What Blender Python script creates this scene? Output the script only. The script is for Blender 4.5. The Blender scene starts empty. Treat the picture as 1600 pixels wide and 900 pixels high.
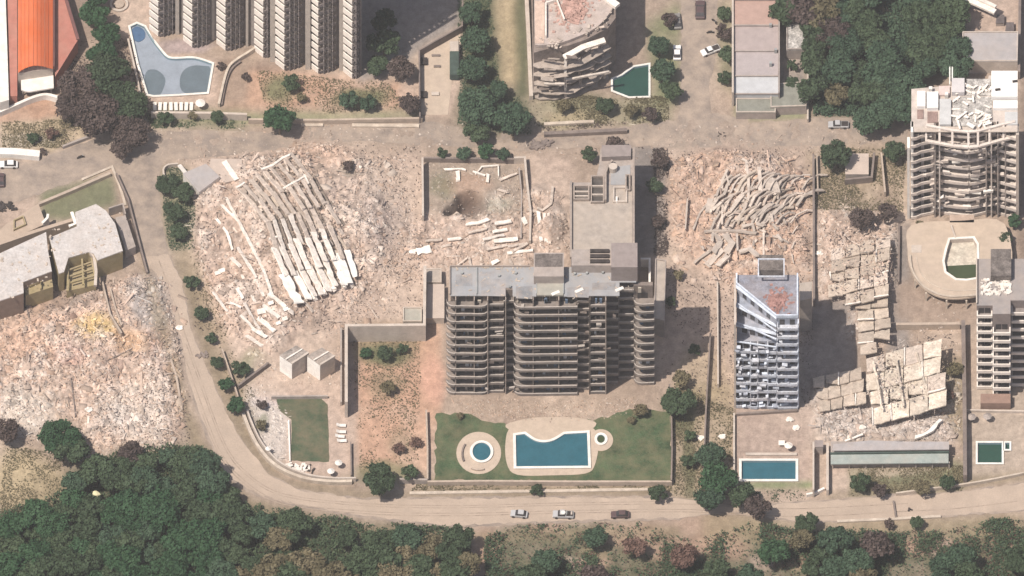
import bpy, bmesh, math, random
import numpy as np
from mathutils import Vector, Matrix, Euler

# ------------------------------------------------------------------ camera
S = 0.15                      # metres per photo pixel (photo is 1600 x 900)
TH = math.radians(38)         # the satellite looks 38 degrees off the vertical
CT, ST = math.cos(TH), math.sin(TH)
scene = bpy.context.scene
COL = scene.collection
cam = bpy.data.objects.new('camera', bpy.data.cameras.new('camera'))
COL.objects.link(cam)
cam.data.type = 'ORTHO'
cam.data.ortho_scale = 1600 * S
cam.data.clip_start = 1.0
cam.data.clip_end = 12000
cam.rotation_euler = (TH, 0, 0)
cam.location = (0, -320 * ST, 320 * CT)
HAZE = 0.00034               # density of the thin air, see the last block
scene.camera = cam

# ------------------------------------------------------------------ light
SUN = Vector((-0.41, -0.32, 1.0)).normalized()
el = math.asin(SUN.z)
az = math.atan2(SUN.x, SUN.y)
w = bpy.data.worlds.new('World')
scene.world = w
w.use_nodes = True
sky = w.node_tree.nodes.new('ShaderNodeTexSky')
sky.sky_type = 'NISHITA'
sky.sun_disc = False
sky.sun_elevation = el
sky.sun_rotation = az
sky.dust_density = 3.0
sky.air_density = 1.0
bg = w.node_tree.nodes['Background']
bg.inputs['Strength'].default_value = 0.078
w.node_tree.links.new(sky.outputs[0], bg.inputs[0])
sl = bpy.data.lights.new('sun', 'SUN')
sl.energy = 4.3
sl.angle = math.radians(0.5)
sl.color = (1.0, 0.91, 0.80)
so = bpy.data.objects.new('sun', sl)
COL.objects.link(so)
so.rotation_euler = (-SUN).to_track_quat('-Z', 'Y').to_euler()
so.location = (-60, -50, 150)
scene.view_settings.view_transform = 'Standard'
scene.view_settings.look = 'None'
scene.view_settings.exposure = 0.30
scene.view_settings.gamma = 1.0
scene.view_settings.use_curve_mapping = False
scene.cycles.max_bounces = 5
scene.cycles.diffuse_bounces = 3
scene.cycles.filter_width = 1.5
scene.render.filter_size = 1.5

rnd = random.Random(7)
rng = np.random.default_rng(11)

# ------------------------------------------------------------------ helpers
def XY(px, py, z=0.0):
    """world x, y of the point of height z that the photo shows at px, py"""
    return ((px - 800) * S, ((450 - py) * S - z * ST) / CT)
def P(px, py, z=0.0):
    x, y = XY(px, py, z)
    return Vector((x, y, z))
def to_px(x, y, z=0.0):
    return (800 + x / S, 450 - (y * CT + z * ST) / S)

def tag(o, label=None, cat=None, group=None, kind=None):
    if label: o['label'] = label
    if cat: o['category'] = cat
    if group: o['group'] = group
    if kind: o['kind'] = kind
    return o

def thing(name, label, cat, loc=(0, 0, 0), group=None, rz=0.0):
    o = bpy.data.objects.new(name, None)
    COL.objects.link(o)
    o.empty_display_size = 0.5
    o.location = loc
    o.rotation_euler = (0, 0, rz)
    return tag(o, label, cat, group)

class MB:
    def __init__(s):
        s.v = []; s.f = []; s.c = []
    def add(s, vs, fs):
        n = len(s.v)
        s.v.extend([tuple(v) for v in vs])
        s.f.extend([tuple(i + n for i in f) for f in fs])
        return s
    def box(s, x0, x1, y0, y1, z0, z1):
        return s.add([(x0, y0, z0), (x1, y0, z0), (x1, y1, z0), (x0, y1, z0),
                      (x0, y0, z1), (x1, y0, z1), (x1, y1, z1), (x0, y1, z1)],
                     [(0, 3, 2, 1), (4, 5, 6, 7), (0, 1, 5, 4), (1, 2, 6, 5), (2, 3, 7, 6), (3, 0, 4, 7)])
    def obox(s, c, ax, ay, az):
        c, ax, ay, az = Vector(c), Vector(ax), Vector(ay), Vector(az)
        vs = [c + i * ax + j * ay + k * az for k in (-1, 1) for (i, j) in ((-1, -1), (1, -1), (1, 1), (-1, 1))]
        return s.add(vs, [(0, 3, 2, 1), (4, 5, 6, 7), (0, 1, 5, 4), (1, 2, 6, 5), (2, 3, 7, 6), (3, 0, 4, 7)])
    def prism(s, poly, z0, z1):
        poly = ccw(poly)
        n = len(poly)
        vs = [(x, y, z0) for x, y in poly] + [(x, y, z1) for x, y in poly]
        fs = [tuple(range(n - 1, -1, -1)), tuple(range(n, 2 * n))]
        fs += [(i, (i + 1) % n, n + (i + 1) % n, n + i) for i in range(n)]
        return s.add(vs, fs)
    def strip(s, path, t, z0, z1, closed=False):
        """a wall of thickness t along a path of (x, y); z0, z1 may be lists"""
        L, R = offset(path, t / 2, closed), offset(path, -t / 2, closed)
        n = len(path)
        Z0 = z0 if isinstance(z0, (list, tuple)) else [z0] * n
        Z1 = z1 if isinstance(z1, (list, tuple)) else [z1] * n
        vs = []
        for i in range(n):
            vs += [(*L[i], Z0[i]), (*R[i], Z0[i]), (*R[i], Z1[i]), (*L[i], Z1[i])]
        fs = []
        for i in range(n if closed else n - 1):
            a, b = 4 * i, 4 * ((i + 1) % n)
            for k in range(4):
                fs.append((a + k, a + (k + 1) % 4, b + (k + 1) % 4, b + k))
        if not closed:
            fs.append((3, 2, 1, 0)); e = 4 * (n - 1); fs.append((e, e + 1, e + 2, e + 3))
        return s.add(vs, fs)
    def beam(s, pts, wd, th, roll=0.0):
        """a slab or beam following 3-D points, wd wide, th thick, rolled about its run"""
        pts = [Vector(p) for p in pts]
        n = len(pts); vs = []
        for i, p in enumerate(pts):
            d = (pts[min(i + 1, n - 1)] - pts[max(i - 1, 0)]).normalized()
            side = d.cross(Vector((0, 0, 1)))
            if side.length < 1e-4: side = Vector((1, 0, 0))
            side.normalize(); up = side.cross(d)
            q = Matrix.Rotation(roll, 3, d)
            side = q @ side; up = q @ up
            for a, b in ((-1, -1), (1, -1), (1, 1), (-1, 1)):
                vs.append(p + side * a * wd / 2 + up * b * th / 2)
        fs = [(3, 2, 1, 0), tuple(4 * (n - 1) + k for k in range(4))]
        for i in range(n - 1):
            for k in range(4):
                a = 4 * i
                fs.append((a + k, a + (k + 1) % 4, a + 4 + (k + 1) % 4, a + 4 + k))
        return s.add(vs, fs)
    def rag(s, pts, wd, th, roll=0.0, step=1.1, rough=.13):
        """a broken slab: like beam, with chipped long edges, sags and ragged ends"""
        pts = [Vector(p) for p in pts]; q = []
        for p0, p1 in zip(pts, pts[1:]):
            k = max(1, int((p1 - p0).length / step))
            q += [p0.lerp(p1, i / k) for i in range(k)]
        q.append(pts[-1]); n = len(q); vs = []
        for i, p in enumerate(q):
            d = (q[min(i + 1, n - 1)] - q[max(i - 1, 0)]).normalized()
            side = d.cross(Vector((0, 0, 1))); side = side.normalized() if side.length > 1e-4 else Vector((1, 0, 0)); up = side.cross(d)
            m_ = Matrix.Rotation(roll + rnd.uniform(-.06, .06), 3, d); side = m_ @ side; up = m_ @ up
            p = p + up * rnd.uniform(-.09, .09)
            e = 0 if 0 < i < n - 1 else 1
            l, r = (wd / 2 * (1 - abs(rnd.gauss(0, rough)) - (rnd.random() < .12) * .3) for _ in (0, 1))
            for a_, b_ in ((-l, -1), (r, -1), (r, 1), (-l, 1)):
                vs.append(p + side * a_ + up * b_ * th / 2 + d * (rnd.uniform(-.3, .3) * e))
        fs = [(3, 2, 1, 0), tuple(4 * (n - 1) + k for k in range(4))]
        for i in range(n - 1):
            for k in range(4):
                o_ = 4 * i; fs.append((o_ + k, o_ + (k + 1) % 4, o_ + 4 + (k + 1) % 4, o_ + 4 + k))
        return s.add(vs, fs)
    def cyl(s, x, y, r, z0, z1, n=14, r2=None):
        r2 = r if r2 is None else r2
        vs = [(x + r * math.cos(2 * math.pi * i / n), y + r * math.sin(2 * math.pi * i / n), z0) for i in range(n)]
        vs += [(x + r2 * math.cos(2 * math.pi * i / n), y + r2 * math.sin(2 * math.pi * i / n), z1) for i in range(n)]
        return s.add(vs, [tuple(range(n - 1, -1, -1)), tuple(range(n, 2 * n))] +
                     [(i, (i + 1) % n, n + (i + 1) % n, n + i) for i in range(n)])
    def build(s, name, m, parent=None, local=False, bevel=0.0):
        me = bpy.data.meshes.new(name)
        off = Vector((0, 0, 0))
        if parent is not None and not local:
            off = parent.location if parent.parent is None else parent.parent.location + parent.location
        me.from_pydata([(a - off.x, b - off.y, c - off.z) for a, b, c in s.v], [], s.f)
        bm = bmesh.new(); bm.from_mesh(me)
        bmesh.ops.recalc_face_normals(bm, faces=bm.faces)
        if bevel:
            bmesh.ops.bevel(bm, geom=bm.edges[:] , offset=bevel, segments=1, affect='EDGES', clamp_overlap=True)
        bm.to_mesh(me); bm.free()
        me.materials.append(m)
        o = bpy.data.objects.new(name, me)
        COL.objects.link(o)
        if parent is not None: o.parent = parent
        return o

def ccw(poly):
    a = sum(p[0] * q[1] - q[0] * p[1] for p, q in zip(poly, poly[1:] + poly[:1]))
    return list(poly) if a > 0 else list(reversed(poly))

def offset(path, d, closed=False):
    n = len(path); out = []
    for i in range(n):
        p = Vector(path[i][:2])
        a = Vector(path[i - 1][:2]) if (closed or i > 0) else None
        b = Vector(path[(i + 1) % n][:2]) if (closed or i < n - 1) else None
        ds = []
        if a is not None and (p - a).length > 1e-6: ds.append((p - a).normalized())
        if b is not None and (b - p).length > 1e-6: ds.append((b - p).normalized())
        ns = [Vector((-q.y, q.x)) for q in ds]
        m = ns[0] if len(ns) == 1 else (ns[0] + ns[1])
        if m.length < 1e-5: m = ns[0]
        m.normalize()
        k = d / max(0.35, m.dot(ns[0]))
        out.append((p.x + m.x * k, p.y + m.y * k))
    return out

def dup(o, loc=None, parent=None, label=None, rz=None):
    c = o.copy(); COL.objects.link(c)
    if parent is not None: c.parent = parent
    if loc is not None: c.location = loc
    if rz is not None: c.rotation_euler = (0, 0, rz)
    if label: c['label'] = label
    for ch in o.children:
        dup(ch, parent=c)
    return c

def pxy(pts, z=0.0):
    return [XY(a, b, z) for a, b in pts]

def smooth_path(pts, k=5, closed=False):
    """Catmull-Rom through points"""
    n = len(pts); out = []
    rngi = range(n if closed else n - 1)
    for i in rngi:
        p0 = pts[(i - 1) % n] if closed or i > 0 else pts[0]
        p1 = pts[i]; p2 = pts[(i + 1) % n]
        p3 = pts[(i + 2) % n] if closed or i < n - 2 else pts[-1]
        for j in range(k):
            t = j / k
            out.append(tuple(0.5 * ((2 * b) + (-a + c) * t + (2 * a - 5 * b + 4 * c - d) * t * t + (-a + 3 * b - 3 * c + d) * t ** 3)
                             for a, b, c, d in zip(p0, p1, p2, p3)))
    if not closed: out.append(tuple(pts[-1]))
    return out

def ellipse(cx, cy, rx, ry, n=32):
    return [(cx + rx * math.cos(2 * math.pi * i / n), cy + ry * math.sin(2 * math.pi * i / n)) for i in range(n)]

# ------------------------------------------------------------------ materials
MATS = {}
def mat(name, col, var=0.25, scale=0.6, fine=6.0, rough=0.9, bump=0.25, dust=0.0, attr=False, objvar=0.0, spec=0.2,
        dustcol=(0.46, 0.37, 0.31), streak=None):
    if name in MATS: return MATS[name]
    m = bpy.data.materials.new(name); m.use_nodes = True
    nt = m.node_tree; N = nt.nodes.new; L = nt.links.new
    b = nt.nodes['Principled BSDF']
    b.inputs['Roughness'].default_value = rough
    b.inputs['Specular IOR Level'].default_value = spec
    geo = N('ShaderNodeNewGeometry')
    pos = geo.outputs['Position']
    if streak:
        mp = N('ShaderNodeMapping'); mp.inputs['Scale'].default_value = streak
        L(pos, mp.inputs['Vector']); pos = mp.outputs[0]
    n1 = N('ShaderNodeTexNoise'); n1.inputs['Scale'].default_value = scale; n1.inputs['Detail'].default_value = 5; n1.inputs['Roughness'].default_value = 0.65
    n2 = N('ShaderNodeTexNoise'); n2.inputs['Scale'].default_value = fine; n2.inputs['Detail'].default_value = 3
    L(pos, n1.inputs['Vector']); L(pos, n2.inputs['Vector'])
    if attr:
        base = N('ShaderNodeAttribute'); base.attribute_name = 'Col'; bc = base.outputs['Color']
    else:
        rgb = N('ShaderNodeRGB'); rgb.outputs[0].default_value = (*col, 1); bc = rgb.outputs[0]
    # brightness factor 1 +- var
    def rampmul(src, a, c):
        mr = N('ShaderNodeMapRange'); mr.inputs['From Min'].default_value = 0.3; mr.inputs['From Max'].default_value = 0.7
        mr.inputs['To Min'].default_value = a; mr.inputs['To Max'].default_value = c
        L(src, mr.inputs['Value']); return mr.outputs[0]
    f1 = rampmul(n1.outputs['Fac'], 1 - var, 1 + var)
    f2 = rampmul(n2.outputs['Fac'], 1 - var * 0.6, 1 + var * 0.6)
    mu = N('ShaderNodeMath'); mu.operation = 'MULTIPLY'; L(f1, mu.inputs[0]); L(f2, mu.inputs[1])
    last = mu.outputs[0]
    if objvar:
        oi = N('ShaderNodeObjectInfo')
        mr = N('ShaderNodeMapRange'); mr.inputs['To Min'].default_value = 1 - objvar; mr.inputs['To Max'].default_value = 1 + objvar
        L(oi.outputs['Random'], mr.inputs['Value'])
        m2 = N('ShaderNodeMath'); m2.operation = 'MULTIPLY'; L(last, m2.inputs[0]); L(mr.outputs[0], m2.inputs[1]); last = m2.outputs[0]
    vm = N('ShaderNodeVectorMath'); vm.operation = 'SCALE'; L(bc, vm.inputs[0]); L(last, vm.inputs['Scale'])
    cout = vm.outputs[0]
    if dust > 0:
        n3 = N('ShaderNodeTexNoise'); n3.inputs['Scale'].default_value = 0.22; n3.inputs['Detail'].default_value = 7; n3.inputs['Roughness'].default_value = 0.7
        L(geo.outputs['Position'], n3.inputs['Vector'])
        mr = N('ShaderNodeMapRange'); mr.inputs['From Min'].default_value = 0.38; mr.inputs['From Max'].default_value = 0.68
        mr.inputs['To Min'].default_value = 0; mr.inputs['To Max'].default_value = dust
        L(n3.outputs['Fac'], mr.inputs['Value'])
        mx = N('ShaderNodeMix'); mx.data_type = 'RGBA'
        L(mr.outputs[0], mx.inputs['Factor']); L(cout, mx.inputs[6]); mx.inputs[7].default_value = (*dustcol, 1)
        cout = mx.outputs[2]
    L(cout, b.inputs['Base Color'])
    if bump:
        bp = N('ShaderNodeBump'); bp.inputs['Strength'].default_value = bump; bp.inputs['Distance'].default_value = 0.15
        L(n2.outputs['Fac'], bp.inputs['Height']); L(bp.outputs[0], b.inputs['Normal'])
    MATS[name] = m
    return m

def water_mat(name, col, rough=0.12):
    m = mat(name, col, var=0.12, scale=0.35, fine=3.0, rough=rough, bump=0.0, spec=0.5)
    return m

M_ground = mat('ground_soil', (0, 0, 0), var=0.20, scale=0.5, fine=2.6, bump=0.5, attr=True)
M_rubble = mat('rubble_chunks', (0, 0, 0), var=0.15, scale=2.0, fine=6, bump=0.2, attr=True)
M_road = mat('dusty_asphalt', (0.235, 0.195, 0.170), var=0.16, scale=0.16, fine=2.5, bump=0.35, dust=0.9, dustcol=(0.42, 0.335, 0.27))
M_conc = mat('pale_concrete', (0.50, 0.44, 0.39), var=0.18, dust=0.4)
M_concd = mat('grey_concrete', (0.33, 0.29, 0.27), var=0.22, dust=0.3)
M_slab = mat('broken_slab', (0.56, 0.48, 0.42), var=0.34, scale=0.9, fine=4, bump=0.4, objvar=0.14, dust=0.35)
M_slabw = mat('white_slab', (0.80, 0.74, 0.68), var=0.22, scale=0.9, fine=4, bump=0.5, objvar=0.1, dust=.25)
M_slabt = mat('tan_slab', (0.47, 0.40, 0.335), var=0.28, scale=0.7, fine=3, bump=0.6, objvar=0.16, dust=0.5)
M_white = mat('white_paint', (0.76, 0.73, 0.69), var=0.12, dust=0.25, bump=0.1)
M_kerb = mat('kerb_stone', (0.52, 0.45, 0.38), var=0.25, dust=0.7, dustcol=(.38,.31,.25))
M_win = mat('dark_window', (0.045, 0.042, 0.045), var=0.3, rough=0.25, bump=0, spec=0.5)
M_facade = mat('brown_facade', (0.17, 0.142, 0.13), var=0.22, dust=0.35)
M_bal = mat('balcony_concrete', (0.30, 0.255, 0.228), var=0.22, scale=1.2, dust=0.45)
M_roofb = mat('blue_grey_roof', (0.30, 0.31, 0.33), var=0.12, scale=0.3, dust=0.45, dustcol=(0.40, 0.35, 0.31))
M_metal = mat('grey_metal', (0.30, 0.31, 0.31), var=0.2, rough=0.6, bump=0.0)
M_wood = mat('tan_deck', (0.47, 0.385, 0.31), var=0.14, scale=0.5, dust=0.4)
M_grass = mat('lawn_grass', (0.055, 0.088, 0.044), var=0.45, scale=0.2, fine=3.0, bump=0.8, dust=0.95, dustcol=(0.155, 0.145, 0.085))
M_bright = mat('clean_white_wall', (0.86, 0.83, 0.79), var=0.14, fine=4, bump=0.1)
M_cap = mat('balcony_cap', (0.39, 0.355, 0.33), var=0.25, dust=0.3)
M_bark = mat('bark', (0.13, 0.10, 0.075), var=0.3)
M_dark = mat('charred_dark', (0.05, 0.042, 0.04), var=0.4)

# ------------------------------------------------------------------ noise fields on the photo-pixel grid
STEP = 2.5
gx = np.arange(-160, 1760 + STEP, STEP); gy = np.arange(-260, 1120 + STEP, STEP)
GX, GY = np.meshgrid(gx, gy)
NY, NX = GX.shape
def value_noise(cell, seed):
    r = np.random.default_rng(seed)
    ny, nx = int((gy[-1] - gy[0]) / cell) + 3, int((gx[-1] - gx[0]) / cell) + 3
    t = r.random((ny, nx))
    fy = (gy - gy[0]) / cell; fx = (gx - gx[0]) / cell
    iy = fy.astype(int); ix = fx.astype(int)
    ty = fy - iy; tx = fx - ix
    ty = (ty * ty * (3 - 2 * ty))[:, None]; tx = (tx * tx * (3 - 2 * tx))[None, :]
    a = t[np.ix_(iy, ix)]; b = t[np.ix_(iy, ix + 1)]; c = t[np.ix_(iy + 1, ix)]; d = t[np.ix_(iy + 1, ix + 1)]
    return (a * (1 - tx) + b * tx) * (1 - ty) + (c * (1 - tx) + d * tx) * ty
def fract(cell, seed, octv=5, gain=0.55):
    s = 0; amp = 1; tot = 0
    for k in range(octv):
        s = s + value_noise(max(cell / 2 ** k, STEP), seed + k) * amp; tot += amp; amp *= gain
    return s / tot
N_big = fract(120, 1); N_mid = fract(40, 21); N_fine = fract(12, 41, 3, 0.8)
WX = (fract(45, 61, 4, 0.6) - 0.5) * 2; WY = (fract(45, 81, 4, 0.6) - 0.5) * 2

def inside(poly, X, Y):
    r = np.zeros(X.shape, bool)
    n = len(poly)
    for i in range(n):
        x0, y0 = poly[i]; x1, y1 = poly[(i + 1) % n]
        if y0 == y1: continue
        c = ((y0 > Y) != (y1 > Y)) & (X < (x1 - x0) * (Y - y0) / (y1 - y0) + x0)
        r ^= c
    return r
def blur(a, k):
    for ax in (0, 1):
        for _ in range(2):
            c = np.cumsum(np.concatenate([np.repeat(a.take([0], ax), k + 1, ax), a, np.repeat(a.take([-1], ax), k, ax)], ax), ax)
            n = a.shape[ax]
            a = (c.take(np.arange(2 * k + 1, 2 * k + 1 + n), ax) - c.take(np.arange(0, n), ax)) / (2 * k + 1)
    return a
def mask(poly, warp=8.0, soft=1):
    m = inside(poly, GX + WX * warp, GY + WY * warp).astype(np.float32)
    return blur(m, soft) if soft else m
# ------------------------------------------------------------------ the ground: colour (what lies there, plus painted cast shadows) and relief
C_sand = np.array((0.385, 0.300, 0.242)); C_dust = np.array((0.51, 0.395, 0.33)); C_pink = np.array((0.52, 0.355, 0.27))
C_grey = np.array((0.44, 0.38, 0.345)); C_white = np.array((0.70, 0.64, 0.60)); C_wood = np.array((0.055, 0.062, 0.036))
C_green = np.array((0.14, 0.165, 0.085)); C_dry = np.array((0.36, 0.29, 0.19)); C_orange = np.array((0.50, 0.315, 0.225))
C_brown = np.array((0.20, 0.15, 0.125)); C_gravel_shade = np.array((0.33, 0.30, 0.29))

GC = np.zeros((NY, NX, 3)); GC[:] = C_sand
GH = np.zeros((NY, NX))
_t = (N_big - 0.5)[..., None] * 2
GC = GC * (1 + 0.20 * _t) 
_t = np.clip((N_mid - 0.55) * 5, 0, 1)[..., None]
GC = GC * (1 - 0.35 * _t) + C_brown * 0.35 * _t
def paint(poly, col, k=1.0, warp=8, soft=2, vary=0.6):
    global GC
    m = mask(poly, warp, soft) * k
    if vary: m = m * np.clip(1 - vary + vary * 2.4 * N_mid, 0, 1)
    m = m[..., None]
    GC = GC * (1 - m) + np.asarray(col) * m
def blob(cx, cy, rx, ry, col, k=0.8, warp=12):
    global GC
    d = ((GX + WX * warp - cx) / rx) ** 2 + ((GY + WY * warp - cy) / ry) ** 2
    m = (np.clip(1.25 - d, 0, 1) * k)[..., None]
    GC = GC * (1 - m) + np.asarray(col) * m
def relief(poly, h, rough, warp=8, soft=4):
    global GH
    m = mask(poly, warp, soft)
    GH = GH + m * (h + rough * (N_mid - 0.5) * 2.6 + rough * 0.5 * (N_fine - 0.5) * 2)

WOOD_SW = [(-160, 810), (0, 800), (50, 790), (95, 765), (115, 725), (140, 715), (170, 715), (230, 700), (300, 700), (345, 715), (345, 745), (390, 790), (440, 800), (510, 812), (560, 818), (720, 825), (735, 850), (735, 1120), (-160, 1120)]
WOOD_S = [(760, 835), (860, 815), (1000, 820), (1100, 850), (1170, 815), (1260, 825), (1400, 838), (1560, 812), (1760, 810), (1760, 1120), (735, 1120)]
WOOD_NE = [(1225, -260), (1495, -260), (1500, 100), (1420, 120), (1425, 188), (1270, 188), (1258, 30), (1225, 25)]
SITES = {
 'west':   [(-60, 480), (40, 495), (115, 470), (200, 432), (262, 440), (282, 560), (296, 640), (270, 700), (150, 715), (100, 650), (-60, 660)],
 'fallen': [(300, 285), (380, 250), (470, 222), (560, 235), (600, 330), (600, 420), (560, 470), (500, 500), (430, 545), (385, 560), (330, 470), (295, 380)],
 'yard':   [(640, 345), (700, 330), (800, 300), (885, 300), (888, 405), (700, 425), (640, 420)],
 'east':   [(1045, 260), (1120, 240), (1230, 255), (1265, 300), (1265, 440), (1240, 400), (1150, 460), (1060, 400)],
 'slabs':  [(1278, 330), (1330, 310), (1398, 330), (1400, 400), (1385, 540), (1330, 540), (1330, 470), (1280, 470)],
 'slope':  [(1272, 590), (1500, 590), (1495, 685), (1275, 690)],
}
for k_, (c_, h_, r_) in {'west': (C_dust, 1.2, 1.3), 'fallen': (C_dust, 1.4, 1.0), 'yard': (C_dust, 1.2, 1.0), 'east': (C_pink * 1.02, 1.8, 1.4),
                         'slabs': (C_dust, 1.2, 0.9), 'slope': (C_grey * 1.1, 1.0, 0.9)}.items():
    paint(SITES[k_], c_, 0.95, 16, 4, 0.35)
    relief(SITES[k_], h_, r_)
# wide dusting between the sites
paint([(300, 225), (660, 235), (700, 420), (660, 510), (540, 510), (480, 560), (380, 600), (300, 400)], C_dust, 0.7, 20, 4)
paint([(1020, 190), (1280, 235), (1290, 640), (1150, 640), (1040, 640), (1030, 480)], C_dust * 0.95, 0.5, 14, 4)
relief([(320, 300), (620, 260), (640, 450), (480, 545), (380, 560)], 0.4, 0.7)
# coloured patches
blob(90, 530, 90, 60, C_pink * 1.05, 0.6); blob(150, 515, 40, 24, (0.62, 0.46, 0.20), 0.8); blob(200, 535, 40, 18, (0.60, 0.38, 0.22), 0.6)
blob(60, 470, 60, 20, C_pink * .9, .5); blob(250, 545, 24, 40, (0.30, 0.23, 0.22), .6); blob(15, 550, 26, 40, C_pink * 1.15, .5); blob(110, 560, 26, 20, (0.44, .27, .25), .5); blob(130, 480, 40, 14, (0.60, .47, .40), .5); blob(215, 600, 40, 18, (.58, .37, .26), .5)
blob(120, 470, 50, 12, (.22, .17, .14), .6); blob(50, 560, 40, 50, C_pink, 0.4)
blob(40, 640, 55, 42, (0.60, 0.53, 0.47), 0.8); blob(215, 640, 60, 55, (0.58, 0.50, 0.44), 0.8); blob(195, 660, 36, 30, C_white * 0.85, 0.6)
paint([(200, 440), (255, 435), (272, 500), (235, 520), (205, 490)], C_gravel_shade * 1.15, 0.95, 6, 2, 0.2)
blob(600, 350, 45, 60, (0.27, 0.235, 0.235), 0.5); blob(640, 400, 40, 40, C_pink * 0.8, 0.5); blob(560, 300, 60, 50, C_grey, 0.4)
blob(480, 240, 90, 22, C_pink, 0.45); blob(545, 265, 14, 12, (0.2, 0.19, 0.15), 0.7); blob(480, 500, 40, 20, C_brown, 0.5)
blob(340, 480, 40, 60, C_pink * 1.1, 0.45); blob(395, 570, 30, 25, C_green * 1.2, 0.6)
paint([(560, 510), (690, 505), (690, 640), (668, 740), (560, 745), (555, 640)], C_orange, 0.92, 6, 2, 0.15)
paint([(548, 508), (660, 508), (655, 545), (640, 570), (560, 560)], C_dry * 0.72, 0.85, 8, 3, 0.2)
blob(600, 552, 48, 22, C_green * 0.85, 0.85); blob(605, 602, 32, 26, C_dry * 0.65, 0.6); blob(625, 695, 26, 26, C_dry * 0.7, 0.5); blob(595, 740, 60, 20, C_green, 0.7)
blob(680, 595, 22, 45, (0.60, 0.35, 0.27), 0.6)
# garden strips, and cast shadows painted as darker ground
paint([(1050, 600), (1150, 600), (1150, 780), (1040, 780)], C_dry * 0.85, 0.7, 6, 2)
blob(1095, 590, 50, 60, C_dry, 0.5); blob(1062, 640, 30, 40, C_green * 0.8, 0.8); blob(1078, 720, 14, 60, C_green * 0.7, 0.7)
paint([(1325, 725), (1505, 725), (1500, 770), (1325, 778)], C_green * 1.1, 0.8, 10, 3); blob(1400, 735, 80, 14, C_dust, 0.5)
paint([(660, 745), (1050, 745), (1050, 772), (660, 772)], C_dry * 0.65, 0.7, 4, 2)
paint([(380, 178), (660, 170), (660, 186), (380, 192)], C_green * 1.6, 0.7, 3, 2)
paint([(350, 100), (660, 130), (660, 172), (345, 172)], C_orange * 0.95, 0.8, 8, 3); blob(440, 140, 30, 24, C_green, 0.8); blob(560, 155, 50, 18, C_green, 0.85)
blob(420, 105, 40, 12, C_brown, 0.5); blob(640, 150, 22, 30, C_dust, 0.6)
paint([(228, 165), (385, 172), (385, 200), (240, 202)], C_green * 1.1, 0.75, 5, 3)
paint([(180, 0), (240, 0), (235, 40), (262, 90), (340, 90), (350, 165), (225, 165), (205, 60), (180, 40)], C_dust * 0.98, 0.85, 2, 2, 0.2)
blob(290, 75, 50, 12, (0.38, 0.31, 0.33), 0.6)
paint([(340, 110), (392, 80), (385, 165), (342, 165)], C_sand * 0.8, 0.8, 4, 2)
paint([(720, -260), (770, -260), (775, 120), (830, 150), (830, 215), (715, 215), (725, 100)], C_wood * 1.8, 0.9, 10, 4)
paint([(765, -260), (818, -260), (818, 130), (775, 130)], C_dry * 1.1, 0.95, 8, 3, 0.3)
paint([(803, -260), (824, -260), (828, 150), (806, 150)], C_green * .6, .85, 4, 2, .3)
paint([(718, -260), (772, -260), (778, 150), (720, 150)], C_green * .6, .8, 8, 3, .3)
paint([(0, 186), (130, 180), (140, 215), (75, 240), (0, 232)], C_dry * 1.15, 0.9, 4, 2, 0.3); blob(45, 220, 50, 14, (0.45, 0.44, 0.40), 0.5)
paint([(-160, 178), (75, 148), (95, 180), (60, 188), (-160, 200)], C_orange * 0.85, 0.95, 1, 1, 0.15)
paint([(85, -260), (180, -260), (180, 60), (130, 60), (85, 150)], C_brown * 1.4, 0.7, 4, 3)
paint([(246, 262), (300, 262), (300, 390), (262, 390)], C_green, 0.7, 6, 3); paint([(262, 390), (300, 390), (398, 640), (372, 640)], C_dry * 0.8, 0.6, 5, 2)
paint([(830, 155), (1040, 150), (1045, 200), (835, 200)], C_green * 1.3, 0.55, 14, 3); blob(890, 185, 45, 14, C_dry * 1.2, 0.6)
paint([(1010, 40), (1062, 0), (1065, 160), (1025, 165)], C_green * 1.2, 0.8, 6, 3)
paint([(985, 225), (1040, 225), (1040, 400), (985, 400)], C_gravel_shade * 0.6, 0.85, 4, 2)  # annex's cast shadow painted into the ground colour
paint([(1148, 150), (1258, 150), (1258, 190), (1148, 188)], C_green * 1.5, 0.8, 2, 2)
paint([(1120, 0), (1148, 0), (1148, 150), (1122, 130)], C_green, 0.6, 6, 3); paint([(1215, 0), (1262, 0), (1262, 150), (1215, 150)], C_gravel_shade * 0.8, 0.8, 3, 2)
paint([(1260, 235), (1420, 225), (1420, 330), (1270, 330)], C_dry * 0.85, 0.55, 8, 3)
blob(1345, 345, 40, 18, C_brown, 0.7); blob(1390, 320, 22, 40, C_brown, 0.5)
paint([(1392, 370), (1424, 345), (1420, 560), (1385, 560)], C_gravel_shade * 0.75, 0.8, 4, 2)
paint([(1250, 470), (1340, 470), (1340, 610), (1250, 640)], C_gravel_shade * 0.7, 0.75, 4, 2)  # blue-grey tower's cast shadow painted onto the ground
paint([(1400, 440), (1530, 450), (1530, 510), (1400, 500)], (0.34, 0.26, 0.21), 0.9, 4, 2)
paint([(1460, 560), (1508, 560), (1508, 700), (1470, 650)], C_dry * 0.75, 0.8, 5, 2)
paint([(1500, -260), (1595, -260), (1595, 110), (1500, 110)], C_dust * 0.9, 0.85, 2, 2, 0.2); paint([(1595, 0), (1760, 0), (1760, 420), (1593, 420)], C_brown, 0.8, 4, 2)  # second patch paints the white tower's east shadow as dark brown ground
paint([(655, 78), (722, 38), (722, 120), (700, 182), (656, 180)], C_dust * 0.93, 0.95, 0, 1, 0.1)
paint([(560, -260), (720, -260), (720, 40), (655, 78), (620, 110), (560, 130)], C_gravel_shade * 0.75, 0.9, 3, 2, 0.3)  # saw-toothed hotel's cast shadow painted as dark ground
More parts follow.
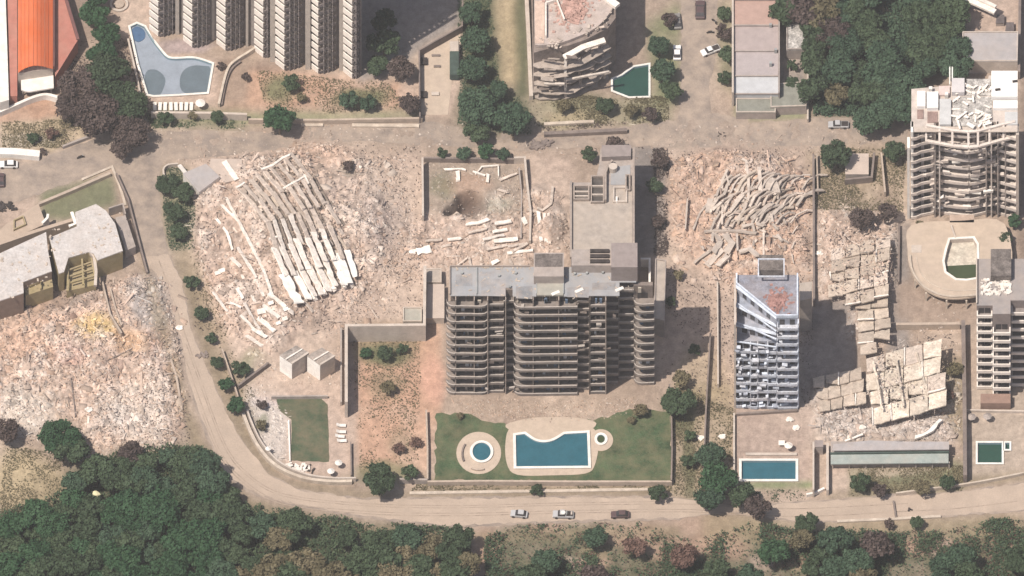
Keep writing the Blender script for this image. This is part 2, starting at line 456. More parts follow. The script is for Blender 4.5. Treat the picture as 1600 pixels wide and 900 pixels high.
paint([(665, 250), (822, 250), (822, 340), (760, 345), (665, 335)], (.34, .275, .225), 0.95, 3, 2, .2); blob(730, 290, 46, 18, C_orange * 0.8, 0.6)
blob(690, 290, 24, 24, C_green * 0.8, 0.5); blob(780, 320, 26, 12, (0.30, 0.33, 0.27), 0.5)
paint([(828, 245), (892, 245), (892, 330), (828, 330)], C_dust * 0.9, 0.8, 5, 2, 0.2)
blob(870, 350, 18, 40, C_gravel_shade * 0.6, 0.5)
paint([(60, 290), (178, 272), (182, 320), (100, 345), (60, 340)], C_green * 0.95, 0.8, 3, 2, 0.2)
paint([(0, 325), (60, 305), (70, 345), (0, 370)], C_dust, 0.5, 3, 2)
paint([(385, 600), (455, 620), (455, 720), (420, 720), (385, 660)], C_white * 0.85, 0.75, 6, 2, 0.4); blob(408, 660, 12, 14, C_green, 0.6); blob(420, 625, 30, 12, (0.50, 0.47, 0.53), 0.7)
paint([(395, 560), (540, 545), (555, 620), (555, 745), (440, 745), (455, 640), (395, 620)], C_dust * 0.98, 0.75, 3, 2, 0.2)
paint([(1148, 640), (1270, 635), (1270, 760), (1148, 760)], (0.40, 0.31, 0.265), 0.9, 2, 1, 0.15); paint([(1148, 752), (1272, 752), (1272, 764), (1148, 764)], C_green * 1.4, 0.9, 2, 1)
paint([(1508, 605), (1600, 605), (1600, 745), (1512, 758)], (0.42, 0.345, 0.285), 0.95, 2, 1, 0.1)
paint([(1290, 725), (1326, 725), (1326, 780), (1285, 780)], C_dust * 0.95, 0.9, 2, 1, 0.1)
paint([(0, 700), (60, 705), (100, 740), (110, 790), (0, 800)], C_dry * 1.15, 0.85, 8, 3)
paint([(185, 730), (185, 750), (205, 740)], C_white, 0.9, 2, 1)
paint([(730, 815), (790, 820), (780, 900), (735, 960), (700, 960), (720, 870)], C_dust * 0.85, 0.8, 12, 3)
paint([(960, 800), (1110, 790), (1180, 830), (1180, 880), (1050, 880), (900, 850)], C_pink * 0.75, 0.55, 14, 4)
paint([(1520, 810), (1600, 800), (1600, 850), (1560, 960), (1540, 960)], C_pink * 0.75, 0.7, 8, 4)
for W_ in (WOOD_SW, WOOD_NE): paint(W_, C_wood * 1.5, 0.9, 10, 4, 0.35)
paint(WOOD_S, C_green * .55, 0.8, 14, 4, 0.7)
for x_, y_, rx_, ry_ in ((755, 850, 34, 40), (990, 835, 60, 18), (1060, 860, 50, 24), (1130, 850, 40, 26), (930, 880, 30, 14), (1240, 880, 24, 12), (1370, 870, 26, 14), (1480, 850, 22, 12), (640, 845, 20, 12), (1330, 832, 40, 8), (860, 830, 26, 10)): blob(x_, y_, rx_, ry_, C_pink * .72, .85)
blob(1405, 20, 22, 16, C_dry * 1.1, 0.9); blob(1570, 860, 26, 60, C_pink * 0.6, 0.8); blob(20, 750, 60, 42, C_dry * 1.25, 0.95); blob(75, 760, 45, 30, C_dry * .9, .7)
for q in range(9): blob(760 + 105 * q + 40 * math.sin(q * 2.3), 868 + 16 * math.sin(q * 1.7), 26, 16, (C_pink, C_dust, C_dry)[q % 3] * 0.7, 0.8)

paint([(264, 400), (300, 420), (345, 560), (398, 650), (400, 690), (440, 745), (560, 768), (1040, 765), (1040, 780), (540, 785), (430, 760), (370, 700), (330, 600), (280, 450)], C_dry * .62, .75, 4, 2, .3)
paint([(200, 330), (232, 420), (268, 520), (300, 640), (345, 745), (400, 782), (540, 815), (700, 832), (1060, 820), (1060, 838), (700, 850), (380, 800), (300, 700), (240, 520)], C_dry * .7, .7, 6, 2, .3)
paint([(1280, 770), (1620, 735), (1620, 752), (1290, 785)], C_dry * .7, .7, 5, 2, .3); paint([(1100, 800), (1600, 800), (1600, 840), (1100, 850)], C_dry * .85, .7, 6, 3, .3)
# roads, as the photo's outlines
ROADS = {
 'road': ('dusty wide road', [(-200, 258), (0, 248), (62, 246), (150, 218), (190, 225), (240, 206), (300, 204), (420, 207), (560, 190), (660, 188), (760, 206), (830, 212), (990, 196), (1060, 186), (1064, 120), (1066, -280), (1122, -280), (1120, 80), (1108, 130), (1112, 176), (1180, 190), (1300, 184), (1418, 188),
            (1416, 222), (1300, 226), (1190, 230), (1100, 236), (1040, 230), (960, 226), (830, 236), (760, 232), (660, 226), (560, 220), (440, 240), (330, 246), (262, 250), (250, 262), (252, 340), (262, 395), (284, 440), (300, 520), (330, 590), (352, 640), (378, 690), (420, 740), (470, 765), (560, 778), (700, 776), (1040, 774), (1150, 790),
            (1260, 783), (1400, 772), (1500, 768), (1620, 750), (1800, 700), (1800, 770), (1600, 798), (1500, 806), (1390, 812), (1260, 818), (1130, 800), (1060, 812), (900, 816), (700, 824), (560, 808), (470, 792), (400, 776), (352, 746), (330, 700), (305, 640), (290, 590), (275, 520), (250, 450), (225, 400), (205, 330), (192, 290), (178, 262), (90, 292), (0, 326), (-200, 380)]),
}
road_m = np.zeros((NY, NX))
for nm_, (lb_, po_) in ROADS.items():
    road_m = np.maximum(road_m, mask(po_, 3, 2))
GH *= (1 - np.clip(road_m * 1.3, 0, 0.93))
SPILL = np.clip((fract(26, 161, 4, .7) - .56) * 1.4, 0, 1) * mask([(250, 195), (1400, 180), (1400, 245), (1250, 250), (1100, 250), (820, 245), (640, 260), (250, 262)], 10, 4)
GH += SPILL * .55
GC = GC * (1 - 0.6 * road_m[..., None]) + np.array((0.33, 0.265, 0.222)) * 0.6 * road_m[..., None]
dustfield = N_mid * 0.6 + N_big * 0.4

# bare relief everywhere else, woods rise a little
GH += (1 - road_m) * 0.10 * (N_fine - 0.5) + (1 - road_m) * 0.25 * (N_mid - 0.5)
# the collapse pit in the walled yard
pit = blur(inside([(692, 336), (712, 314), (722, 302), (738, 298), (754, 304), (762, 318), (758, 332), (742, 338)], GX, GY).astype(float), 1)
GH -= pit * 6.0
GC = GC * (1 - 0.75 * pit[..., None]) + np.array((0.10, 0.075, 0.07)) * 0.75 * pit[..., None]  # pit floor painted darker, adding to the hole's shade
for (cx_, cy_, hh_, rr_) in ((455, 430, 2.6, 75), (420, 330, 1.6, 80), (470, 300, 1.6, 60), (1180, 320, 2.4, 65), (1200, 380, 1.2, 40), (860, 360, 2.0, 24), (1345, 430, 1.6, 50)):
    d_ = ((GX - cx_) ** 2 + (GY - cy_ - hh_ * 2) ** 2) / rr_ ** 2
    GH += hh_ * np.clip(1 - d_, 0, 1) * (1 - road_m)

# flat platforms for lawns, courts and pools (nothing may poke through them)
FLATS = []
def flat(poly, h=0.0, grow=0):
    FLATS.append((poly, h))
LAWN = [(681, 647), (735, 645), (745, 652), (765, 660), (800, 662), (880, 660), (935, 655), (985, 640), (1048, 642), (1048, 752), (680, 750)]
COURT = [(447, 622), (500, 620), (512, 632), (514, 722), (455, 720), (455, 655), (436, 640), (432, 624)]
DECK_MAIN = smooth_path([(800, 668), (845, 664), (890, 664), (925, 668), (935, 690), (930, 725), (915, 740), (860, 743), (808, 742), (792, 725), (790, 690)], 4, True)
DECK_ROUND = ellipse(748, 708, 35, 33)
DECK_SMALL = ellipse(939, 688, 19, 17)
DECK_CURVE = smooth_path([(1424, 352), (1500, 345), (1570, 350), (1578, 440), (1528, 462), (1480, 466), (1445, 452), (1424, 425), (1418, 390)], 4, True)
BOOT = [(203, 42), (214, 37), (226, 42), (238, 62)] + smooth_path([(238, 62), (252, 80), (262, 90), (275, 92), (300, 91), (315, 94), (332, 100)], 3) + [(324, 145), (280, 148), (240, 150), (231, 148), (216, 100)]
POOL_MAIN = [(805, 681), (820, 679)] + smooth_path([(820, 679), (835, 689), (850, 692), (865, 689), (882, 679)], 4)[1:] + [(918, 677), (920, 730), (806, 731)]
POOLS = {
 'boot': (BOOT, 0.0), 'main': (POOL_MAIN, 0.12), 'round': (ellipse(752.5, 707, 15, 14.5), 0.12), 'tiny': (ellipse(939, 687, 7, 7), 0.12),
 'east': ([(1158, 720), (1244, 720), (1244, 750), (1158, 750)], 0.0),
 'se': ([(1527, 692), (1566, 692), (1566, 724), (1527, 724)], 0.0), 'spa': ([(1570, 692), (1578, 692), (1578, 703), (1570, 703)], 0.0),
 'green': ([(957, 124), (972, 118), (990, 105), (1014, 101), (1014, 151), (983, 152), (957, 142)], 0.0),
 'strip': ([(1446, 536), (1467, 535), (1467, 562), (1455, 572)], 0.0),
}
fm = np.zeros((NY, NX)); 
for po_ in (LAWN, COURT, DECK_MAIN, DECK_ROUND, DECK_SMALL, [(1148, 715), (1252, 715), (1252, 756), (1148, 756)], [(1515, 685), (1590, 685), (1590, 730), (1515, 730)],
            [(945, 98), (1022, 95), (1022, 158), (950, 158)], [(190, 25), (345, 85), (335, 160), (222, 162)], DECK_CURVE):
    fm = np.maximum(fm, mask(po_, 0, 2))
GH *= (1 - np.clip(fm * 1.6, 0, 1))
GH -= 0.08 * np.clip(fm * 1.6, 0, 1)
pm = np.zeros((NY, NX), bool)
for k_, (po_, z_) in POOLS.items():
    # the pool outlines are given at water level; the hollow under them
    pm |= inside(po_, GX, GY)
GH[pm] = -1.9

def H(px, py):
    """ground height below the ground point px, py"""
    fx = (np.asarray(px, float) - gx[0]) / STEP; fy = (np.asarray(py, float) - gy[0]) / STEP
    ix = np.clip(fx.astype(int), 0, NX - 2); iy = np.clip(fy.astype(int), 0, NY - 2)
    tx = np.clip(fx - ix, 0, 1); ty = np.clip(fy - iy, 0, 1)
    return (GH[iy, ix] * (1 - tx) + GH[iy, ix + 1] * tx) * (1 - ty) + (GH[iy + 1, ix] * (1 - tx) + GH[iy + 1, ix + 1] * tx) * ty
def HW(x, y): return H(800 + np.asarray(x) / S, 450 - np.asarray(y) * CT / S)

def grid_mesh(name, m):
    ox = np.concatenate([[-14000, -6000, -2500, -600], gx, [2200, 4200, 8600, 15000]])
    oy = np.concatenate([[-11000, -5000, -2500, -700], gy, [1600, 3500, 7000, 11500]])
    X, Y = np.meshgrid(ox, oy)
    Z = np.pad(GH, 4, mode='edge'); Z[:4] *= 0; Z[-4:] *= 0; Z[:, :4] *= 0; Z[:, -4:] *= 0
    C = np.pad(GC, ((4, 4), (4, 4), (0, 0)), mode='edge')
    ny, nx = X.shape
    co = np.stack([(X - 800) * S, (450 - Y) * S / CT, Z], -1).reshape(-1, 3).astype(np.float32)
    idx = np.arange(ny * nx).reshape(ny, nx)
    q = np.stack([idx[1:, :-1], idx[1:, 1:], idx[:-1, 1:], idx[:-1, :-1]], -1).reshape(-1, 4)
    return np_mesh(name, co, q, m, C.reshape(-1, 3), smooth=True)

def np_mesh(name, co, quads, m, vcol=None, smooth=False):
    me = bpy.data.meshes.new(name)
    nf = len(quads)
    me.vertices.add(len(co)); me.vertices.foreach_set('co', np.ascontiguousarray(co, np.float32).ravel())
    k = quads.shape[1]
    me.loops.add(nf * k); me.loops.foreach_set('vertex_index', quads.astype(np.int32).ravel())
    me.polygons.add(nf); me.polygons.foreach_set('loop_start', np.arange(0, nf * k, k, dtype=np.int32))
    me.update(calc_edges=True)
    if smooth: me.polygons.foreach_set('use_smooth', np.ones(nf, bool))
    if vcol is not None:
        a = me.color_attributes.new('Col', 'FLOAT_COLOR', 'POINT')
        a.data.foreach_set('color', np.concatenate([vcol, np.ones((len(vcol), 1))], 1).astype(np.float32).ravel())
    me.materials.append(m)
    o = bpy.data.objects.new(name, me); COL.objects.link(o)
    return o
# bright and dark grit in the loose ground
_g = np.clip((fract(6, 141, 2, 0.9) - 0.5) * 1.6, -0.5, 0.5)[..., None]
_site = np.zeros((NY, NX))
for po_ in SITES.values(): _site = np.maximum(_site, mask(po_, 14, 5))
_loose = np.clip(GC.mean(-1, keepdims=True) * 3, 0, 1) * (1 - 0.8 * road_m[..., None])
_w = np.clip((N_mid - .56) * 5, 0, .6)[..., None] * _site[..., None]
GC = GC * (1 - _w) + np.array((.66, .57, .51)) * _w
_w = np.clip((N_big - .52) * 5, 0, .45)[..., None] * (1 - _site[..., None]) * np.clip(GC.mean(-1, keepdims=True) * 4 - .7, 0, 1)
GC = GC * (1 - _w) + np.array((.54, .44, .365)) * _w
GC = np.clip(GC * (1 + _g * _loose * (0.25 + 0.55 * _site[..., None])) * 0.86, 0.01, 0.9)
ground = tag(grid_mesh('ground', M_ground), kind='structure')

def sheet(name, poly, z, m, jitter=0.0, sub=12, kind='structure', drape=False, parent=None):
    """a thin sheet over a photo-pixel outline; its edge wavers by jitter pixels"""
    pts = []
    n = len(poly)
    for i in range(n):
        a, b = poly[i], poly[(i + 1) % n]
        L_ = math.hypot(b[0] - a[0], b[1] - a[1]); k = max(1, int(L_ / sub)) if jitter else 1
        for j in range(k):
            t = j / k; x = a[0] + (b[0] - a[0]) * t; y = a[1] + (b[1] - a[1]) * t
            if jitter: x += rnd.uniform(-jitter, jitter); y += rnd.uniform(-jitter, jitter)
            pts.append(XY(x, y, z))
    me = bpy.data.meshes.new(name)
    bm = bmesh.new()
    vs = [bm.verts.new((x, y, z)) for x, y in pts]
    es = [bm.edges.new((vs[i], vs[(i + 1) % len(vs)])) for i in range(len(vs))]
    bmesh.ops.triangle_fill(bm, edges=es, use_beauty=True)
    bmesh.ops.recalc_face_normals(bm, faces=bm.faces)
    if bm.faces and bm.faces[0].normal.z < 0: bmesh.ops.reverse_faces(bm, faces=bm.faces)
    if parent is not None:
        for v in bm.verts: v.co -= parent.location
    bm.to_mesh(me); bm.free(); me.materials.append(m)
    o = bpy.data.objects.new(name, me); COL.objects.link(o)
    if parent is not None: o.parent = parent
    elif kind: o['kind'] = kind
    return o
sheet('road', ROADS['road'][1], 0.035, M_road, 1.8, 8)
M_dirt = mat('pale_dirt_road', (0.43, 0.345, 0.28), var=0.12, scale=0.14, fine=2.5, bump=0.4, dust=0.6, dustcol=(0.34, 0.275, 0.225))
LOWER = [(222, 400), (262, 398), (284, 440), (300, 520), (330, 590), (352, 640), (378, 690), (420, 742), (470, 767), (560, 780), (700, 779), (1040, 777), (1150, 792), (1260, 785), (1400, 775), (1500, 770), (1620, 752), (1800, 702), (1800, 768), (1600, 796), (1500, 804), (1390, 810), (1260, 816), (1130, 799), (1060, 809), (900, 813), (700, 821), (560, 805), (470, 789), (402, 772), (356, 744), (334, 698), (309, 640), (294, 590), (279, 520), (254, 450)]
sheet('lower_road', LOWER, 0.045, M_dirt, 1.6, 8)
_mid = smooth_path([(240, 410), (262, 470), (286, 540), (312, 615), (345, 700), (380, 745), (440, 780), (560, 795), (700, 799), (880, 795), (1060, 793), (1150, 797), (1260, 800), (1400, 793), (1500, 787), (1600, 775)], 6)
for k_, off_ in enumerate((-9.0, -5.5, 3.0, 6.8)):
    pth = [(x + rnd.uniform(-.25, .25), y + rnd.uniform(-.25, .25)) for x, y in offset([tuple(q) for q in _mid], off_)]
    pp = pxy([(x, y) for x, y in pth], .05)
    a0, a1 = ((0, 60), (12, 80), (5, 70), (20, 90))[k_]
    tag(MB().strip(pp[a0:a1], .28, .035, .055 + .004 * k_).build('tyre_track', mat('tyre_track', (0.30, 0.24, 0.195), var=.25, fine=1.5, dust=.8, dustcol=(.43, .345, .28))), kind='structure')
sheet('lawn', LAWN, 0.03, M_grass, 2.4, 7)
M_court = mat('worn_turf', (0.062, 0.088, 0.050), var=0.25, scale=0.15, fine=2, dust=0.8, dustcol=(0.19, 0.15, 0.10))
sheet('sports_turf', COURT, 0.03, M_court, 0.8, 8)

# ------------------------------------------------------------------ pools
W_blue = water_mat('pool_blue', (0.030, 0.115, 0.155)); W_pale = water_mat('pool_pale', (0.26, 0.30, 0.36), 0.5)
W_green = water_mat('pool_green', (0.022, 0.068, 0.052)); W_teal = water_mat('pool_dark_teal', (0.035, 0.075, 0.075)); W_murk = water_mat('pool_murky', (0.05, 0.07, 0.035))
M_tile = mat('pool_wall_tile', (0.22, 0.30, 0.34), var=0.1, bump=0)
def pool(name, label, key, water, rimw=0.42, rimm=None, zw=-0.45, ztop=0.2, wallm=None):
    po, z = POOLS[key]
    pts = pxy(po, 0)
    cx = sum(p[0] for p in pts) / len(pts); cy = sum(p[1] for p in pts) / len(pts)
    t = thing(name, label, 'pool', (cx, cy, 0))
    MB().prism(pts, -1.6, zw).build('water', water, t)
    MB().strip(ccw(pts), 0.34, -1.7, ztop - 0.02, True).build('pool_wall', wallm or M_tile, t)
    MB().strip(ccw(offset(ccw(pts), -rimw * 0.35, True)), rimw, ztop - 0.14, ztop + 0.03, True).build('coping', rimm or M_white, t)
    return t
boot = pool('swimming_pool', 'large boot-shaped pale blue swimming pool beside the saw-toothed hotel', 'boot', W_pale, 0.5)
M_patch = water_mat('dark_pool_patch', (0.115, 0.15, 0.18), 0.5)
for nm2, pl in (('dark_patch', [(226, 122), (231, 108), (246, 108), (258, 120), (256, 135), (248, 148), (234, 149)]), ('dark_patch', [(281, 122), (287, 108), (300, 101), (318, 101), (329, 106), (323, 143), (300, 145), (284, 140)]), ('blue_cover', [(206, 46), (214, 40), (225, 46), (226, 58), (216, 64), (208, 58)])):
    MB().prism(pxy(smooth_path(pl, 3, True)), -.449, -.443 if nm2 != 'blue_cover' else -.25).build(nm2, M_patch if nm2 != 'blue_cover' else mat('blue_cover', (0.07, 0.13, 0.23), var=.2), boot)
pool('swimming_pool', 'bright blue pool with a scooped north edge in the green lawn', 'main', W_blue, 0.62, None, 0.07, 0.42)
pool('swimming_pool', 'round blue pool on a circular tan deck in the lawn', 'round', W_blue, 0.62, None, 0.12, 0.42)
pool('swimming_pool', 'very small round wading pool right of the scooped pool', 'tiny', W_murk, 0.6, None, 0.12, 0.35)
pool('swimming_pool', 'rectangular blue pool on the brown terrace below the blue-grey tower', 'east', W_blue, 0.6)
pool('swimming_pool', 'dark square pool with a white rim in the lower right courtyard', 'se', W_green, 0.45)
pool('swimming_pool', 'little square spa basin attached right of the dark square pool', 'spa', W_green, 0.4)
pool('swimming_pool', 'green angular pool in the shadow of the curved damaged building', 'green', W_green, 0.45)
pool('swimming_pool', 'narrow dark pool squeezed against the big tilted fallen roof', 'strip', W_teal, 0.3, M_conc)
def deck(poly, label, z=0.1, m=None, ring=None):
    pts = pxy(poly, 0)
    if ring:                                   # leave the pool open
        ip = pxy(ring, 0)
        bm = bmesh.new()
        a = [bm.verts.new((x, y, z)) for x, y in pts]; b = [bm.verts.new((x, y, z)) for x, y in ip]
        es = [bm.edges.new((a[i], a[(i + 1) % len(a)])) for i in range(len(a))] + [bm.edges.new((b[i], b[(i + 1) % len(b)])) for i in range(len(b))]
        bmesh.ops.triangle_fill(bm, edges=es, use_beauty=True)
        ex = bmesh.ops.extrude_face_region(bm, geom=bm.faces[:])
        for v in ex['geom']:
            if isinstance(v, bmesh.types.BMVert): v.co.z -= 0.14
        bmesh.ops.recalc_face_normals(bm, faces=bm.faces)
        me = bpy.data.meshes.new('pool_deck'); bm.to_mesh(me); bm.free(); me.materials.append(m or M_wood)
        o = bpy.data.objects.new('pool_deck', me); COL.objects.link(o)
    else:
        o = MB().prism(pts, z - 0.14, z).build('pool_deck', m or M_wood)
    return tag(o, kind='structure')
deck(DECK_MAIN, '', 0.10, ring=POOL_MAIN); deck(DECK_ROUND, '', 0.094, ring=POOLS['round'][0]); deck(DECK_SMALL, '', 0.106, ring=POOLS['tiny'][0])
# path bands round the pools of the garden
tag(MB().prism(pxy(smooth_path([(790, 664), (820, 655), (850, 652), (885, 652), (915, 655), (932, 662), (915, 674), (860, 672), (805, 674)], 3, True)), -0.05, 0.075).build('garden_path', M_wood), kind='structure')
# ------------------------------------------------------------------ buildings
FH = 3.0
def yb(py, z=0): return XY(0, py, z)[1]
def xb(px): return (px - 800) * S

WINM = {}
def window_mesh(wd, ht, parent, x, y, z, face=0.0, m=None):
    """a glazed window with a frame, shared between alike ones; face = heading of the wall normal from -y"""
    key = (round(wd, 2), round(ht, 2), (m or M_win).name)
    if key not in WINM:
        b = MB().box(-wd / 2, wd / 2, -0.05, 0.05, 0, ht)
        o = b.build('window', m or M_win, parent, local=True)
        WINM[key] = o.data
    else:
        o = bpy.data.objects.new('window', WINM[key]); COL.objects.link(o); o.parent = parent
    o.location = Vector((x, y, z)) - parent.location
    o.rotation_euler = (0, 0, face)
    return o

def shared(name, data, parent, loc, rz=0.0):
    o = bpy.data.objects.new(name, data); COL.objects.link(o); o.parent = parent
    o.location = Vector(loc) - parent.location; o.rotation_euler = (0, 0, rz)
    return o

# ---- 1. the big twelve-storey apartment block in the middle
def main_block():
    y0 = yb(617); n = 12
    t = thing('apartment_block', 'big brown twelve-storey apartment block with grey roof in the centre', 'building', (xb(860), y0 + 8, 0))
    yr = yb(418, n * FH)                      # back of the roof
    yc = y0 + 1.9
    core = [(xb(704), yc), (xb(787), yc), (xb(787), yc + 1.3), (xb(805), yc + 1.3), (xb(805), yc), (xb(902), yc), (xb(902), yc + 1.2),
            (xb(921), yc + 1.2), (xb(921), yc), (xb(946), yc), (xb(946), yc + 3.2), (xb(968), yc + 3.2), (xb(968), yc + 5.0), (xb(983), yc + 5.0), (xb(983), y0 + 6.9), (xb(1018), y0 + 6.5), (xb(1018), yr - 2), (xb(996), yr - 2), (xb(996), yr), (xb(704), yr)]
    MB().prism(core[:14] + [(xb(992), yc + 8), (xb(992), yr), (xb(704), yr)], -1, n * FH).build('wall', M_facade, t)
    MB().prism([(xb(990), y0 + 5.2), (xb(1020), y0 + 5.2), (xb(1020), yr - 3.5), (xb(990), yr - 3.5)], -1, n * FH - 1.0).build('stair_wing', M_facade, t)
    # roof
    z = n * FH
    rp = [(xb(703), y0 + 1.2), (xb(786), y0 + 1.2), (xb(786), y0 + 3.6), (xb(800), y0 + 3.6), (xb(800), y0 + 1.0), (xb(905), y0 + 1.0), (xb(905), y0 + 3.6), (xb(919), y0 + 3.6), (xb(919), y0 + 1.2), (xb(969), y0 + 1.2), (xb(969), y0 + 5.2), (xb(994), y0 + 5.2), (xb(994), yr), (xb(703), yr)]
    xs = [703, 745, 786, 838, 880, 925, 969]
    seams = [(703, 745, 0), (745.6, 838, 0.02), (838.8, 880, 0.3), (880.8, 994, 0.0)]
    for i, (a, b, dz) in enumerate(seams):
        fr = y0 + (1.2 if b < 990 else 5.2)
        p = MB()
        if b >= 990: p.prism([(xb(a), y0 + 1.0), (xb(905), y0 + 1.0), (xb(905), y0 + 3.6), (xb(919), y0 + 3.6), (xb(919), y0 + 1.2), (xb(968), y0 + 1.2), (xb(968), y0 + 5.2), (xb(994), y0 + 5.2), (xb(994), yr), (xb(a), yr)], z + .003, z + 0.22 + dz)
        elif i == 1: p.prism([(xb(a), y0 + 1.2), (xb(785), y0 + 1.2), (xb(785), y0 + 3.6), (xb(801), y0 + 3.6), (xb(801), y0 + 1.0), (xb(b), y0 + 1.0), (xb(b), yr), (xb(a), yr)], z + .003, z + 0.22 + dz)
        else: p.prism([(xb(a), y0 + 1.2), (xb(b), y0 + 1.2), (xb(b), yr), (xb(a), yr)], z + .003, z + 0.22 + dz)
        p.build('roof_panel', M_roofb if i != 2 else mat('olive_roof', (0.33, 0.325, 0.29), var=0.15, dust=0.4), t)
    w_ = MB().strip([(xb(703), y0 + 1.4), (xb(703), yr - .1)], 0.25, z + .2, z + 0.8).strip([(xb(703.5), yr), (xb(828), yr)], 0.25, z + .2, z + 0.75)
    w_.build('parapet', M_bal, t)
    for px in (745.3, 838.4, 880.4): MB().box(xb(px) - .13, xb(px) + .13, y0 + 1.6, yr - .3, z + .22, z + .62).build('roof_rib', M_metal, t)
    # roof things: stair boxes at the back
    bx = MB().prism(pxy([(834, 445), (881, 445), (881, 408), (834, 408)], z), z, z + 3.2)
    bx.build('stair_box', M_concd, t)
    MB().prism([(p[0], p[1]) for p in pxy([(836, 430), (879, 430), (879, 410), (836, 410)], z)], z + 3.2, z + 3.24).build('box_roof', mat('dark_gravel_roof', (0.15, 0.13, 0.12), var=0.5, fine=3), t)
    MB().prism(pxy([(955, 440), (996, 440), (996, 402), (955, 402)], z), z, z + 5.5).build('water_tank_house', mat('greybrown_roof', (0.27, 0.23, 0.22), var=0.15), t)
    m = MB().prism(pxy([(893, 427), (955, 427), (955, 402), (893, 402)], z), z, z + 3.0)
    m.build('plant_room', M_concd, t)
    for k in range(3): MB().box(xb(922), xb(952), yb(424 - 8 * k, z), yb(424 - 8 * k, z) + .9, z + 3.0, z + 3.5).build('duct', M_dark, t)
    vent = None
    for px, py in ((722, 428), (780, 432), (806, 428), (797, 449), (898, 429), (917, 428), (942, 427), (962, 425)):
        if vent is None: vent = MB().cyl(0, 0, 0.32, 0, 0.6, 8).build('roof_vent', M_metal, t, local=True); vent.location = P(px, py, z + .22) - t.location
        else: shared('roof_vent', vent.data, t, P(px, py, z + .22))
    for px, py in ((868, 458), (905, 454), (968, 452)):
        MB().obox(P(px, py, z + .4), (0.9, .5, 0), (-.2, .35, 0), (0, 0, .15)).build('roof_debris', M_white, t)
    # balconies: every floor, every section
    def curved(x0, x1, yf, depth, left=True, right=False):
        pts = []
        if left: pts += [(x0 - 0.1, yf + depth)] + [(x0 + 1.8 - 1.8 * math.cos(a), yf + 1.3 - 1.5 * math.sin(a)) for a in [math.radians(d) for d in (10, 35, 60, 90)]]
        else: pts += [(x0, yf + depth), (x0, yf)]
        if right: pts += [(x1 - 1.2 + 1.4 * math.cos(a), yf + 1.0 - 1.1 * math.sin(a)) for a in [math.radians(d) for d in (90, 60, 30, 0)]] + [(x1, yf + depth)]
        else: pts += [(x1, yf), (x1, yf + depth)]
        return pts
    secs = [curved(xb(698), xb(712), y0 + .1, 1.9), curved(xb(712.4), xb(761), y0, 2.2, False, True), curved(xb(763.5), xb(787), y0 + .55, 1.6, False), curved(xb(803), xb(902), y0 - .2, 2.4, True),
            curved(xb(921), xb(946), y0 + 0.3, 1.8, False, False), curved(xb(947), xb(966), y0 + 3.3, 1.9, False, False)]
    secs.append(curved(xb(991), xb(1022), y0 + 3.0, 2.4, True))
    secs += [curved(xb(786.5), xb(802.5), y0 + 1.5, 1.6, False), curved(xb(902.5), xb(920.5), y0 + 1.5, 1.5, False), curved(xb(966.5), xb(990), y0 + 4.7, 2.0, False)]
    for si, pts in enumerate(secs):
        first = None
        for k in range(n):
            zz = k * FH
            if si == 6 and k == n - 1: continue
            if first is None:
                b = MB().prism(ccw(pts), 0.0, 0.22)
                inner = pts if si else pts
                b.strip(inner[0:], 0.12, 0.22, 0.88)
                first = b.build('balcony', mat('balcony_brown', (0.19, 0.168, 0.158), var=.25, scale=1.2, fine=5, dust=.35), t)
                cap = MB().strip(inner[1:-1], 0.26, 0.885, 1.0).build('balcony_cap', M_cap, t)
                xs_ = [pts[0][0], pts[-1][0]]
            else:
                o = bpy.data.objects.new('balcony', first.data); COL.objects.link(o); o.parent = t
                o.location = (rnd.uniform(-.05, .05), rnd.uniform(-.05, .05), zz)
                o2 = bpy.data.objects.new('balcony_cap', cap.data); COL.objects.link(o2); o2.parent = t; o2.location = o.location
    # party walls between balconies
    for px, ya in ((712, 1.9), (741, 1.9), (762, 1.9), (833, 1.9), (873, 1.9), (921.5, 1.9), (790, 5.7), (946.5, 5), (921, 6)):
        MB().box(xb(px) - .12, xb(px) + .12, y0 + .12, y0 + ya + .1, 0, n * FH - .1).build('party_wall', M_bal, t)
    # windows behind the balconies
    for k in range(n):
        zz = k * FH + .3
        for px in (722, 734, 750, 775, 815, 826, 842, 853, 864, 881, 892, 932):
            window_mesh(1.35, 2.0, t, xb(px), yc - .03, zz)
        if k < n - 1: window_mesh(2.4, 2.0, t, xb(1004), y0 + 5.17, zz)
    return t
main_block()

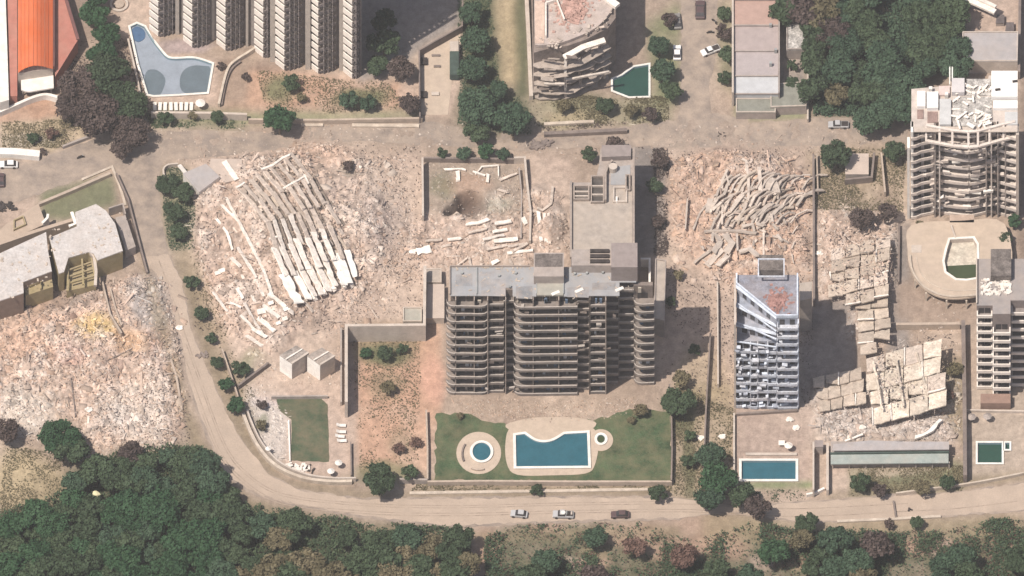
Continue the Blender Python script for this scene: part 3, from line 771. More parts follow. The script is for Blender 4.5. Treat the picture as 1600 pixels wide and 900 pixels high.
# ---- 2. the flat-roofed annex behind it
def annex():
    z = 11.7
    f, bk = 412, 238
    t = thing('annex_building', 'tan flat-roofed lower building directly behind the big centre block', 'building', (*XY(940, 400, z), 0))
    outer = pxy([(892, 405), (992, 405), (992, 248), (988, 232), (938, 232), (936, 258), (930, 285), (892, 285)], z)
    MB().prism(outer, 0, z).build('wall', M_concd, t)
    MB().prism(pxy([(893, 404), (988, 404), (988, 290), (893, 290)], z + .01), z, z + .12).build('roof', mat('tan_roof', (0.36, 0.315, 0.28), var=0.22, dust=0.6, dustcol=(.46, .39, .33)), t)
    MB().prism(pxy([(954, 289), (985, 289), (985, 258), (954, 262)], z), z, z + .1).build('roof', M_roofb, t)
    MB().prism(pxy([(940, 252), (986, 250), (986, 233), (940, 233)], z), z, z + 1.6).build('penthouse', mat('greybrown_roof', (0.27, 0.23, 0.22)), t)
    MB().strip(pxy([(892, 405), (892, 286)], z), 0.5, z, z + .9).strip(pxy([(990, 404), (990, 234)], z), .5, z, z + 1.0).build('parapet', M_bal, t)
    # light wells as flat dark sheets, colour giving their inner shade, with beams
    dk = mat('well_shade', (0.085, 0.075, 0.07), var=0.4)
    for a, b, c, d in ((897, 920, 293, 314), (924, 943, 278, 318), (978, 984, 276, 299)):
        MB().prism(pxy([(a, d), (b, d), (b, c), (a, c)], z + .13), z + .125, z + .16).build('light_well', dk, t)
        MB().strip(pxy([(a, d), (b, d), (b, c), (a, c)], z + .1), .3, z + .1, z + .9, True).build('well_kerb', M_bal, t)
        for q in range(1, 3 if b - a > 10 else 1):
            yy = c + (d - c) * q / 3
            MB().strip(pxy([(a, yy), (b, yy)], z + .5), .35, z + .2, z + .8).build('beam', M_conc, t)
    MB().strip(pxy([(946, 318), (946, 275), (951, 262), (957, 256)], z), .5, z, z + 1.5).build('divider', M_bal, t)
    MB().strip(pxy([(959, 317), (979, 317), (979, 295), (959, 295)], z), .35, z + .1, z + .7, True).build('roof_plinth', M_conc, t)
    c = MB(); c.cyl(*XY(958, 262, z + 1), 1.0, z, z + 1.6, 16); c.build('water_tank', M_conc, t)
    MB().box(*[v for v in (XY(962, 318, z)[0], XY(965, 318, z)[0], XY(0, 318, z)[1], XY(0, 310, z)[1])], z + .1, z + .8).build('vent_box', M_white, t)
annex()

def clutter(t, spans, n, y_of, seed):
    r = random.Random(seed); cl = [mat('curtain_cream', (.45, .40, .34), var=.1), mat('ac_white', (.62, .61, .60), var=.1), mat('dark_gap', (.03, .028, .03), var=.3), mat('blue_cloth', (.13, .18, .26), var=.1)]
    for k in range(n):
        for a, b in spans:
            for q in range(3):
                if r.random() < .45:
                    x = xb(r.uniform(a + 2, b - 2)); w_ = r.uniform(.3, .9); y = y_of(x); zz = k * FH + .25
                    MB().box(x - w_ / 2, x + w_ / 2, y, y + .4, zz, zz + r.uniform(.5, 2.0)).build('balcony_clutter', r.choice(cl), t)
_t = [o for o in bpy.data.objects if o.name == 'apartment_block'][0]
clutter(_t, [(714, 741), (742, 760), (806, 832), (834, 872), (874, 900), (922, 944), (994, 1018)], 12, lambda x: yb(617) + (1.2 if x < xb(980) else 4.4), 3)
# ---- 3. saw-toothed hotel, top left
def sawtooth():
    ap = [(248, 57), (301, 74), (353, 79), (412, 90), (445, 110), (498, 115), (551, 123)]
    t = thing('saw_toothed_hotel', 'tall hotel with saw-toothed white balconies at the top left', 'building', (*XY(400, 60), 0))
    n = 20; fh = 2.82
    front = []
    lit_w = 14
    for i, (ax, ay) in enumerate(ap):
        nxt = ap[i + 1] if i < len(ap) - 1 else (ax + 28, ay + 14)
        front.append((ax - lit_w, ay - 11)); front.append((ax, ay))
        front.append((min(nxt[0] - lit_w - 2, ax + 27), ay - 8)); 
    base = pxy(front)
    core = [(x + 0.3, y + 1.0) for x, y in base]
    poly = core + [(core[-1][0], yb(20)), (core[-1][0] - 3, yb(-60)), (core[0][0], yb(-60))]
    MB().prism(poly, -1, n * fh).build('wall', mat('hotel_wall', (0.30, 0.265, 0.25), var=0.25), t)
    MB().prism([(x, y) for x, y in offset(ccw(poly), .02, True)], n * fh + .005, n * fh + .5).build('roof', M_concd, t)
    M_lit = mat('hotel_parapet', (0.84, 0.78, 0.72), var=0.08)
    M_shade = mat('hotel_side_shaded', (0.20, 0.175, 0.17), var=0.5, fine=5)  # dark colour carries the shade of faces turned from the sun
    for i, (ax, ay) in enumerate(ap):
        A = Vector((*XY(ax - lit_w, ay - 11), 0)); B = Vector((*XY(ax, ay), 0)); Cc = Vector((*XY(front[3 * i + 2][0], front[3 * i + 2][1]), 0))
        f1 = f2 = None
        nrm = Vector(((B - A).y, -(B - A).x, 0)).normalized()
        if nrm.y > 0: nrm = -nrm
        n2 = Vector(((Cc - B).y, -(Cc - B).x, 0)).normalized()
        if n2.y > 0: n2 = -n2
        for k in range(n):
            if f1 is None:
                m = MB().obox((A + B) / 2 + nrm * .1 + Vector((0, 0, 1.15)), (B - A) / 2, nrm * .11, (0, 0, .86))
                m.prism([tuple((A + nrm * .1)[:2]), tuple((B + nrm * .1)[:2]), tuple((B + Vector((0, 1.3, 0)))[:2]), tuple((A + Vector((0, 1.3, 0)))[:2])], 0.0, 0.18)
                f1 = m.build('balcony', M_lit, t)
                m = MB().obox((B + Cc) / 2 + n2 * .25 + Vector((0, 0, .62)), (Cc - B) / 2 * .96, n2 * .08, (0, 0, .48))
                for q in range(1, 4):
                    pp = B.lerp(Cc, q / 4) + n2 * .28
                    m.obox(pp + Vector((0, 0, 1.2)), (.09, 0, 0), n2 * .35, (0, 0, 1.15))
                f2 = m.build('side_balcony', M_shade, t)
            else:
                for f in (f1, f2):
                    o = bpy.data.objects.new(f.name.split('.')[0], f.data); COL.objects.link(o); o.parent = t; o.location = (0, 0, k * fh)
    for px, py, w_ in ((277, 54, .9), (333, 63, .7), (386, 73, .6), (426, 97, 1.2), (481, 109, 1.2), (535, 111, 1.5)):
        x, y = XY(px, py)
        MB().box(x - w_ / 2, x + w_ / 2, y, y + 2.5, -.5, n * fh + .2).build('pillar', mat('pillar_render', (0.50, 0.445, 0.395), var=0.12), t)
sawtooth()

# ---- 4. white tower, top right
def white_tower():
    y0 = yb(343); n = 11
    t = thing('white_tower', 'white high-rise tower with wrecked roof at the right edge', 'building', (xb(1508), y0 + 8, 0))
    z = n * FH
    yc = y0 + 1.8; yr = yb(118, z)
    MB().prism([(xb(1424), yc), (xb(1460), yc), (xb(1462), yc + 1.5), (xb(1556), yc + 1.5), (xb(1558), yc), (xb(1590), yc), (xb(1590), yr), (xb(1545), yr), (xb(1543), yr - 2), (xb(1424), yr - 4)], -1, z).build('wall', mat('tower_wall', (0.50, 0.44, 0.40), var=0.2), t)
    M_tw = mat('tower_slab', (0.68, 0.61, 0.56), var=0.18, scale=1.0, dust=.4)
    sec = [[(1424, -2.5), (1424, 0.9), (1432, .7), (1440, 0.1), (1458, -.5), (1459, -2.6)],
           [(1463, -3), (1463, -.9), (1480, -.3), (1497, .1), (1513, .3), (1513, -3)],
           [(1515, -3), (1515, .3), (1526, 0.0), (1540, -.6), (1540, -3)],
           [(1542, -3), (1542, -1.0), (1556, -.6), (1557, -3)],
           [(1560, -2.5), (1560, -.4), (1575, .3), (1587, .9), (1588, -2.5)]]
    for si, pp in enumerate(sec):
        pts = [(xb(a), y0 + .9 - b * 1.1 + (0 if b > -2 else 0.0)) for a, b in pp]
        first = None
        for k in range(n):
            if first is None:
                m = MB().prism(ccw(pts), 0, 0.3).strip(pts, .2, .3, 1.15)
                first = m.build('balcony', M_tw, t)
            else:
                o = bpy.data.objects.new('balcony', first.data); COL.objects.link(o); o.parent = t
                o.location = (rnd.uniform(-.08, .08), rnd.uniform(-.1, .1), k * FH); o.rotation_euler = (rnd.uniform(-.003, .003), rnd.uniform(-.003, .003), 0)
    for k in range(n):
        for px in (1434, 1449): window_mesh(1.5, 2.0, t, xb(px), yc - .03, k * FH + .35)
        for px in (1472, 1484, 1496, 1508, 1522, 1534, 1548): window_mesh(1.4, 2.0, t, xb(px), yc + 1.47, k * FH + .35)
        for px in (1567, 1580): window_mesh(1.3, 2.0, t, xb(px), yc - .03, k * FH + .35)
    for px in (1461, 1468, 1541, 1549, 1559, 1571):
        MB().box(xb(px) - .16, xb(px) + .16, y0 + .6, yc + 1.6, 0, z).build('pier', M_tw if px in (1468, 1549) else M_concd, t)
    for px, d in ((1419.5, 0), (1425, 0)): MB().box(xb(px) - .3, xb(px) + .3, y0 + .2, y0 + 3.4, 0, z * (0.82 if px < 1421 else 1)).build('edge_fin', M_white, t)
    MB().box(xb(1587.5), xb(1592), y0 - .2, y0 + 3, 0, z - .5).build('edge_fin', M_conc, t)
    for px in (1460, 1542): pass
    # open frame storey and wrecked roof
    def rp(a, b, c, d, h, m, nm='roof_panel', zz=z): MB().prism(pxy([(a, d), (b, d), (b, c), (a, c)], zz), zz - .2, zz + h).build(nm, m, t)
    M_rw = mat('white_roof', (0.82, 0.80, 0.78), var=0.06); M_rp = mat('pale_blue_roof', (0.50, 0.50, 0.50), var=.12); M_pk = mat('pink_roof', (0.60, 0.49, 0.46), var=.15)
    rp(1433, 1446, 146, 170, 1.0, M_rw); rp(1448, 1466, 148, 173, 1.2, M_rw); rp(1468, 1486, 158, 198, .9, M_rp); rp(1467, 1484, 137, 151, .7, M_pk)
    rp(1487, 1507, 128, 150, 1.5, mat('lilac_roof', (0.56, 0.53, 0.53), var=.1)); rp(1549, 1590, 118, 158, 1.8, M_rw); rp(1552, 1590, 161, 173, 1.0, M_rw); rp(1570, 1590, 176, 196, .4, M_rp)
    rp(1433, 1443, 172, 186, .2, mat('rusty_roof', (0.27, 0.19, 0.17), var=.3)); rp(1449, 1465, 175, 192, .2, mat('rusty_roof', (0.27, 0.19, 0.17)))
    rp(1489, 1550, 152, 198, .25, mat('debris_roof', (0.40, 0.38, 0.36), var=.6, fine=2.5, bump=.8)); rp(1428, 1590, 198, 206, .05, M_conc)
    rp(1510, 1548, 124, 150, .2, mat('debris_roof', (0.40, 0.38, 0.36)))
    # ring of empty frames on the sloped top storey
    fr = [(1447, 196), (1468, 200), (1488, 204), (1513, 206), (1528, 205), (1546, 200), (1568, 194), (1586, 190)]
    fr2 = [(a, b + 24) for a, b in fr]
    for q in range(len(fr) - 1):
        a, b = P(*fr[q], z + .4), P(*fr[q + 1], z + .4); c, d = P(*fr2[q], z - 2.6), P(*fr2[q + 1], z - 2.6)
        MB().beam([a, b], .6, .5).build('frame_beam', M_tw, t); MB().beam([c, d], .7, .6).build('frame_beam', M_tw, t); MB().beam([a, c], .5, .5).build('frame_post', M_tw, t)
    ds = MB()
    for q in range(46):
        p = P(rnd.uniform(1490, 1548), rnd.uniform(128, 198), z + rnd.uniform(.3, 1.0)); a = rnd.uniform(0, 3.14); L_ = rnd.uniform(.3, 1.6)
        ds.obox(p, (L_ * math.cos(a), L_ * math.sin(a), rnd.uniform(-.2, .2)), (-.22 * math.sin(a), .22 * math.cos(a), 0), (0, 0, .12))
    tag(ds.build('roof_wreckage', M_slabw, t), kind='stuff')
    MB().beam([P(1511, 193, z + 1.2), P(1522, 199, z + 1.0)], .9, .4).build('fallen_panel', M_white, t)
    for px, py in ((1454, 138), (1479, 147), (1521, 146)): MB().box(*(lambda p: (p.x - .4, p.x + .4, p.y - .4, p.y + .4))(P(px, py, z + 1.2)), z + .1, z + 1.5).build('roof_tank', M_white, t)
    for px in (1484, 1488): MB().box(xb(px) - .14, xb(px) + .14, yb(135, z), yb(108, z), z - .3, z + .9).build('mast_wall', M_white, t)
    for px, py in ((1559, 140), (1586, 127)): MB().obox(P(px, py, z + 1.9), (.6, .1, 0), (-.05, .3, 0), (0, 0, .12)).build('roof_hatch', M_dark, t)
    MB().prism([(xb(1484), y0 - 3.2), (xb(1522), y0 - 3.2), (xb(1522), y0 - .9), (xb(1484), y0 - .9)], 0, 3.0).build('entrance_porch', mat('porch_roof', (0.44, 0.34, 0.28)), t)
white_tower()

def breakage(t, x0, x1, yf, z0, z1, n, mats, seed, s=1.0):
    r = random.Random(seed)
    for q in range(n):
        x = r.uniform(x0, x1); w2 = r.uniform(.25, 1.2) * s
        MB().obox((x, yf + r.uniform(-.3, 1.1), r.uniform(z0, z1)), (w2, r.uniform(-.1, .1), r.uniform(-.25, .25)), (0, r.uniform(.1, .45), r.uniform(-.1, .1)), (r.uniform(-.05, .05), -.05, r.uniform(.08, .5) * s)).build('broken_panel', r.choice(mats), t)
_f = {o.name: o for o in bpy.data.objects if o.parent is None}
breakage(_f['white_tower'], xb(1428), xb(1586), yb(343) + .9, 1, 32, 120, (MATS['tower_slab'], MATS['tower_wall'], M_white, MATS['wreck_dark'] if 'wreck_dark' in MATS else M_concd), 4)
breakage(_f['apartment_block'], xb(704), xb(965), yb(617) + .4, 1, 34, 46, (M_bal, M_cap, M_facade), 5, .8)
_t = _f['apartment_block']
for a, b, c_, d_ in ((712, 738, 428, 446), (752, 790, 436, 462), (806, 832, 447, 466), (886, 920, 448, 464), (925, 962, 441, 452), (750, 772, 424, 431)):
    MB().prism(pxy([(a, d_), (b, d_ + 1), (b, c_), (a, c_ + 1)], 36.25), 36.222, 36.245).build('roof_patch', mat('roof_patch', (0.25, 0.255, 0.27), var=.2, objvar=.2, dust=.5), _t)
_m = MB()
for q in range(260):
    p = P(rnd.uniform(706, 990), 418 + 52 * rnd.random() ** 2.2, 36.28); s_ = .05 + .32 * rnd.random() ** 3; w2 = rnd.uniform(0, 3)
    _m.obox(p, (s_ * 1.5 * math.cos(w2), s_ * 1.5 * math.sin(w2), 0), (-s_ * .5 * math.sin(w2), s_ * .5 * math.cos(w2), 0), (0, 0, s_ * .3))
tag(_m.build('roof_grit', M_slabt, _t), kind='stuff')
# ---- 5. blue-grey tower with the slanted top
def blue_tower():
    y0 = yb(640); n = 11
    t = thing('blue_grey_tower', 'narrow blue-grey tower with a slanted open top and dusty red roof pile', 'building', (xb(1198), y0 + 10, 0))
    M_bt = mat('blue_facade', (0.30, 0.33, 0.40), var=0.28, dust=.35); M_bs = mat('blue_slab', (0.52, 0.56, 0.64), var=0.3, scale=1.1, fine=5, dust=.4)
    M_bl = mat('light_blue_trim', (0.56, 0.61, 0.70), var=.25)
    yr = yb(430, n * FH); zt = n * FH
    xl, xm, xr = xb(1151), xb(1213), xb(1246)
    MB().prism([(xl, y0 + 1.6), (xr, y0 + 1.6), (xr, yr), (xl, yr)], -1, 8 * FH).build('wall', M_bt, t)
    for k in (8, 9, 10):
        sb = 3.4 * (k - 7.2)
        MB().prism([(xl, y0 + 1.6 + sb), (xm, y0 + 1.6), (xr, y0 + 1.6), (xr, yr), (xl, yr)], k * FH + .01, (k + 1) * FH).build('upper_wall', M_bt, t)
        MB().prism([(xl - .2, y0 + 1.0 + sb), (xm, y0 + 1.0), (xm, y0 + 1.9), (xl - .2, y0 + 1.9 + sb)], (k + 1) * FH - .1, (k + 1) * FH + .12).build('slanted_ledge', M_bl, t)
        MB().beam([Vector((xl, y0 - 1.6 + sb, k * FH + .5)), Vector((xm, y0 - .4, k * FH + .3))], .3, .3).build('slanted_beam', M_bl, t)
        for q in range(1, 5):
            f = q / 5; x = xl + (xm - xl) * f; y = y0 + 1.6 + sb * (1 - f)
            window_mesh(1.2, 1.8, t, x, y - .06, k * FH + .5, math.atan2(-sb, xm - xl))
    MB().prism([(xl, y0 + 1.7 + sb), (xm, y0 + 1.7), (xr, y0 + 1.7), (xr, yr), (xl, yr)], zt + .005, zt + .12).build('roof', mat('dark_dusty_roof', (0.23, 0.24, 0.29), var=.35, fine=2.5, dust=.5, dustcol=(.32, .26, .24)), t)
    MB().strip([(xl, yr), (xl, y0 + 1.8 + sb), (xm, y0 + 1.7), (xr, y0 + 1.7), (xr, yr)], .35, zt, zt + .9).build('parapet', M_bl, t)
    MB().prism(pxy([(1186, 432), (1224, 432), (1224, 408), (1186, 408)], zt), zt, zt + 2.4).build('stair_house', mat('dark_gravel_roof', (0.15, 0.13, 0.12)), t)
    MB().strip(pxy([(1185, 433), (1225, 433), (1225, 406), (1185, 406)], zt + 2.3), .3, zt + 2.3, zt + 2.7, True).build('stair_house_parapet', M_bs, t)
    # red rubble heap on the roof
    hp = MB(); M_rd = mat('red_brick_dust', (0.33, 0.19, 0.17), var=.4, fine=3, bump=.8)
    for q in range(240):
        r_ = abs(rnd.gauss(0, 1)); a = rnd.uniform(0, 6.28)
        p = P(1214 + r_ * 11 * math.cos(a), 470 + r_ * 11 * math.sin(a), zt + .2 + .9 * max(0, 1 - r_ / 1.6) * rnd.random())
        if p.x > xr - .6 or p.x < xl + .6 or p.y < y0 + 2.2 + sb * (xm - p.x) / (xm - xl): continue
        s_ = rnd.uniform(.12, .38); hp.obox(p, (s_, s_ * .3, 0), (-s_ * .2, s_ * .7, .1), (0, .1, s_ * .4))
    tag(hp.build('brick_heap', M_rd, t), kind='stuff')
    sec = [(1151, 1172), (1173.5, 1183), (1185, 1199), (1200, 1212.5), (1215, 1246)]
    for si, (a, b) in enumerate(sec):
        first = None
        for k in range(8 if si < 4 else 11):
            if first is None:
                d_ = (.3, .0, .25, .1, -.1)[si]
                pts = [(xb(a), y0 + 1.7), (xb(a), y0 + d_), (xb(b), y0 + d_), (xb(b), y0 + 1.7)]
                first = MB().prism(ccw(pts), 0, .3).strip(pts, .18, .3, 1.1).build('balcony', M_bs, t)
            else:
                o = bpy.data.objects.new('balcony', first.data); COL.objects.link(o); o.parent = t
                o.location = (rnd.uniform(-.06, .06), rnd.uniform(-.2, .12), k * FH + rnd.uniform(-.08, .08)); o.rotation_euler = (0, rnd.uniform(-.003, .003), 0)
    for k in range(11):
        for px in (1156, 1166, 1178, 1191, 1206, 1222, 1238):
            if k > 7 and px < 1213: continue
            window_mesh(1.2, 1.9, t, xb(px), y0 + 1.57, k * FH + .4)
    for px in (1172.7, 1184, 1199.6, 1213.8): MB().box(xb(px) - .12, xb(px) + .12, y0 + .15, y0 + 1.65, 0, 8 * FH).build('party_wall', M_bs, t)
    r2 = random.Random(9)
    for q in range(90):
        x = r2.uniform(xl, xr - 1); zz = r2.uniform(.5, 24); y = y0 + r2.uniform(-.2, 1.2); w2 = r2.uniform(.2, .8)
        MB().obox((x, y, zz), (w2, 0, r2.uniform(-.15, .15)), (0, r2.uniform(.15, .5), .1), (0, -.05, r2.uniform(.06, .35))).build('broken_panel', r2.choice((M_bs, M_bs, M_bl, M_bt)), t)
    MB().box(xb(1147), xb(1150), y0 + .3, yr, -.5, zt - 1).build('side_wall', M_conc, t)
    MB().box(xb(1246.3), xb(1248.3), y0 + .3, yr, -.5, zt - .6).build('side_wall', M_bl, t)
    MB().prism(pxy([(1249, 470), (1268, 466), (1269, 440), (1249, 442)], 12), 0, 12).build('side_terrace', mat('tan_roof', (0.40, 0.335, 0.28)), t)
blue_tower()

# ---- 6. right hand block with white-framed balconies
def right_block():
    y0 = yb(622); n = 9
    t = thing('stepped_block', 'stepped apartment block with white-framed balconies at the lower right edge', 'building', (xb(1565), y0 + 10, 0))
    z = n * FH + 3
    MB().prism([(xb(1526), y0 + 4), (xb(1551), y0 + 4), (xb(1551), y0 + 1.5), (xb(1579), y0 + 1.5), (xb(1579), y0 + 5.5), (xb(1650), y0 + 5.5), (xb(1650), yb(405, z)), (xb(1526), yb(405, z))], -1, z).build('wall', mat('rightblock_wall', (0.24, 0.20, 0.19), var=.2), t)
    MB().prism([(xb(1526), y0 + 4.0), (xb(1551), y0 + 4.0), (xb(1551), y0 + 1.5), (xb(1579), y0 + 1.5), (xb(1579), y0 + 5.5), (xb(1650), y0 + 5.5), (xb(1650), yb(405, z)), (xb(1526), yb(405, z))], z + .005, z + .15).build('roof', mat('grey_flat_roof', (0.27, 0.25, 0.25), var=.12, dust=.4), t)
    MB().prism(pxy([(1548, 440), (1580, 440), (1580, 398), (1548, 398)], z), z + .1, z + 2.2).build('roof_house', mat('dark_gravel_roof', (0.15, 0.13, 0.12)), t)
    MB().strip([(xb(1526), y0 + 4.2), (xb(1526), yb(406, z))], .3, z, z + .9).build('parapet', M_conc, t)
    M_f = mat('white_frame', (0.74, 0.68, 0.63), var=.1, dust=.2); M_in = mat('balcony_floor', (0.25, 0.22, 0.21), var=.3, fine=4)
    def frame(x0, x1, yf, dep):
        m = MB().box(x0, x1, yf, yf + dep, 0, .25)
        f = m.build('balcony', M_in, t)
        g = MB().strip([(x0, yf + dep), (x0, yf), (x1, yf), (x1, yf + dep)], .3, .26, 1.2).build('balcony_rail', M_f, t)
        return f, g
    for (a, b, yf, dep, k0, k1) in ((1527, 1549.5, y0 + 2.6, 1.5, 0, 10), (1552, 1578, y0 - .2, 1.8, 0, 9), (1581, 1640, y0 + 3.4, 2.2, 0, 10)):
        f, g = frame(xb(a), xb(b), yf, dep)
        for k in range(k0 + 1, k1):
            for q in (f, g):
                o = bpy.data.objects.new(q.name.split('.')[0], q.data); COL.objects.link(o); o.parent = t; o.location = (rnd.uniform(-.04, .04), 0, k * FH)
        for k in range(k0, k1):
            for w_ in ((a + b) / 2 - 5, (a + b) / 2 + 5): window_mesh(1.3, 1.9, t, xb(w_), yf + dep - .1, k * FH + .3)
    MB().prism([(xb(1532), y0 - 3.4), (xb(1579), y0 - 3.4), (xb(1579), y0 - .6), (xb(1532), y0 - .6)], 0, 2.4).build('entrance_roof', mat('brown_terrace', (0.27, 0.18, 0.145), var=.15), t)
    rb = MB()
    for q in range(70):
        p = P(rnd.uniform(1534, 1578), rnd.uniform(436, 461), z + .35); s_ = rnd.uniform(.2, .6); a = rnd.uniform(0, 3)
        rb.obox(p, (s_ * math.cos(a), s_ * math.sin(a), 0), (-s_ * .6 * math.sin(a), s_ * .6 * math.cos(a), .1), (0, 0, s_ * .4))
    tag(rb.build('roof_rubble', M_slabw, t), kind='stuff')
right_block()

# ---- 7. curved wrecked building, top centre
def curved_wreck():
    t = thing('curved_wreck', 'curved half-collapsed building with tilted storeys at the top centre', 'building', (*XY(890, 110), 0))
    M_cw = mat('wreck_concrete', (0.36, 0.31, 0.275), var=.3, dust=.3)
    n = 6; z = n * FH
    base = [(834, 152), (866, 152), (886, 150), (915, 140), (950, 122), (962, 106)]
    back = [(962, 20), (930, -40), (834, -40)]
    MB().prism(pxy(base) [:1] + [(x, y + 1.6) for x, y in pxy(base)][1:] + pxy(back), -.5, z - 1).build('wall', mat('wreck_wall', (0.23, 0.19, 0.17), var=.3), t)
    arc = smooth_path([(836, 70), (852, 70), (878, 66), (905, 56), (930, 44), (948, 26), (958, 8), (950, -20)], 4)
    MB().prism(pxy(arc + [(940, -120), (832, -120)], z), z - .9, z).build('roof', mat('wreck_roof', (0.42, 0.36, 0.335), var=.22, fine=2.5, dust=.5), t)
    for k in range(n - 1):
        tl = .35 * (k % 2) + .2 * k
        pts = smooth_path([(834, 152), (866, 153), (888, 150), (915, 140), (950, 121)], 3)
        w2 = [Vector((*XY(a, b), 0)) for a, b in pts]
        m = MB().rag([p + Vector((0, -.2 + .12 * k, .3 + .5 * math.sin(k * 2 + i * .4))) for i, p in enumerate(w2)], 2.6, .35, 0.12)
        o = m.build('storey_slab', M_cw, t); o.location = (rnd.uniform(-.3, .3), rnd.uniform(-.5, .5), k * FH)
    MB().beam([P(881, 90, 15), P(896, 82, 15.3), P(910, 74, 15.5), P(945, 63, 15.5)], 1.3, .8, .3).build('torn_parapet', M_slabw, t)
    MB().beam([P(884, 92, 14), P(883, 115, 10), P(884, 152, .5)], .6, .5).build('torn_column', M_slabw, t)
    for (a, b) in (((838, 95), (838, 140)), ((850, 95), (850, 142)), ((905, 90), (908, 138)), ((925, 78), (928, 130)), ((940, 70), (944, 122))):
        MB().beam([P(*a, 13), P(*b, 1.5)], .7, .6).build('column', M_cw, t)
    for k in range(5):
        for px, py in ((842, 150), (858, 151), (874, 150), (897, 144), (912, 138), (930, 130), (943, 122)):
            q = P(px, py); window_mesh(1.6, 1.7, t, q.x, q.y + 1.5, k * FH + .8)
    for (a, b) in (((835, 93), (880, 93)), ((835, 117), (850, 117)), ((850, 131), (882, 131)), ((886, 106), (950, 78)), ((884, 125), (952, 112))):
        MB().beam([P(*a, 8), P(*b, 8)], .45, .5).build('edge_beam', mat('pale_wreck', (0.56, 0.50, 0.45)), t)
    hp = MB()
    for q in range(700):
        a, r_ = rnd.uniform(0, 6.28), abs(rnd.gauss(0, .6)); p = P(893 + 24 * r_ * math.cos(a), 14 + 24 * r_ * math.sin(a), z + .1 + 1.0 * max(0, 1 - r_) * rnd.random())
        s_ = rnd.uniform(.08, .38); hp.obox(p, (s_, 0, 0), (0, s_ * .7, .1), (0, 0, s_ * .5))
    tag(hp.build('brick_heap', mat('pink_brick_dust', (0.42, 0.27, 0.23), var=.4, fine=3), t), kind='stuff')
    MB().strip(pxy([(853, 60), (853, 8), (870, 3), (882, 34)], z), .3, z, z + 1.1).build('roof_partition', M_slabw, t)
    MB().prism(pxy([(836, 68), (850, 68), (850, 2), (836, 2)], z), z + .01, z + .12).build('roof_strip', mat('peach_roof', (0.55, 0.42, 0.35)), t)
    MB().beam([P(945, -5, z + .6), P(965, 10, z + .6)], 1.6, 1.0).build('roof_beam', M_slabw, t)
curved_wreck()
def wreck_extra():
    t = [o for o in bpy.data.objects if o.name == 'curved_wreck'][0]; M_cw = MATS['wreck_concrete']
    for q in range(24):
        u = rnd.random(); px = 838 + 112 * u; bz = rnd.uniform(.5, 16); py0 = 152 - max(0, u - .35) * 45
        p = P(px, py0 - 2, 0); y = p.y + rnd.uniform(-2.6, .4); L_ = rnd.uniform(.8, 3.4); a = rnd.gauss(.35 * u, .35)
        MB().rag([Vector((p.x, y, bz)), Vector((p.x + L_ * math.cos(a), y + L_ * math.sin(a) * .8, bz + rnd.uniform(-1.0, .8)))], rnd.uniform(.3, 1.3), rnd.uniform(.15, .4), rnd.uniform(-.7, .7)).build('hanging_piece', rnd.choice((M_cw, MATS['wreck_wall'], M_slabt)), t)
    for q in range(30):
        a, b = rnd.uniform(840, 955), rnd.uniform(60, 75); b -= max(0, (a - 880)) * .55
        p = P(a, b, 18.2); an = rnd.uniform(0, 3); L_ = rnd.uniform(.3, 1.4)
        MB().beam([p, p + Vector((L_ * math.cos(an), L_ * math.sin(an), rnd.uniform(-.4, .2)))], rnd.uniform(.2, .7), .2).build('roof_fragment', rnd.choice((M_cw, M_slab)), t)
wreck_extra()
# ---- 8. other low buildings
def Pz(px, py, lift=0.0):
    z = lift
    for _ in range(4):
        x, y = XY(px, py, z); z = float(HW(x, y)) + lift
    return Vector((x, y, z))

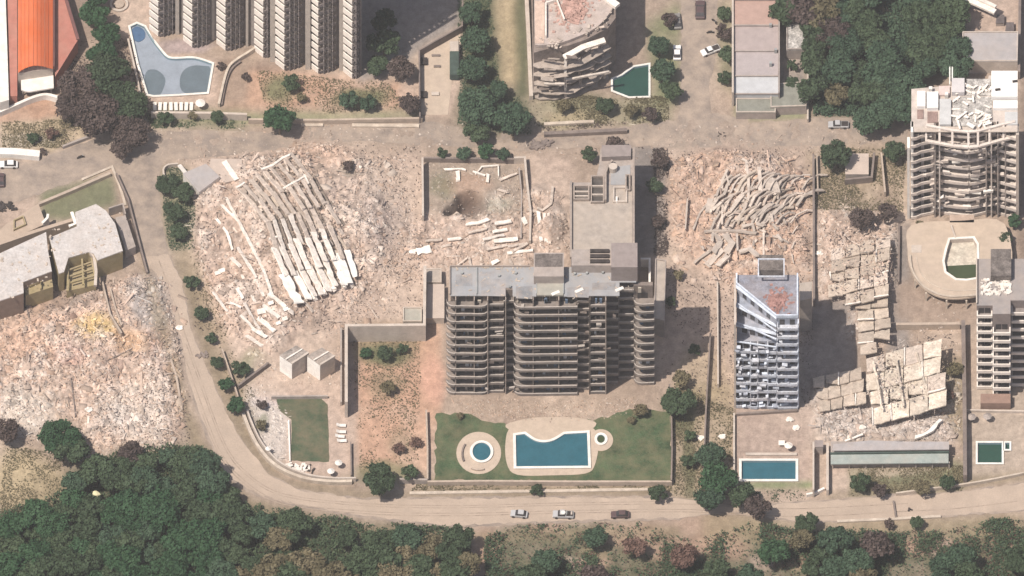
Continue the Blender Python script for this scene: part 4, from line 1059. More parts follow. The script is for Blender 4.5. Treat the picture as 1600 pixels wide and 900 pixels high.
def orange_hall():
    z = 7.0
    t = thing('orange_roofed_hall', 'hall with a bright orange-red sheet roof in the top left corner', 'building', (*XY(50, 110), 0))
    M_or = mat('orange_sheet', (0.60, 0.135, 0.045), var=.10, scale=.3, bump=.15, streak=(6, .3, 1), dust=.3, dustcol=(.58, .26, .17)); M_pk = mat('muted_shaded_sheet', (0.40, 0.165, 0.13), var=.14, dust=.35, dustcol=(.42, .27, .22))
    MB().prism(pxy([(28, 114), (83, 106), (83, -120), (28, -120)], z - .5), 0, z - .6).build('wall', M_conc, t)
    # sheets of the vaulted roof, laid side by side
    xs = [28, 33, 39, 45, 52, 58, 64, 70, 76, 83]; hs = [0, .9, 1.5, 1.9, 2.1, 2.0, 1.7, 1.2, .6, 0]
    for a, b, h0, h1 in zip(xs, xs[1:], hs, hs[1:]):
        ya, yb_ = 114 - (a - 28) * .12, 114 - (b - 28) * .12
        p = [(*XY(a + .2, ya, z), z + h0), (*XY(b - .2, yb_, z), z + h1 - .06), (*XY(b - .2, -120, z), z + h1 - .06), (*XY(a + .2, -120, z), z + h0)]
        m = MB().add([(x, y, q - .15) for x, y, q in p] + p, [(3, 2, 1, 0), (4, 5, 6, 7), (0, 1, 5, 4), (1, 2, 6, 5), (2, 3, 7, 6), (3, 0, 4, 7)])
        m.build('roof_sheet', M_or, t)
    pts = [(85, 106), (88, 150), (124, 60), (100, -20), (86, -120)]
    MB().prism(pxy([(86, 120), (122, 62), (96, -40), (86, -120)], z - 2), 0, z - 2).build('side_roof', M_pk, t)  # right slope: its shade is put into the duller red
    MB().beam([P(122, 62, z - 1.8), P(96, -25, z - 1.8)], .7, .5).build('gutter', mat('dark_gutter', (0.16, 0.08, 0.075), var=.2), t)
    MB().box(xb(83.3), xb(85.5), yb(104, z), yb(-120, z), z - 2, z + .1).build('gutter', mat('dark_gutter', (0.16, 0.08, 0.075)), t)
    MB().prism(pxy([(15, 150), (27, 150), (27, -120), (9, -120)], 4), 0, 4).build('side_roof', M_pk, t)
    MB().prism(pxy([(0, 160), (14, 156), (5, -120), (-3, -120)], 5), 0, 5).build('side_wall', M_white, t)
    ap = [P(33, 116, 4.5), P(82, 110, 4.5)]; 
    arcp = smooth_path([(33, 140), (45, 143), (60, 141), (84, 137)], 3)
    MB().prism(pxy([(33, 116), (83, 110)] + arcp[::-1], 3.6), 3.2, 3.6).build('canopy', M_white, t)
    for px in (36, 58, 80): MB().cyl(*XY(px, 136, 3.2), .2, 0, 3.2, 8).build('canopy_post', M_conc, t)
orange_hall()

def left_house():
    t = thing('grey_roofed_house', 'broad house with two pale grey roofs standing above the left rubble field', 'building', (*XY(90, 440), 0))
    M_gr = mat('pale_grey_roof', (0.50, 0.475, 0.465), var=.16, scale=.5, fine=2, dust=.3); M_ol = mat('olive_wall', (0.30, 0.245, 0.13), var=.2, dust=.3); M_tn = mat('tan_terrace', (0.42, 0.335, 0.27), var=.12)
    A = [(-90, 425), (0, 396), (72, 363), (75, 392), (81, 424), (36, 441), (37, 458), (-90, 500)]
    B = [(77, 372), (120, 354), (117, 332), (150, 319), (166, 330), (180, 350), (192, 392), (152, 407), (146, 396), (138, 394), (107, 403), (100, 425), (92, 428)]
    MB().prism(pxy(A, 8), 0, 7.8).build('wall', mat('brown_wall', (0.25, 0.185, 0.15), var=.15), t); MB().prism(pxy(A, 8), 7.803, 8.1).build('roof', M_gr, t)
    MB().prism(pxy(B, 7), 0, 6.8).build('wall', M_ol, t); MB().prism(pxy(B, 7), 6.803, 7.1).build('roof', M_gr, t)
    MB().prism(pxy([(38, 447), (80, 430), (83, 448), (40, 462)], 5), 0, 5).build('loggia', M_ol, t)
    MB().strip(pxy([(46, 448), (64, 440), (64, 452)], 5.4), .3, 5, 5.9).build('loggia_rail', mat('olive_wall', (0, 0, 0)), t)
    MB().prism(pxy([(106, 412), (143, 398), (150, 445), (104, 455)], 3), 0, 3).build('courtyard_floor', M_ol, t)
    for k in range(4): MB().beam([P(107 + 1 * k, 412 + 10 * k, 4.6), P(144 + 1.5 * k, 398 + 11 * k, 4.6)], .35, .5).build('pergola_beam', M_ol, t)
    for a, b in (((107, 408), (105, 455)), ((128, 402), (130, 445)), ((141, 394), (148, 432))): MB().beam([P(*a, 5), P(*b, 4.6)], .4, .5).build('pergola_beam', M_ol, t)
    MB().beam([P(139, 393, 6.6), P(147, 402, 5.8), P(150, 425, 5), P(149, 447, 4)], .7, 1.2).build('side_wall', M_conc, t)
    MB().prism(pxy([(10, 350), (60, 318), (70, 345), (66, 352), (0, 382), (-30, 386)], 3.5), 0, 3.5).build('terrace', M_tn, t)
    MB().strip(pxy([(22, 360), (40, 352), (36, 340), (22, 346)], 3.6), .3, 3.5, 4.2, True).build('terrace_rail', M_ol, t)
    MB().strip(pxy([(-60, 400), (0, 380), (52, 362), (120, 341)], 6), .9, 0, 6).build('parapet_wall', M_tn, t)
    MB().beam([P(112, 332, 6.5), P(118, 350, 6.5), P(108, 354, 6.5)], .7, .6).build('roof_kerb', M_slabw, t)
    MB().strip(pxy([(66, 348), (74, 340), (75, 334)], 4), .6, 0, 4).build('curved_wall', M_white, t)
    MB().prism(pxy([(180, 340), (196, 336), (212, 385), (196, 392)], 3), 0, 3).build('side_annex', M_concd, t)
    MB().strip(pxy([(170, 325), (192, 318), (196, 334)], 3), .3, 0, 3).build('side_rail', M_concd, t)
left_house()
_t = [o for o in bpy.data.objects if o.name == 'grey_roofed_house'][0]; _m = MB()
for q in range(420):
    a = rnd.uniform(-5, 190); b = rnd.uniform(322, 465); zz = 8.1 if a < 80 else 7.1
    if a < 80 and not (396 - .45 * a + 6 < b < 478 - .55 * a): continue
    if a >= 80 and not (332 + .0 * a < b < 398 - .0 * a and not (a < 118 and b < 358)): continue
    s_ = .05 + .4 * rnd.random() ** 4; p = P(a, b, zz + s_ * .2); w2 = rnd.uniform(0, 3); _m.obox(p, (s_ * math.cos(w2), s_ * math.sin(w2), 0), (-s_ * .5 * math.sin(w2), s_ * .5 * math.cos(w2), 0), (0, 0, s_ * .3))
tag(_m.build('roof_grit', M_slabt, _t), kind='stuff')
def small_block(name, label, poly, z, m, roof=None, cat='building', par=.0, parm=None, extra=None):
    c = P(sum(p[0] for p in poly) / len(poly), sum(p[1] for p in poly) / len(poly), z)
    t = thing(name, label, cat, (c.x, c.y, 0))
    MB().prism(pxy(poly, z), -.3, z - .12).build('wall', m, t)
    MB().prism(ccw(offset(ccw(pxy(poly, z)), -.05, True)), z - .118, z).build('roof', roof or m, t)
    if par: MB().strip(ccw(offset(ccw(pxy(poly, z)), .12, True)), .22, z - .05, z + par, True).build('parapet', parm or m, t)
    return t
def flat_row():
    t = thing('flat_roofed_row', 'long low building with four differently coloured flat roofs beside the top road', 'building', (*XY(1180, 100), 0))
    cols = [((0, -130), mat('roof_tan', (0.37, 0.28, 0.235), var=.1)), ((40, 0.5), mat('roof_pinkish', (0.40, 0.275, 0.235), var=.1)), ((80, 40.5), mat('roof_mauve', (0.37, 0.31, 0.30), var=.1)), ((119, 80.5), mat('roof_lilac', (0.38, 0.335, 0.335), var=.1)), ((147, 119.5), mat('roof_ice', (0.47, 0.48, 0.50), var=.1))]
    for i, ((y1, y0), m) in enumerate(cols):
        zz = 5 - .25 * i
        MB().prism(pxy([(1147, y1), (1216, y1), (1216, y0), (1147, y0)], zz), 0, zz).build('roof_bay', m, t)
        MB().strip(pxy([(1147, y1), (1216, y1)], zz), .3, zz - .01, zz + .25).build('roof_seam', M_concd, t)
    MB().box(xb(1143.5), xb(1146.5), yb(150, 4), yb(-130, 5), 0, 5.4).build('parapet', M_conc, t)
    MB().box(xb(1216.3), xb(1218.3), yb(150, 4), yb(-130, 5), 0, 5.3).build('parapet', M_concd, t)
    for px, py in ((1204, 40), (1212, 79), (1204, 100)): MB().box(*(lambda p: (p.x - .3, p.x + .3, p.y - .3, p.y + .3))(P(px, py, 5)), 4, 5.6).build('roof_vent', M_metal, t)
flat_row()
small_block('garden_annex', 'grey-green rectangular annex roof below the four-coloured row', [(1150, 176), (1212, 176), (1212, 154), (1150, 154)], 2.5, M_concd, mat('mossy_roof', (0.23, 0.23, 0.20), var=.2), par=.3, parm=M_conc)
small_block('rubble_topped_annex', 'narrow annex with rubble-strewn top east of the four-coloured row', [(1229, 78), (1261, 78), (1261, 38), (1229, 38)], 3.5, M_concd, mat('debris_roof', (0.40, 0.38, 0.36)), par=.4)
small_block('mossy_annex', 'greenish flat roof at the south east end of the coloured row', [(1204, 168), (1260, 166), (1260, 128), (1204, 132)], 3, M_concd, mat('mossy_roof', (0.23, 0.23, 0.20)), par=.3, parm=M_conc)
t_ = small_block('grey_roofed_store', 'wide grey flat roof in the top right corner above the white tower', [(1503, 96), (1590, 96), (1591, 50), (1504, 50)], 4.5, M_conc, mat('cool_grey_roof', (0.36, 0.34, 0.345), var=.12, dust=.35), par=.3, parm=M_conc)
for x0, y0_ in ((1563, 30), (1578, 42)): small_block('roof_hatch_box', ('dark square shaft box left of its twin above the grey store roof', 'dark square shaft box right of its twin above the grey store roof')[x0 > 1570], [(x0 - 7, y0_ + 6), (x0 + 6, y0_ + 6), (x0 + 6, y0_ - 7), (x0 - 5, y0_ - 7)], 1.2, M_concd, mat('shaft_dark', (0.13, 0.11, 0.11)), cat='shaft')
tt = thing('ruined_gable', 'pale broken roof edge slanting across the top right corner lot', 'ruin', P(1530, 12))
MB().beam([P(1500, -3, 3.5), P(1522, 4, 3.5), P(1555, 19, 3.5)], 1.3, .6).build('slab', M_slabw, tt); MB().beam([P(1505, -10, 4), P(1528, -2, 4), P(1556, 11, 4)], .9, .6).build('slab', M_slabw, tt)
for a, b in ((1515, 2), (1530, 6), (1545, 13)): MB().beam([P(a, b - 3, 0), P(a, b - 3, 3.4)], .5, .5).build('post', M_conc, tt)

small_block('yard_shed', 'small tan shed roof west of the centre block, north one of two', [(664, 441), (690, 441), (690, 420), (664, 420)], 2.6, M_conc, mat('tan_roof', (0.40, 0.335, 0.28)), par=.2)
small_block('yard_carport', 'long pale carport roof along the west flank of the centre block', [(666, 497), (694, 497), (694, 444), (668, 444)], 2.2, M_conc, mat('pale_tan_roof', (0.48, 0.40, 0.35), var=.1))
small_block('sunken_plot_box', 'olive square pit box beside the tall retaining wall corner', [(630, 503), (659, 503), (659, 481), (630, 481)], 1.0, M_concd, mat('olive_roof', (0.33, 0.325, 0.29)), par=.4, parm=M_conc, cat='shed')
small_block('slim_tan_building', 'slim tan-roofed building between the centre block and the pink rubble', [(1022, 498), (1038, 503), (1041, 408), (1024, 405)], 6, M_concd, mat('tan_roof', (0.40, 0.335, 0.28)), par=.4)
tt = thing('light_well', 'white-framed narrow light well east of the centre block roof', 'frame', P(1008, 430))
MB().strip(pxy([(1001, 404), (1015, 404), (1015, 455), (1001, 458)], 3), .5, 0, 3).build('frame', M_white, tt)
for nm_, lb_, fa, rf in (('white_hut', 'left of the two small white huts below the fallen striped building', [(437, 555), (456, 568)], [(482, 551), (463, 540)]),
                         ('white_hut', 'right of the two small white huts, with a broken grey roof', [(480, 556), (500, 570)], [(523, 556), (503, 543)])):
    t_ = small_block(nm_, lb_, fa + rf, 6.0, M_bright, mat('broken_roof', (0.27, 0.24, 0.22), var=.5, fine=2, dust=.5), cat='hut')
    MB().strip(pxy([fa[1], rf[0]], 6), .12, -.2, 5.7).build('side_wall', M_conc, t_)  # added darker skin, puts this side's shade into the colour
    q = P((fa[0][0] + rf[0][0]) / 2, (fa[0][1] + rf[0][1]) / 2, 6.1)
    MB().beam([P(*fa[1], 6.2), P(*rf[0], 6.2)], .5, .4).build('roof_edge', M_conc, t_)
    MB().beam([P((fa[0][0] + fa[1][0]) / 2, (fa[0][1] + fa[1][1]) / 2, 6.3), P((rf[0][0] + rf[1][0]) / 2, (rf[0][1] + rf[1][1]) / 2, 6.2)], .35, .3).build('roof_beam', M_slabw, t_)
small_block('tilted_white_cabin', 'grey cabin with a bright white side wall near the upper left junction', [(286, 271), (311, 300), (343, 276), (322, 256)], 3.2, M_white, mat('cool_grey_roof', (0.36, 0.34, 0.345)), cat='cabin')
small_block('flat_pale_cabin', 'low pale roof next to the grey cabin near the junction', [(326, 262), (352, 285), (378, 279), (378, 249), (330, 248)], 2.2, M_conc, mat('pale_tan_roof', (0.48, 0.40, 0.35)), cat='cabin')
tt = thing('fallen_wall_panel', 'bright narrow panel lying on the pale cabin roof', 'panel', P(358, 265)); MB().beam([P(350, 252, 2.6), P(370, 281, 2.5)], 1.3, .25, .1).build('panel', M_slabw, tt)
tt = thing('fallen_wall_panel', 'white leaning panel beside the green bushes at the junction', 'panel', P(285, 262)); MB().beam([P(280, 258, 1.6), P(298, 280, 1.6)], .9, .4, -.3).build('panel', M_white, tt)
tt = small_block('walled_court_house', 'tan square roof inside the walled lot left of the white tower', [(1321, 272), (1357, 272), (1357, 240), (1321, 240)], 2.2, M_concd, mat('pale_tan_roof', (0.48, 0.40, 0.35)))
small_block('gate_house', 'brown pillbox roof beside the bottom pool terrace gate', [(1273, 698), (1286, 698), (1286, 688), (1273, 688)], 3, M_concd, mat('greybrown_roof', (0.27, 0.23, 0.22)), cat='hut')

# raised curved terrace with the half-dry pool
def curved_terrace():
    t = thing('raised_pool_terrace', 'raised curved tan terrace on posts below the white tower', 'terrace', (*XY(1475, 400, 3), 0))
    z = 3.0
    PO = [(1484, 374), (1521, 372), (1527, 382), (1528, 434), (1510, 437), (1494, 436), (1478, 425), (1475, 408), (1479, 390)]
    pts = pxy(DECK_CURVE, z); ip = pxy(PO, z)
    bm = bmesh.new()
    a = [bm.verts.new((x, y, z)) for x, y in pts]; b = [bm.verts.new((x, y, z)) for x, y in ip]
    es = [bm.edges.new((q[i], q[(i + 1) % len(q)])) for q in (a, b) for i in range(len(q))]
    bmesh.ops.triangle_fill(bm, edges=es, use_beauty=True)
    ex = bmesh.ops.extrude_face_region(bm, geom=bm.faces[:])
    for v in ex['geom']:
        if isinstance(v, bmesh.types.BMVert): v.co.z -= 0.5
    bmesh.ops.recalc_face_normals(bm, faces=bm.faces)
    for v in bm.verts: v.co -= t.location
    me = bpy.data.meshes.new('terrace_slab'); bm.to_mesh(me); bm.free(); me.materials.append(M_wood)
    o = bpy.data.objects.new('terrace_slab', me); COL.objects.link(o); o.parent = t
    edge = [(1422, 400), (1426, 425), (1445, 450), (1480, 464), (1528, 462)]
    MB().strip(pxy(smooth_path(edge, 5), z), .45, z, z + .5).build('edge_kerb', M_kerb, t)
    MB().strip(pxy(smooth_path([(1432, 402), (1438, 425), (1456, 444), (1486, 454), (1526, 453)], 5), z), .25, z + .001, z + .12).build('edge_line', M_kerb, t)
    for px, py in ((1447, 460), (1479, 472), (1510, 472), (1430, 440)):
        q = XY(px, py, 2.5); MB().beam([Vector((*q, 0)), Vector((q[0], q[1] + .4, 2.6))], .4, .4).build('post', M_kerb, t)
    pc = P(1503, 405, z); p = thing('drained_pool', 'half-drained pool with pale silt above green water on the curved terrace', 'pool', (pc.x, pc.y, 0))
    MB().prism(ip, .6, 1.7).build('pool_floor', mat('pool_silt', (0.50, 0.46, 0.39), var=.3, fine=2, dust=.3), p)
    MB().prism(pxy([(1476, 416), (1528, 413), (1528, 444), (1494, 446), (1478, 432)], 1.72), 1.703, 1.76).build('water', W_murk, p)
    MB().strip(ccw(ip), .3, .7, z - .02, True).build('pool_wall', M_conc, p)
    MB().strip(ccw(offset(ccw(ip), -.15, True)), .55, z + .002, z + .2, True).build('coping', M_white, p)
    MB().prism(pxy([(1424, 395), (1440, 395), (1440, 383), (1424, 383)], z), z, z + .08).build('paving_patch', M_conc, t)
    MB().beam([P(1486, 352, 3.4), P(1493, 372, 3.1)], .4, .3).build('rail', M_conc, t)
curved_terrace()

def long_canopy():
    t = thing('long_canopy', 'long pale teal and grey canopy roof below the tilted fallen roof', 'canopy', (*XY(1390, 715), 0))
    MB().prism(pxy([(1300, 704), (1483, 702), (1483, 690), (1420, 690), (1360, 688), (1302, 694)], 3.6), 3.3, 3.6).build('upper_roof', mat('cool_grey_roof', (0.36, 0.34, 0.345)), t)
    MB().prism(pxy([(1298, 725), (1482, 723), (1482, 708), (1298, 710)], 2.6), 2.3, 2.6).build('lower_roof', mat('teal_roof', (0.30, 0.345, 0.33), var=.15, dust=.3), t)
    MB().box(xb(1298), xb(1482), yb(722, 2), yb(722, 2) + 6, -.2, 2.2).build('wall', M_concd, t)
    for x in range(1300, 1484, 26): MB().box(xb(x), xb(x) + .3, yb(723, 2.3), yb(723, 2.3) + .3, 0, 2.29).build('post', M_conc, t)
    MB().strip(pxy([(1297, 708), (1483, 706)], 3), .35, 2.2, 3.1).build('gutter', mat('dark_green_gutter', (0.06, 0.085, 0.075)), t)
long_canopy()

# ------------------------------------------------------------------ collapsed buildings: every slab a part
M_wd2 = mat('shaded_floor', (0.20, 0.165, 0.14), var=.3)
def fallen():
    t = thing('fallen_striped_building', 'toppled building whose storeys lie as rows of white slabs in pink dust', 'ruin', (*XY(455, 400), 0))
    f = lambda L: [(300 + a / 3, 230 + b / 3) for a, b in L]
    def lp(a, b, u): return (a[0] + (b[0] - a[0]) * u, a[1] + (b[1] - a[1]) * u)
    NR = 9
    lines = [((371, 294), (456, 244)), ((392, 318), (486, 280)), ((414, 346), (508, 318)), ((428, 392), (528, 352)), ((446, 430), (545, 396)), ((470, 474), (557, 434))]
    for i in range(NR):
        u = i / (NR - 1)
        stops = [lp(a, b, u) for a, b in lines]
        if i == 0: stops = stops[:1] + stops[1:]
        for k in range(5):
            if (i, k) in ((8, 2), (7, 2), (8, 3)) and rnd.random() < .5: continue
            a, b = stops[k], stops[k + 1]
            sh = rnd.uniform(-3, 3) + (3 if k == 2 else 0); ex = rnd.uniform(.02, .12)
            a = lp(a, b, -ex); b = lp(a, b, 1 + rnd.uniform(-.06, .1)); a = (a[0] + sh, a[1]); b = (b[0] + sh, b[1])
            bright = k == 4 or (k == 3 and i < 7) or (k == 2 and i in (1, 2, 3)) 
            lift = 1.5 + .35 * (k % 2) + .25 * (k > 2)
            wd = (1.2, 1.2, 1.3, 1.55, 1.7)[k] * rnd.uniform(.85, 1.15) * (1.9 if (k == 4 and i == 0) else 1)
            m = MB().rag([Pz(*a, lift + rnd.uniform(-.2, .2)), Pz(*lp(a, b, .5), lift + rnd.uniform(-.3, .2)), Pz(*b, lift + .35)], wd, .3, -.38 + rnd.uniform(-.12, .12))
            m.build('slab', (M_bright if (k == 4 and i in (0, 1, 6, 7, 8)) else M_slabw) if bright else M_slab, t)
            if k < 4:   # dark floor sunk behind each edge, the gap's shade in its colour
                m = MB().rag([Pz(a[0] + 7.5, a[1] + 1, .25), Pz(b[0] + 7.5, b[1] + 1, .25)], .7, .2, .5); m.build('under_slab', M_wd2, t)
    for a, b in f([(615, 675), (660, 655), (708, 645), (745, 640), (570, 700)]):
        p = Pz(a, b, .9); d = Vector((.35, -.7, 0)).normalized()
        MB().rag([p - d * 1.1, p + d * .9], 1.1, .9, .2).build('column_stump', M_slabw, t)
    for L, wd in (([(330, 105), (380, 85), (425, 50), (460, 38)], .6), ([(430, 195), (480, 165), (535, 135)], .6), ([(360, 430), (400, 420)], .5), ([(210, 190), (250, 165)], .5), ([(525, 130), (545, 170)], .5)):
        MB().rag([Pz(a, b, 1.8) for a, b in f(L)], wd, .5).build('cross_beam', M_slabw, t)
    # thinner broken edges lying along the same run, filling the heap between the traced storeys
    hull = f([(200, 180), (330, 100), (450, 40), (540, 120), (600, 300), (710, 400), (760, 600), (560, 700), (500, 740), (380, 520), (330, 400)])
    k = 0
    while k < 45:
        a, b = rnd.uniform(355, 560), rnd.uniform(240, 480)
        if not inside(hull, np.array([[a]]), np.array([[b]]))[0, 0]: continue
        k += 1; L_ = rnd.uniform(8, 26); an = 1.02 + rnd.gauss(0, .13)
        MB().rag([Pz(a, b, rnd.uniform(.5, 1.5)), Pz(a + L_ * math.cos(an), b + L_ * math.sin(an), rnd.uniform(.4, 1.5))], rnd.uniform(.35, 1.3), .22, rnd.uniform(-.6, .5)).build('broken_edge', rnd.choice((M_slab, M_slab, M_slabt, M_concd)), t)
    t2 = thing('scattered_beam_field', 'thin pale beams strewn west of the toppled striped building', 'ruin', (*XY(370, 440), 0))
    thin = [([(160, 235), (240, 390), (290, 480), (335, 575), (375, 690)], .8), ([(140, 270), (215, 340)], .7), ([(110, 330), (165, 400), (190, 480)], .7), ([(215, 470), (290, 590), (335, 700)], .8), ([(235, 600), (295, 720)], .7),
            ([(210, 660), (240, 710)], .8), ([(245, 730), (300, 830), (340, 890)], .8), ([(225, 785), (300, 860)], .7), ([(360, 685), (440, 750)], 1.2), ([(330, 740), (410, 800)], 1.2), ([(310, 800), (385, 860)], 1.3),
            ([(100, 680), (165, 770)], .7), ([(185, 520), (230, 560)], 1.0), ([(280, 850), (350, 890)], 1.0), ([(250, 880), (330, 930)], 1.0), ([(455, 760), (475, 780)], 1.1), ([(265, 545), (300, 610)], .7), ([(180, 730), (230, 750)], .6)]
    for L, wd in thin:
        MB().rag([Pz(a, b, .55) for a, b in f(L)], wd, .3, rnd.uniform(-.4, .1)).build('beam', M_slabw, t2)
    for a, b in f([(405, 825), (435, 805), (325, 770), (370, 730), (140, 580), (120, 590), (440, 760)]):
        p = Pz(a, b, .3); s_ = rnd.uniform(.5, 1.0)
        MB().obox(p, (s_, .2, .1), (-.15, s_ * .7, .1), (0, -.1, .3)).build('block', M_slabw, t2)
fallen()

def east_wreck():
    t = thing('twisted_frame_wreck', 'tangle of grey beams from a collapsed frame on pink rubble', 'ruin', (*XY(1180, 340), 0))
    f = lambda L: [(1020 + a / 4.615, 220 + b / 4.615) for a, b in L]
    M_b = mat('dusty_beam', (0.50, 0.435, 0.385), var=.2, objvar=.2, dust=.3)
    beams = [([(490, 370), (510, 270), (540, 210)], .8), ([(530, 250), (550, 320)], .4), ([(640, 130), (675, 150), (690, 260), (690, 430)], .7), ([(770, 190), (775, 370)], 1.0), ([(840, 270), (870, 380)], 3.4), ([(440, 400), (530, 340), (660, 290)], .5),
             ([(500, 470), (570, 390)], .9), ([(560, 500), (650, 390)], .9), ([(500, 600), (500, 480), (580, 380)], .5), ([(640, 480), (760, 380)], 1.2), ([(720, 560), (870, 440)], 1.4), ([(790, 600), (900, 500), (1000, 420)], .9),
             ([(880, 630), (1020, 550)], .9), ([(590, 575), (660, 560)], .9), ([(750, 590), (800, 610)], .9), ([(370, 655), (480, 650), (600, 650), (750, 665)], .8), ([(440, 670), (490, 730), (440, 800)], 1.6), ([(520, 670), (570, 740), (530, 800)], 1.8),
             ([(300, 880), (430, 780)], .8), ([(400, 890), (500, 780)], 1.6), ([(470, 900), (540, 830)], 1.6), ([(605, 670), (610, 790)], .5), ([(800, 620), (800, 830)], .5), ([(620, 800), (700, 780), (760, 830)], 1.4), ([(680, 450), (620, 560)], .7), ([(560, 560), (610, 480)], .7),
             ([(420, 420), (400, 510)], 1.6), ([(700, 520), (780, 440)], .8), ([(830, 560), (900, 640)], .6), ([(900, 500), (960, 600)], .6), ([(430, 500), (500, 440)], .7), ([(250, 420), (235, 640)], .4), ([(410, 430), (340, 520), (290, 640)], .5), ([(900, 680), (930, 720)], .8), ([(650, 610), (720, 600), (730, 650)], .8), ([(960, 400), (1020, 430)], .8)]
    for i, (L, wd) in enumerate(beams):
        n = len(L)
        MB().rag([Pz(a, b, .9 + .5 * math.sin(i * 1.9 + j)) for j, (a, b) in enumerate(f(L))], wd, .45, rnd.uniform(-.35, .2)).build('beam', M_b, t)
    # ribs fanning through the heap, between the traced beams
    # storey edges bent into a fan, one behind the other
    for i in range(14):
        for row in range(3):
            if rnd.random() < .12: continue
            s0 = (1102 + 10.2 * i + 9 * row + rnd.uniform(-1.5, 1.5), 356 - 1.0 * i - 27 * row + .12 * (i - 6) ** 2 + rnd.uniform(-2, 2))
            bend = 12 + 1.0 * i; L_ = rnd.uniform(.8, 1.2)
            pts = [s0, (s0[0] + 5 * L_ + .3 * i, s0[1] - 13 * L_), (s0[0] + bend * L_, s0[1] - 24 * L_ + .3 * i), (s0[0] + (bend + 11) * L_, s0[1] - 31 * L_ + .9 * i)]
            lf = rnd.uniform(.7, 1.5)
            MB().rag([Pz(*p, lf + .3 * math.sin(k + i)) for k, p in enumerate(pts)], rnd.uniform(.5, 1.0), .3, rnd.uniform(-.5, -.1), rough=.2).build('storey_edge', rnd.choice((M_b, M_b, M_slab, M_slabt)), t)
    for q in range(40):
        a = rnd.uniform(1095, 1245); b = rnd.uniform(290, 420); L_ = rnd.uniform(5, 16); an = rnd.uniform(0, 6.28)
        MB().rag([Pz(a, b, rnd.uniform(.4, 1.4)), Pz(a + L_ * math.cos(an), b + L_ * math.sin(an), rnd.uniform(.4, 1.6))], rnd.uniform(.25, .7), .25, rnd.uniform(-.5, .4)).build('rib', M_b, t)
    o = thing('loose_white_plank', 'white plank lying on tan ground east of the twisted frame', 'plank', P(1247, 279)); MB().rag([Pz(1237, 281, .25), Pz(1258, 277, .25)], .9, .25).build('plank', M_slabw, o)
east_wreck()

def yard_wreck():
    t = thing('flattened_yard_ruin', 'flattened ruin of long pale strips north of the centre block', 'ruin', (*XY(770, 370), 0))
    f = lambda L: [(640 + a / 4.615, 225 + b / 4.615) for a, b in L]
    for L, wd in [([(410, 580), (490, 570), (570, 545)], 1.1), ([(610, 575), (730, 555)], 1.3), ([(530, 690), (680, 655)], .9), ([(610, 700), (780, 685)], 1.2), ([(700, 790), (890, 765)], .9), ([(600, 635), (700, 620)], 1.1), ([(50, 780), (150, 755)], 2.2),
                  ([(280, 690), (370, 680)], .9), ([(290, 500), (340, 510), (380, 535)], .8), ([(740, 780), (850, 715)], .8), ([(600, 590), (640, 640)], .6), ([(650, 260), (770, 215)], .7), ([(640, 330), (710, 350)], .6), ([(710, 740), (850, 720)], .8), ([(560, 760), (700, 730)], .8),
                  ([(920, 460), (960, 480), (1020, 430), (1030, 310)], .7), ([(850, 470), (930, 490)], .8), ([(930, 490), (950, 700)], 1.0), ([(970, 500), (985, 700)], .9), ([(1000, 500), (1010, 700)], .8), ([(590, 860), (640, 840)], 1.2), ([(330, 890), (420, 820)], .5), ([(430, 820), (440, 880)], .7), ([(720, 830), (740, 880)], .8), ([(120, 700), (230, 690)], .7), ([(230, 740), (300, 725)], .7), ([(430, 640), (560, 610)], .6), ([(820, 530), (840, 580)], 1.2)]:
        MB().rag([Pz(a, b, .55) for a, b in f(L)], wd, .32, rnd.uniform(-.3, .1)).build('strip', M_slabw if wd > .85 else M_slab, t)
    t = thing('pit_pipework', 'broken white pipes and posts at the north side of the walled pit', 'debris', P(720, 268))
    for L, wd in [([(250, 185), (380, 180), (410, 190)], .55), ([(345, 195), (350, 265)], 1.1), ([(480, 215), (520, 165), (640, 155)], .4), ([(565, 215), (560, 270)], .8), ([(640, 160), (640, 230)], .4), ([(460, 200), (540, 225)], .5)]:
        MB().rag([Pz(a, b, .5) for a, b in f(L)], wd, .4).build('pipe', M_slabw, t)
yard_wreck()

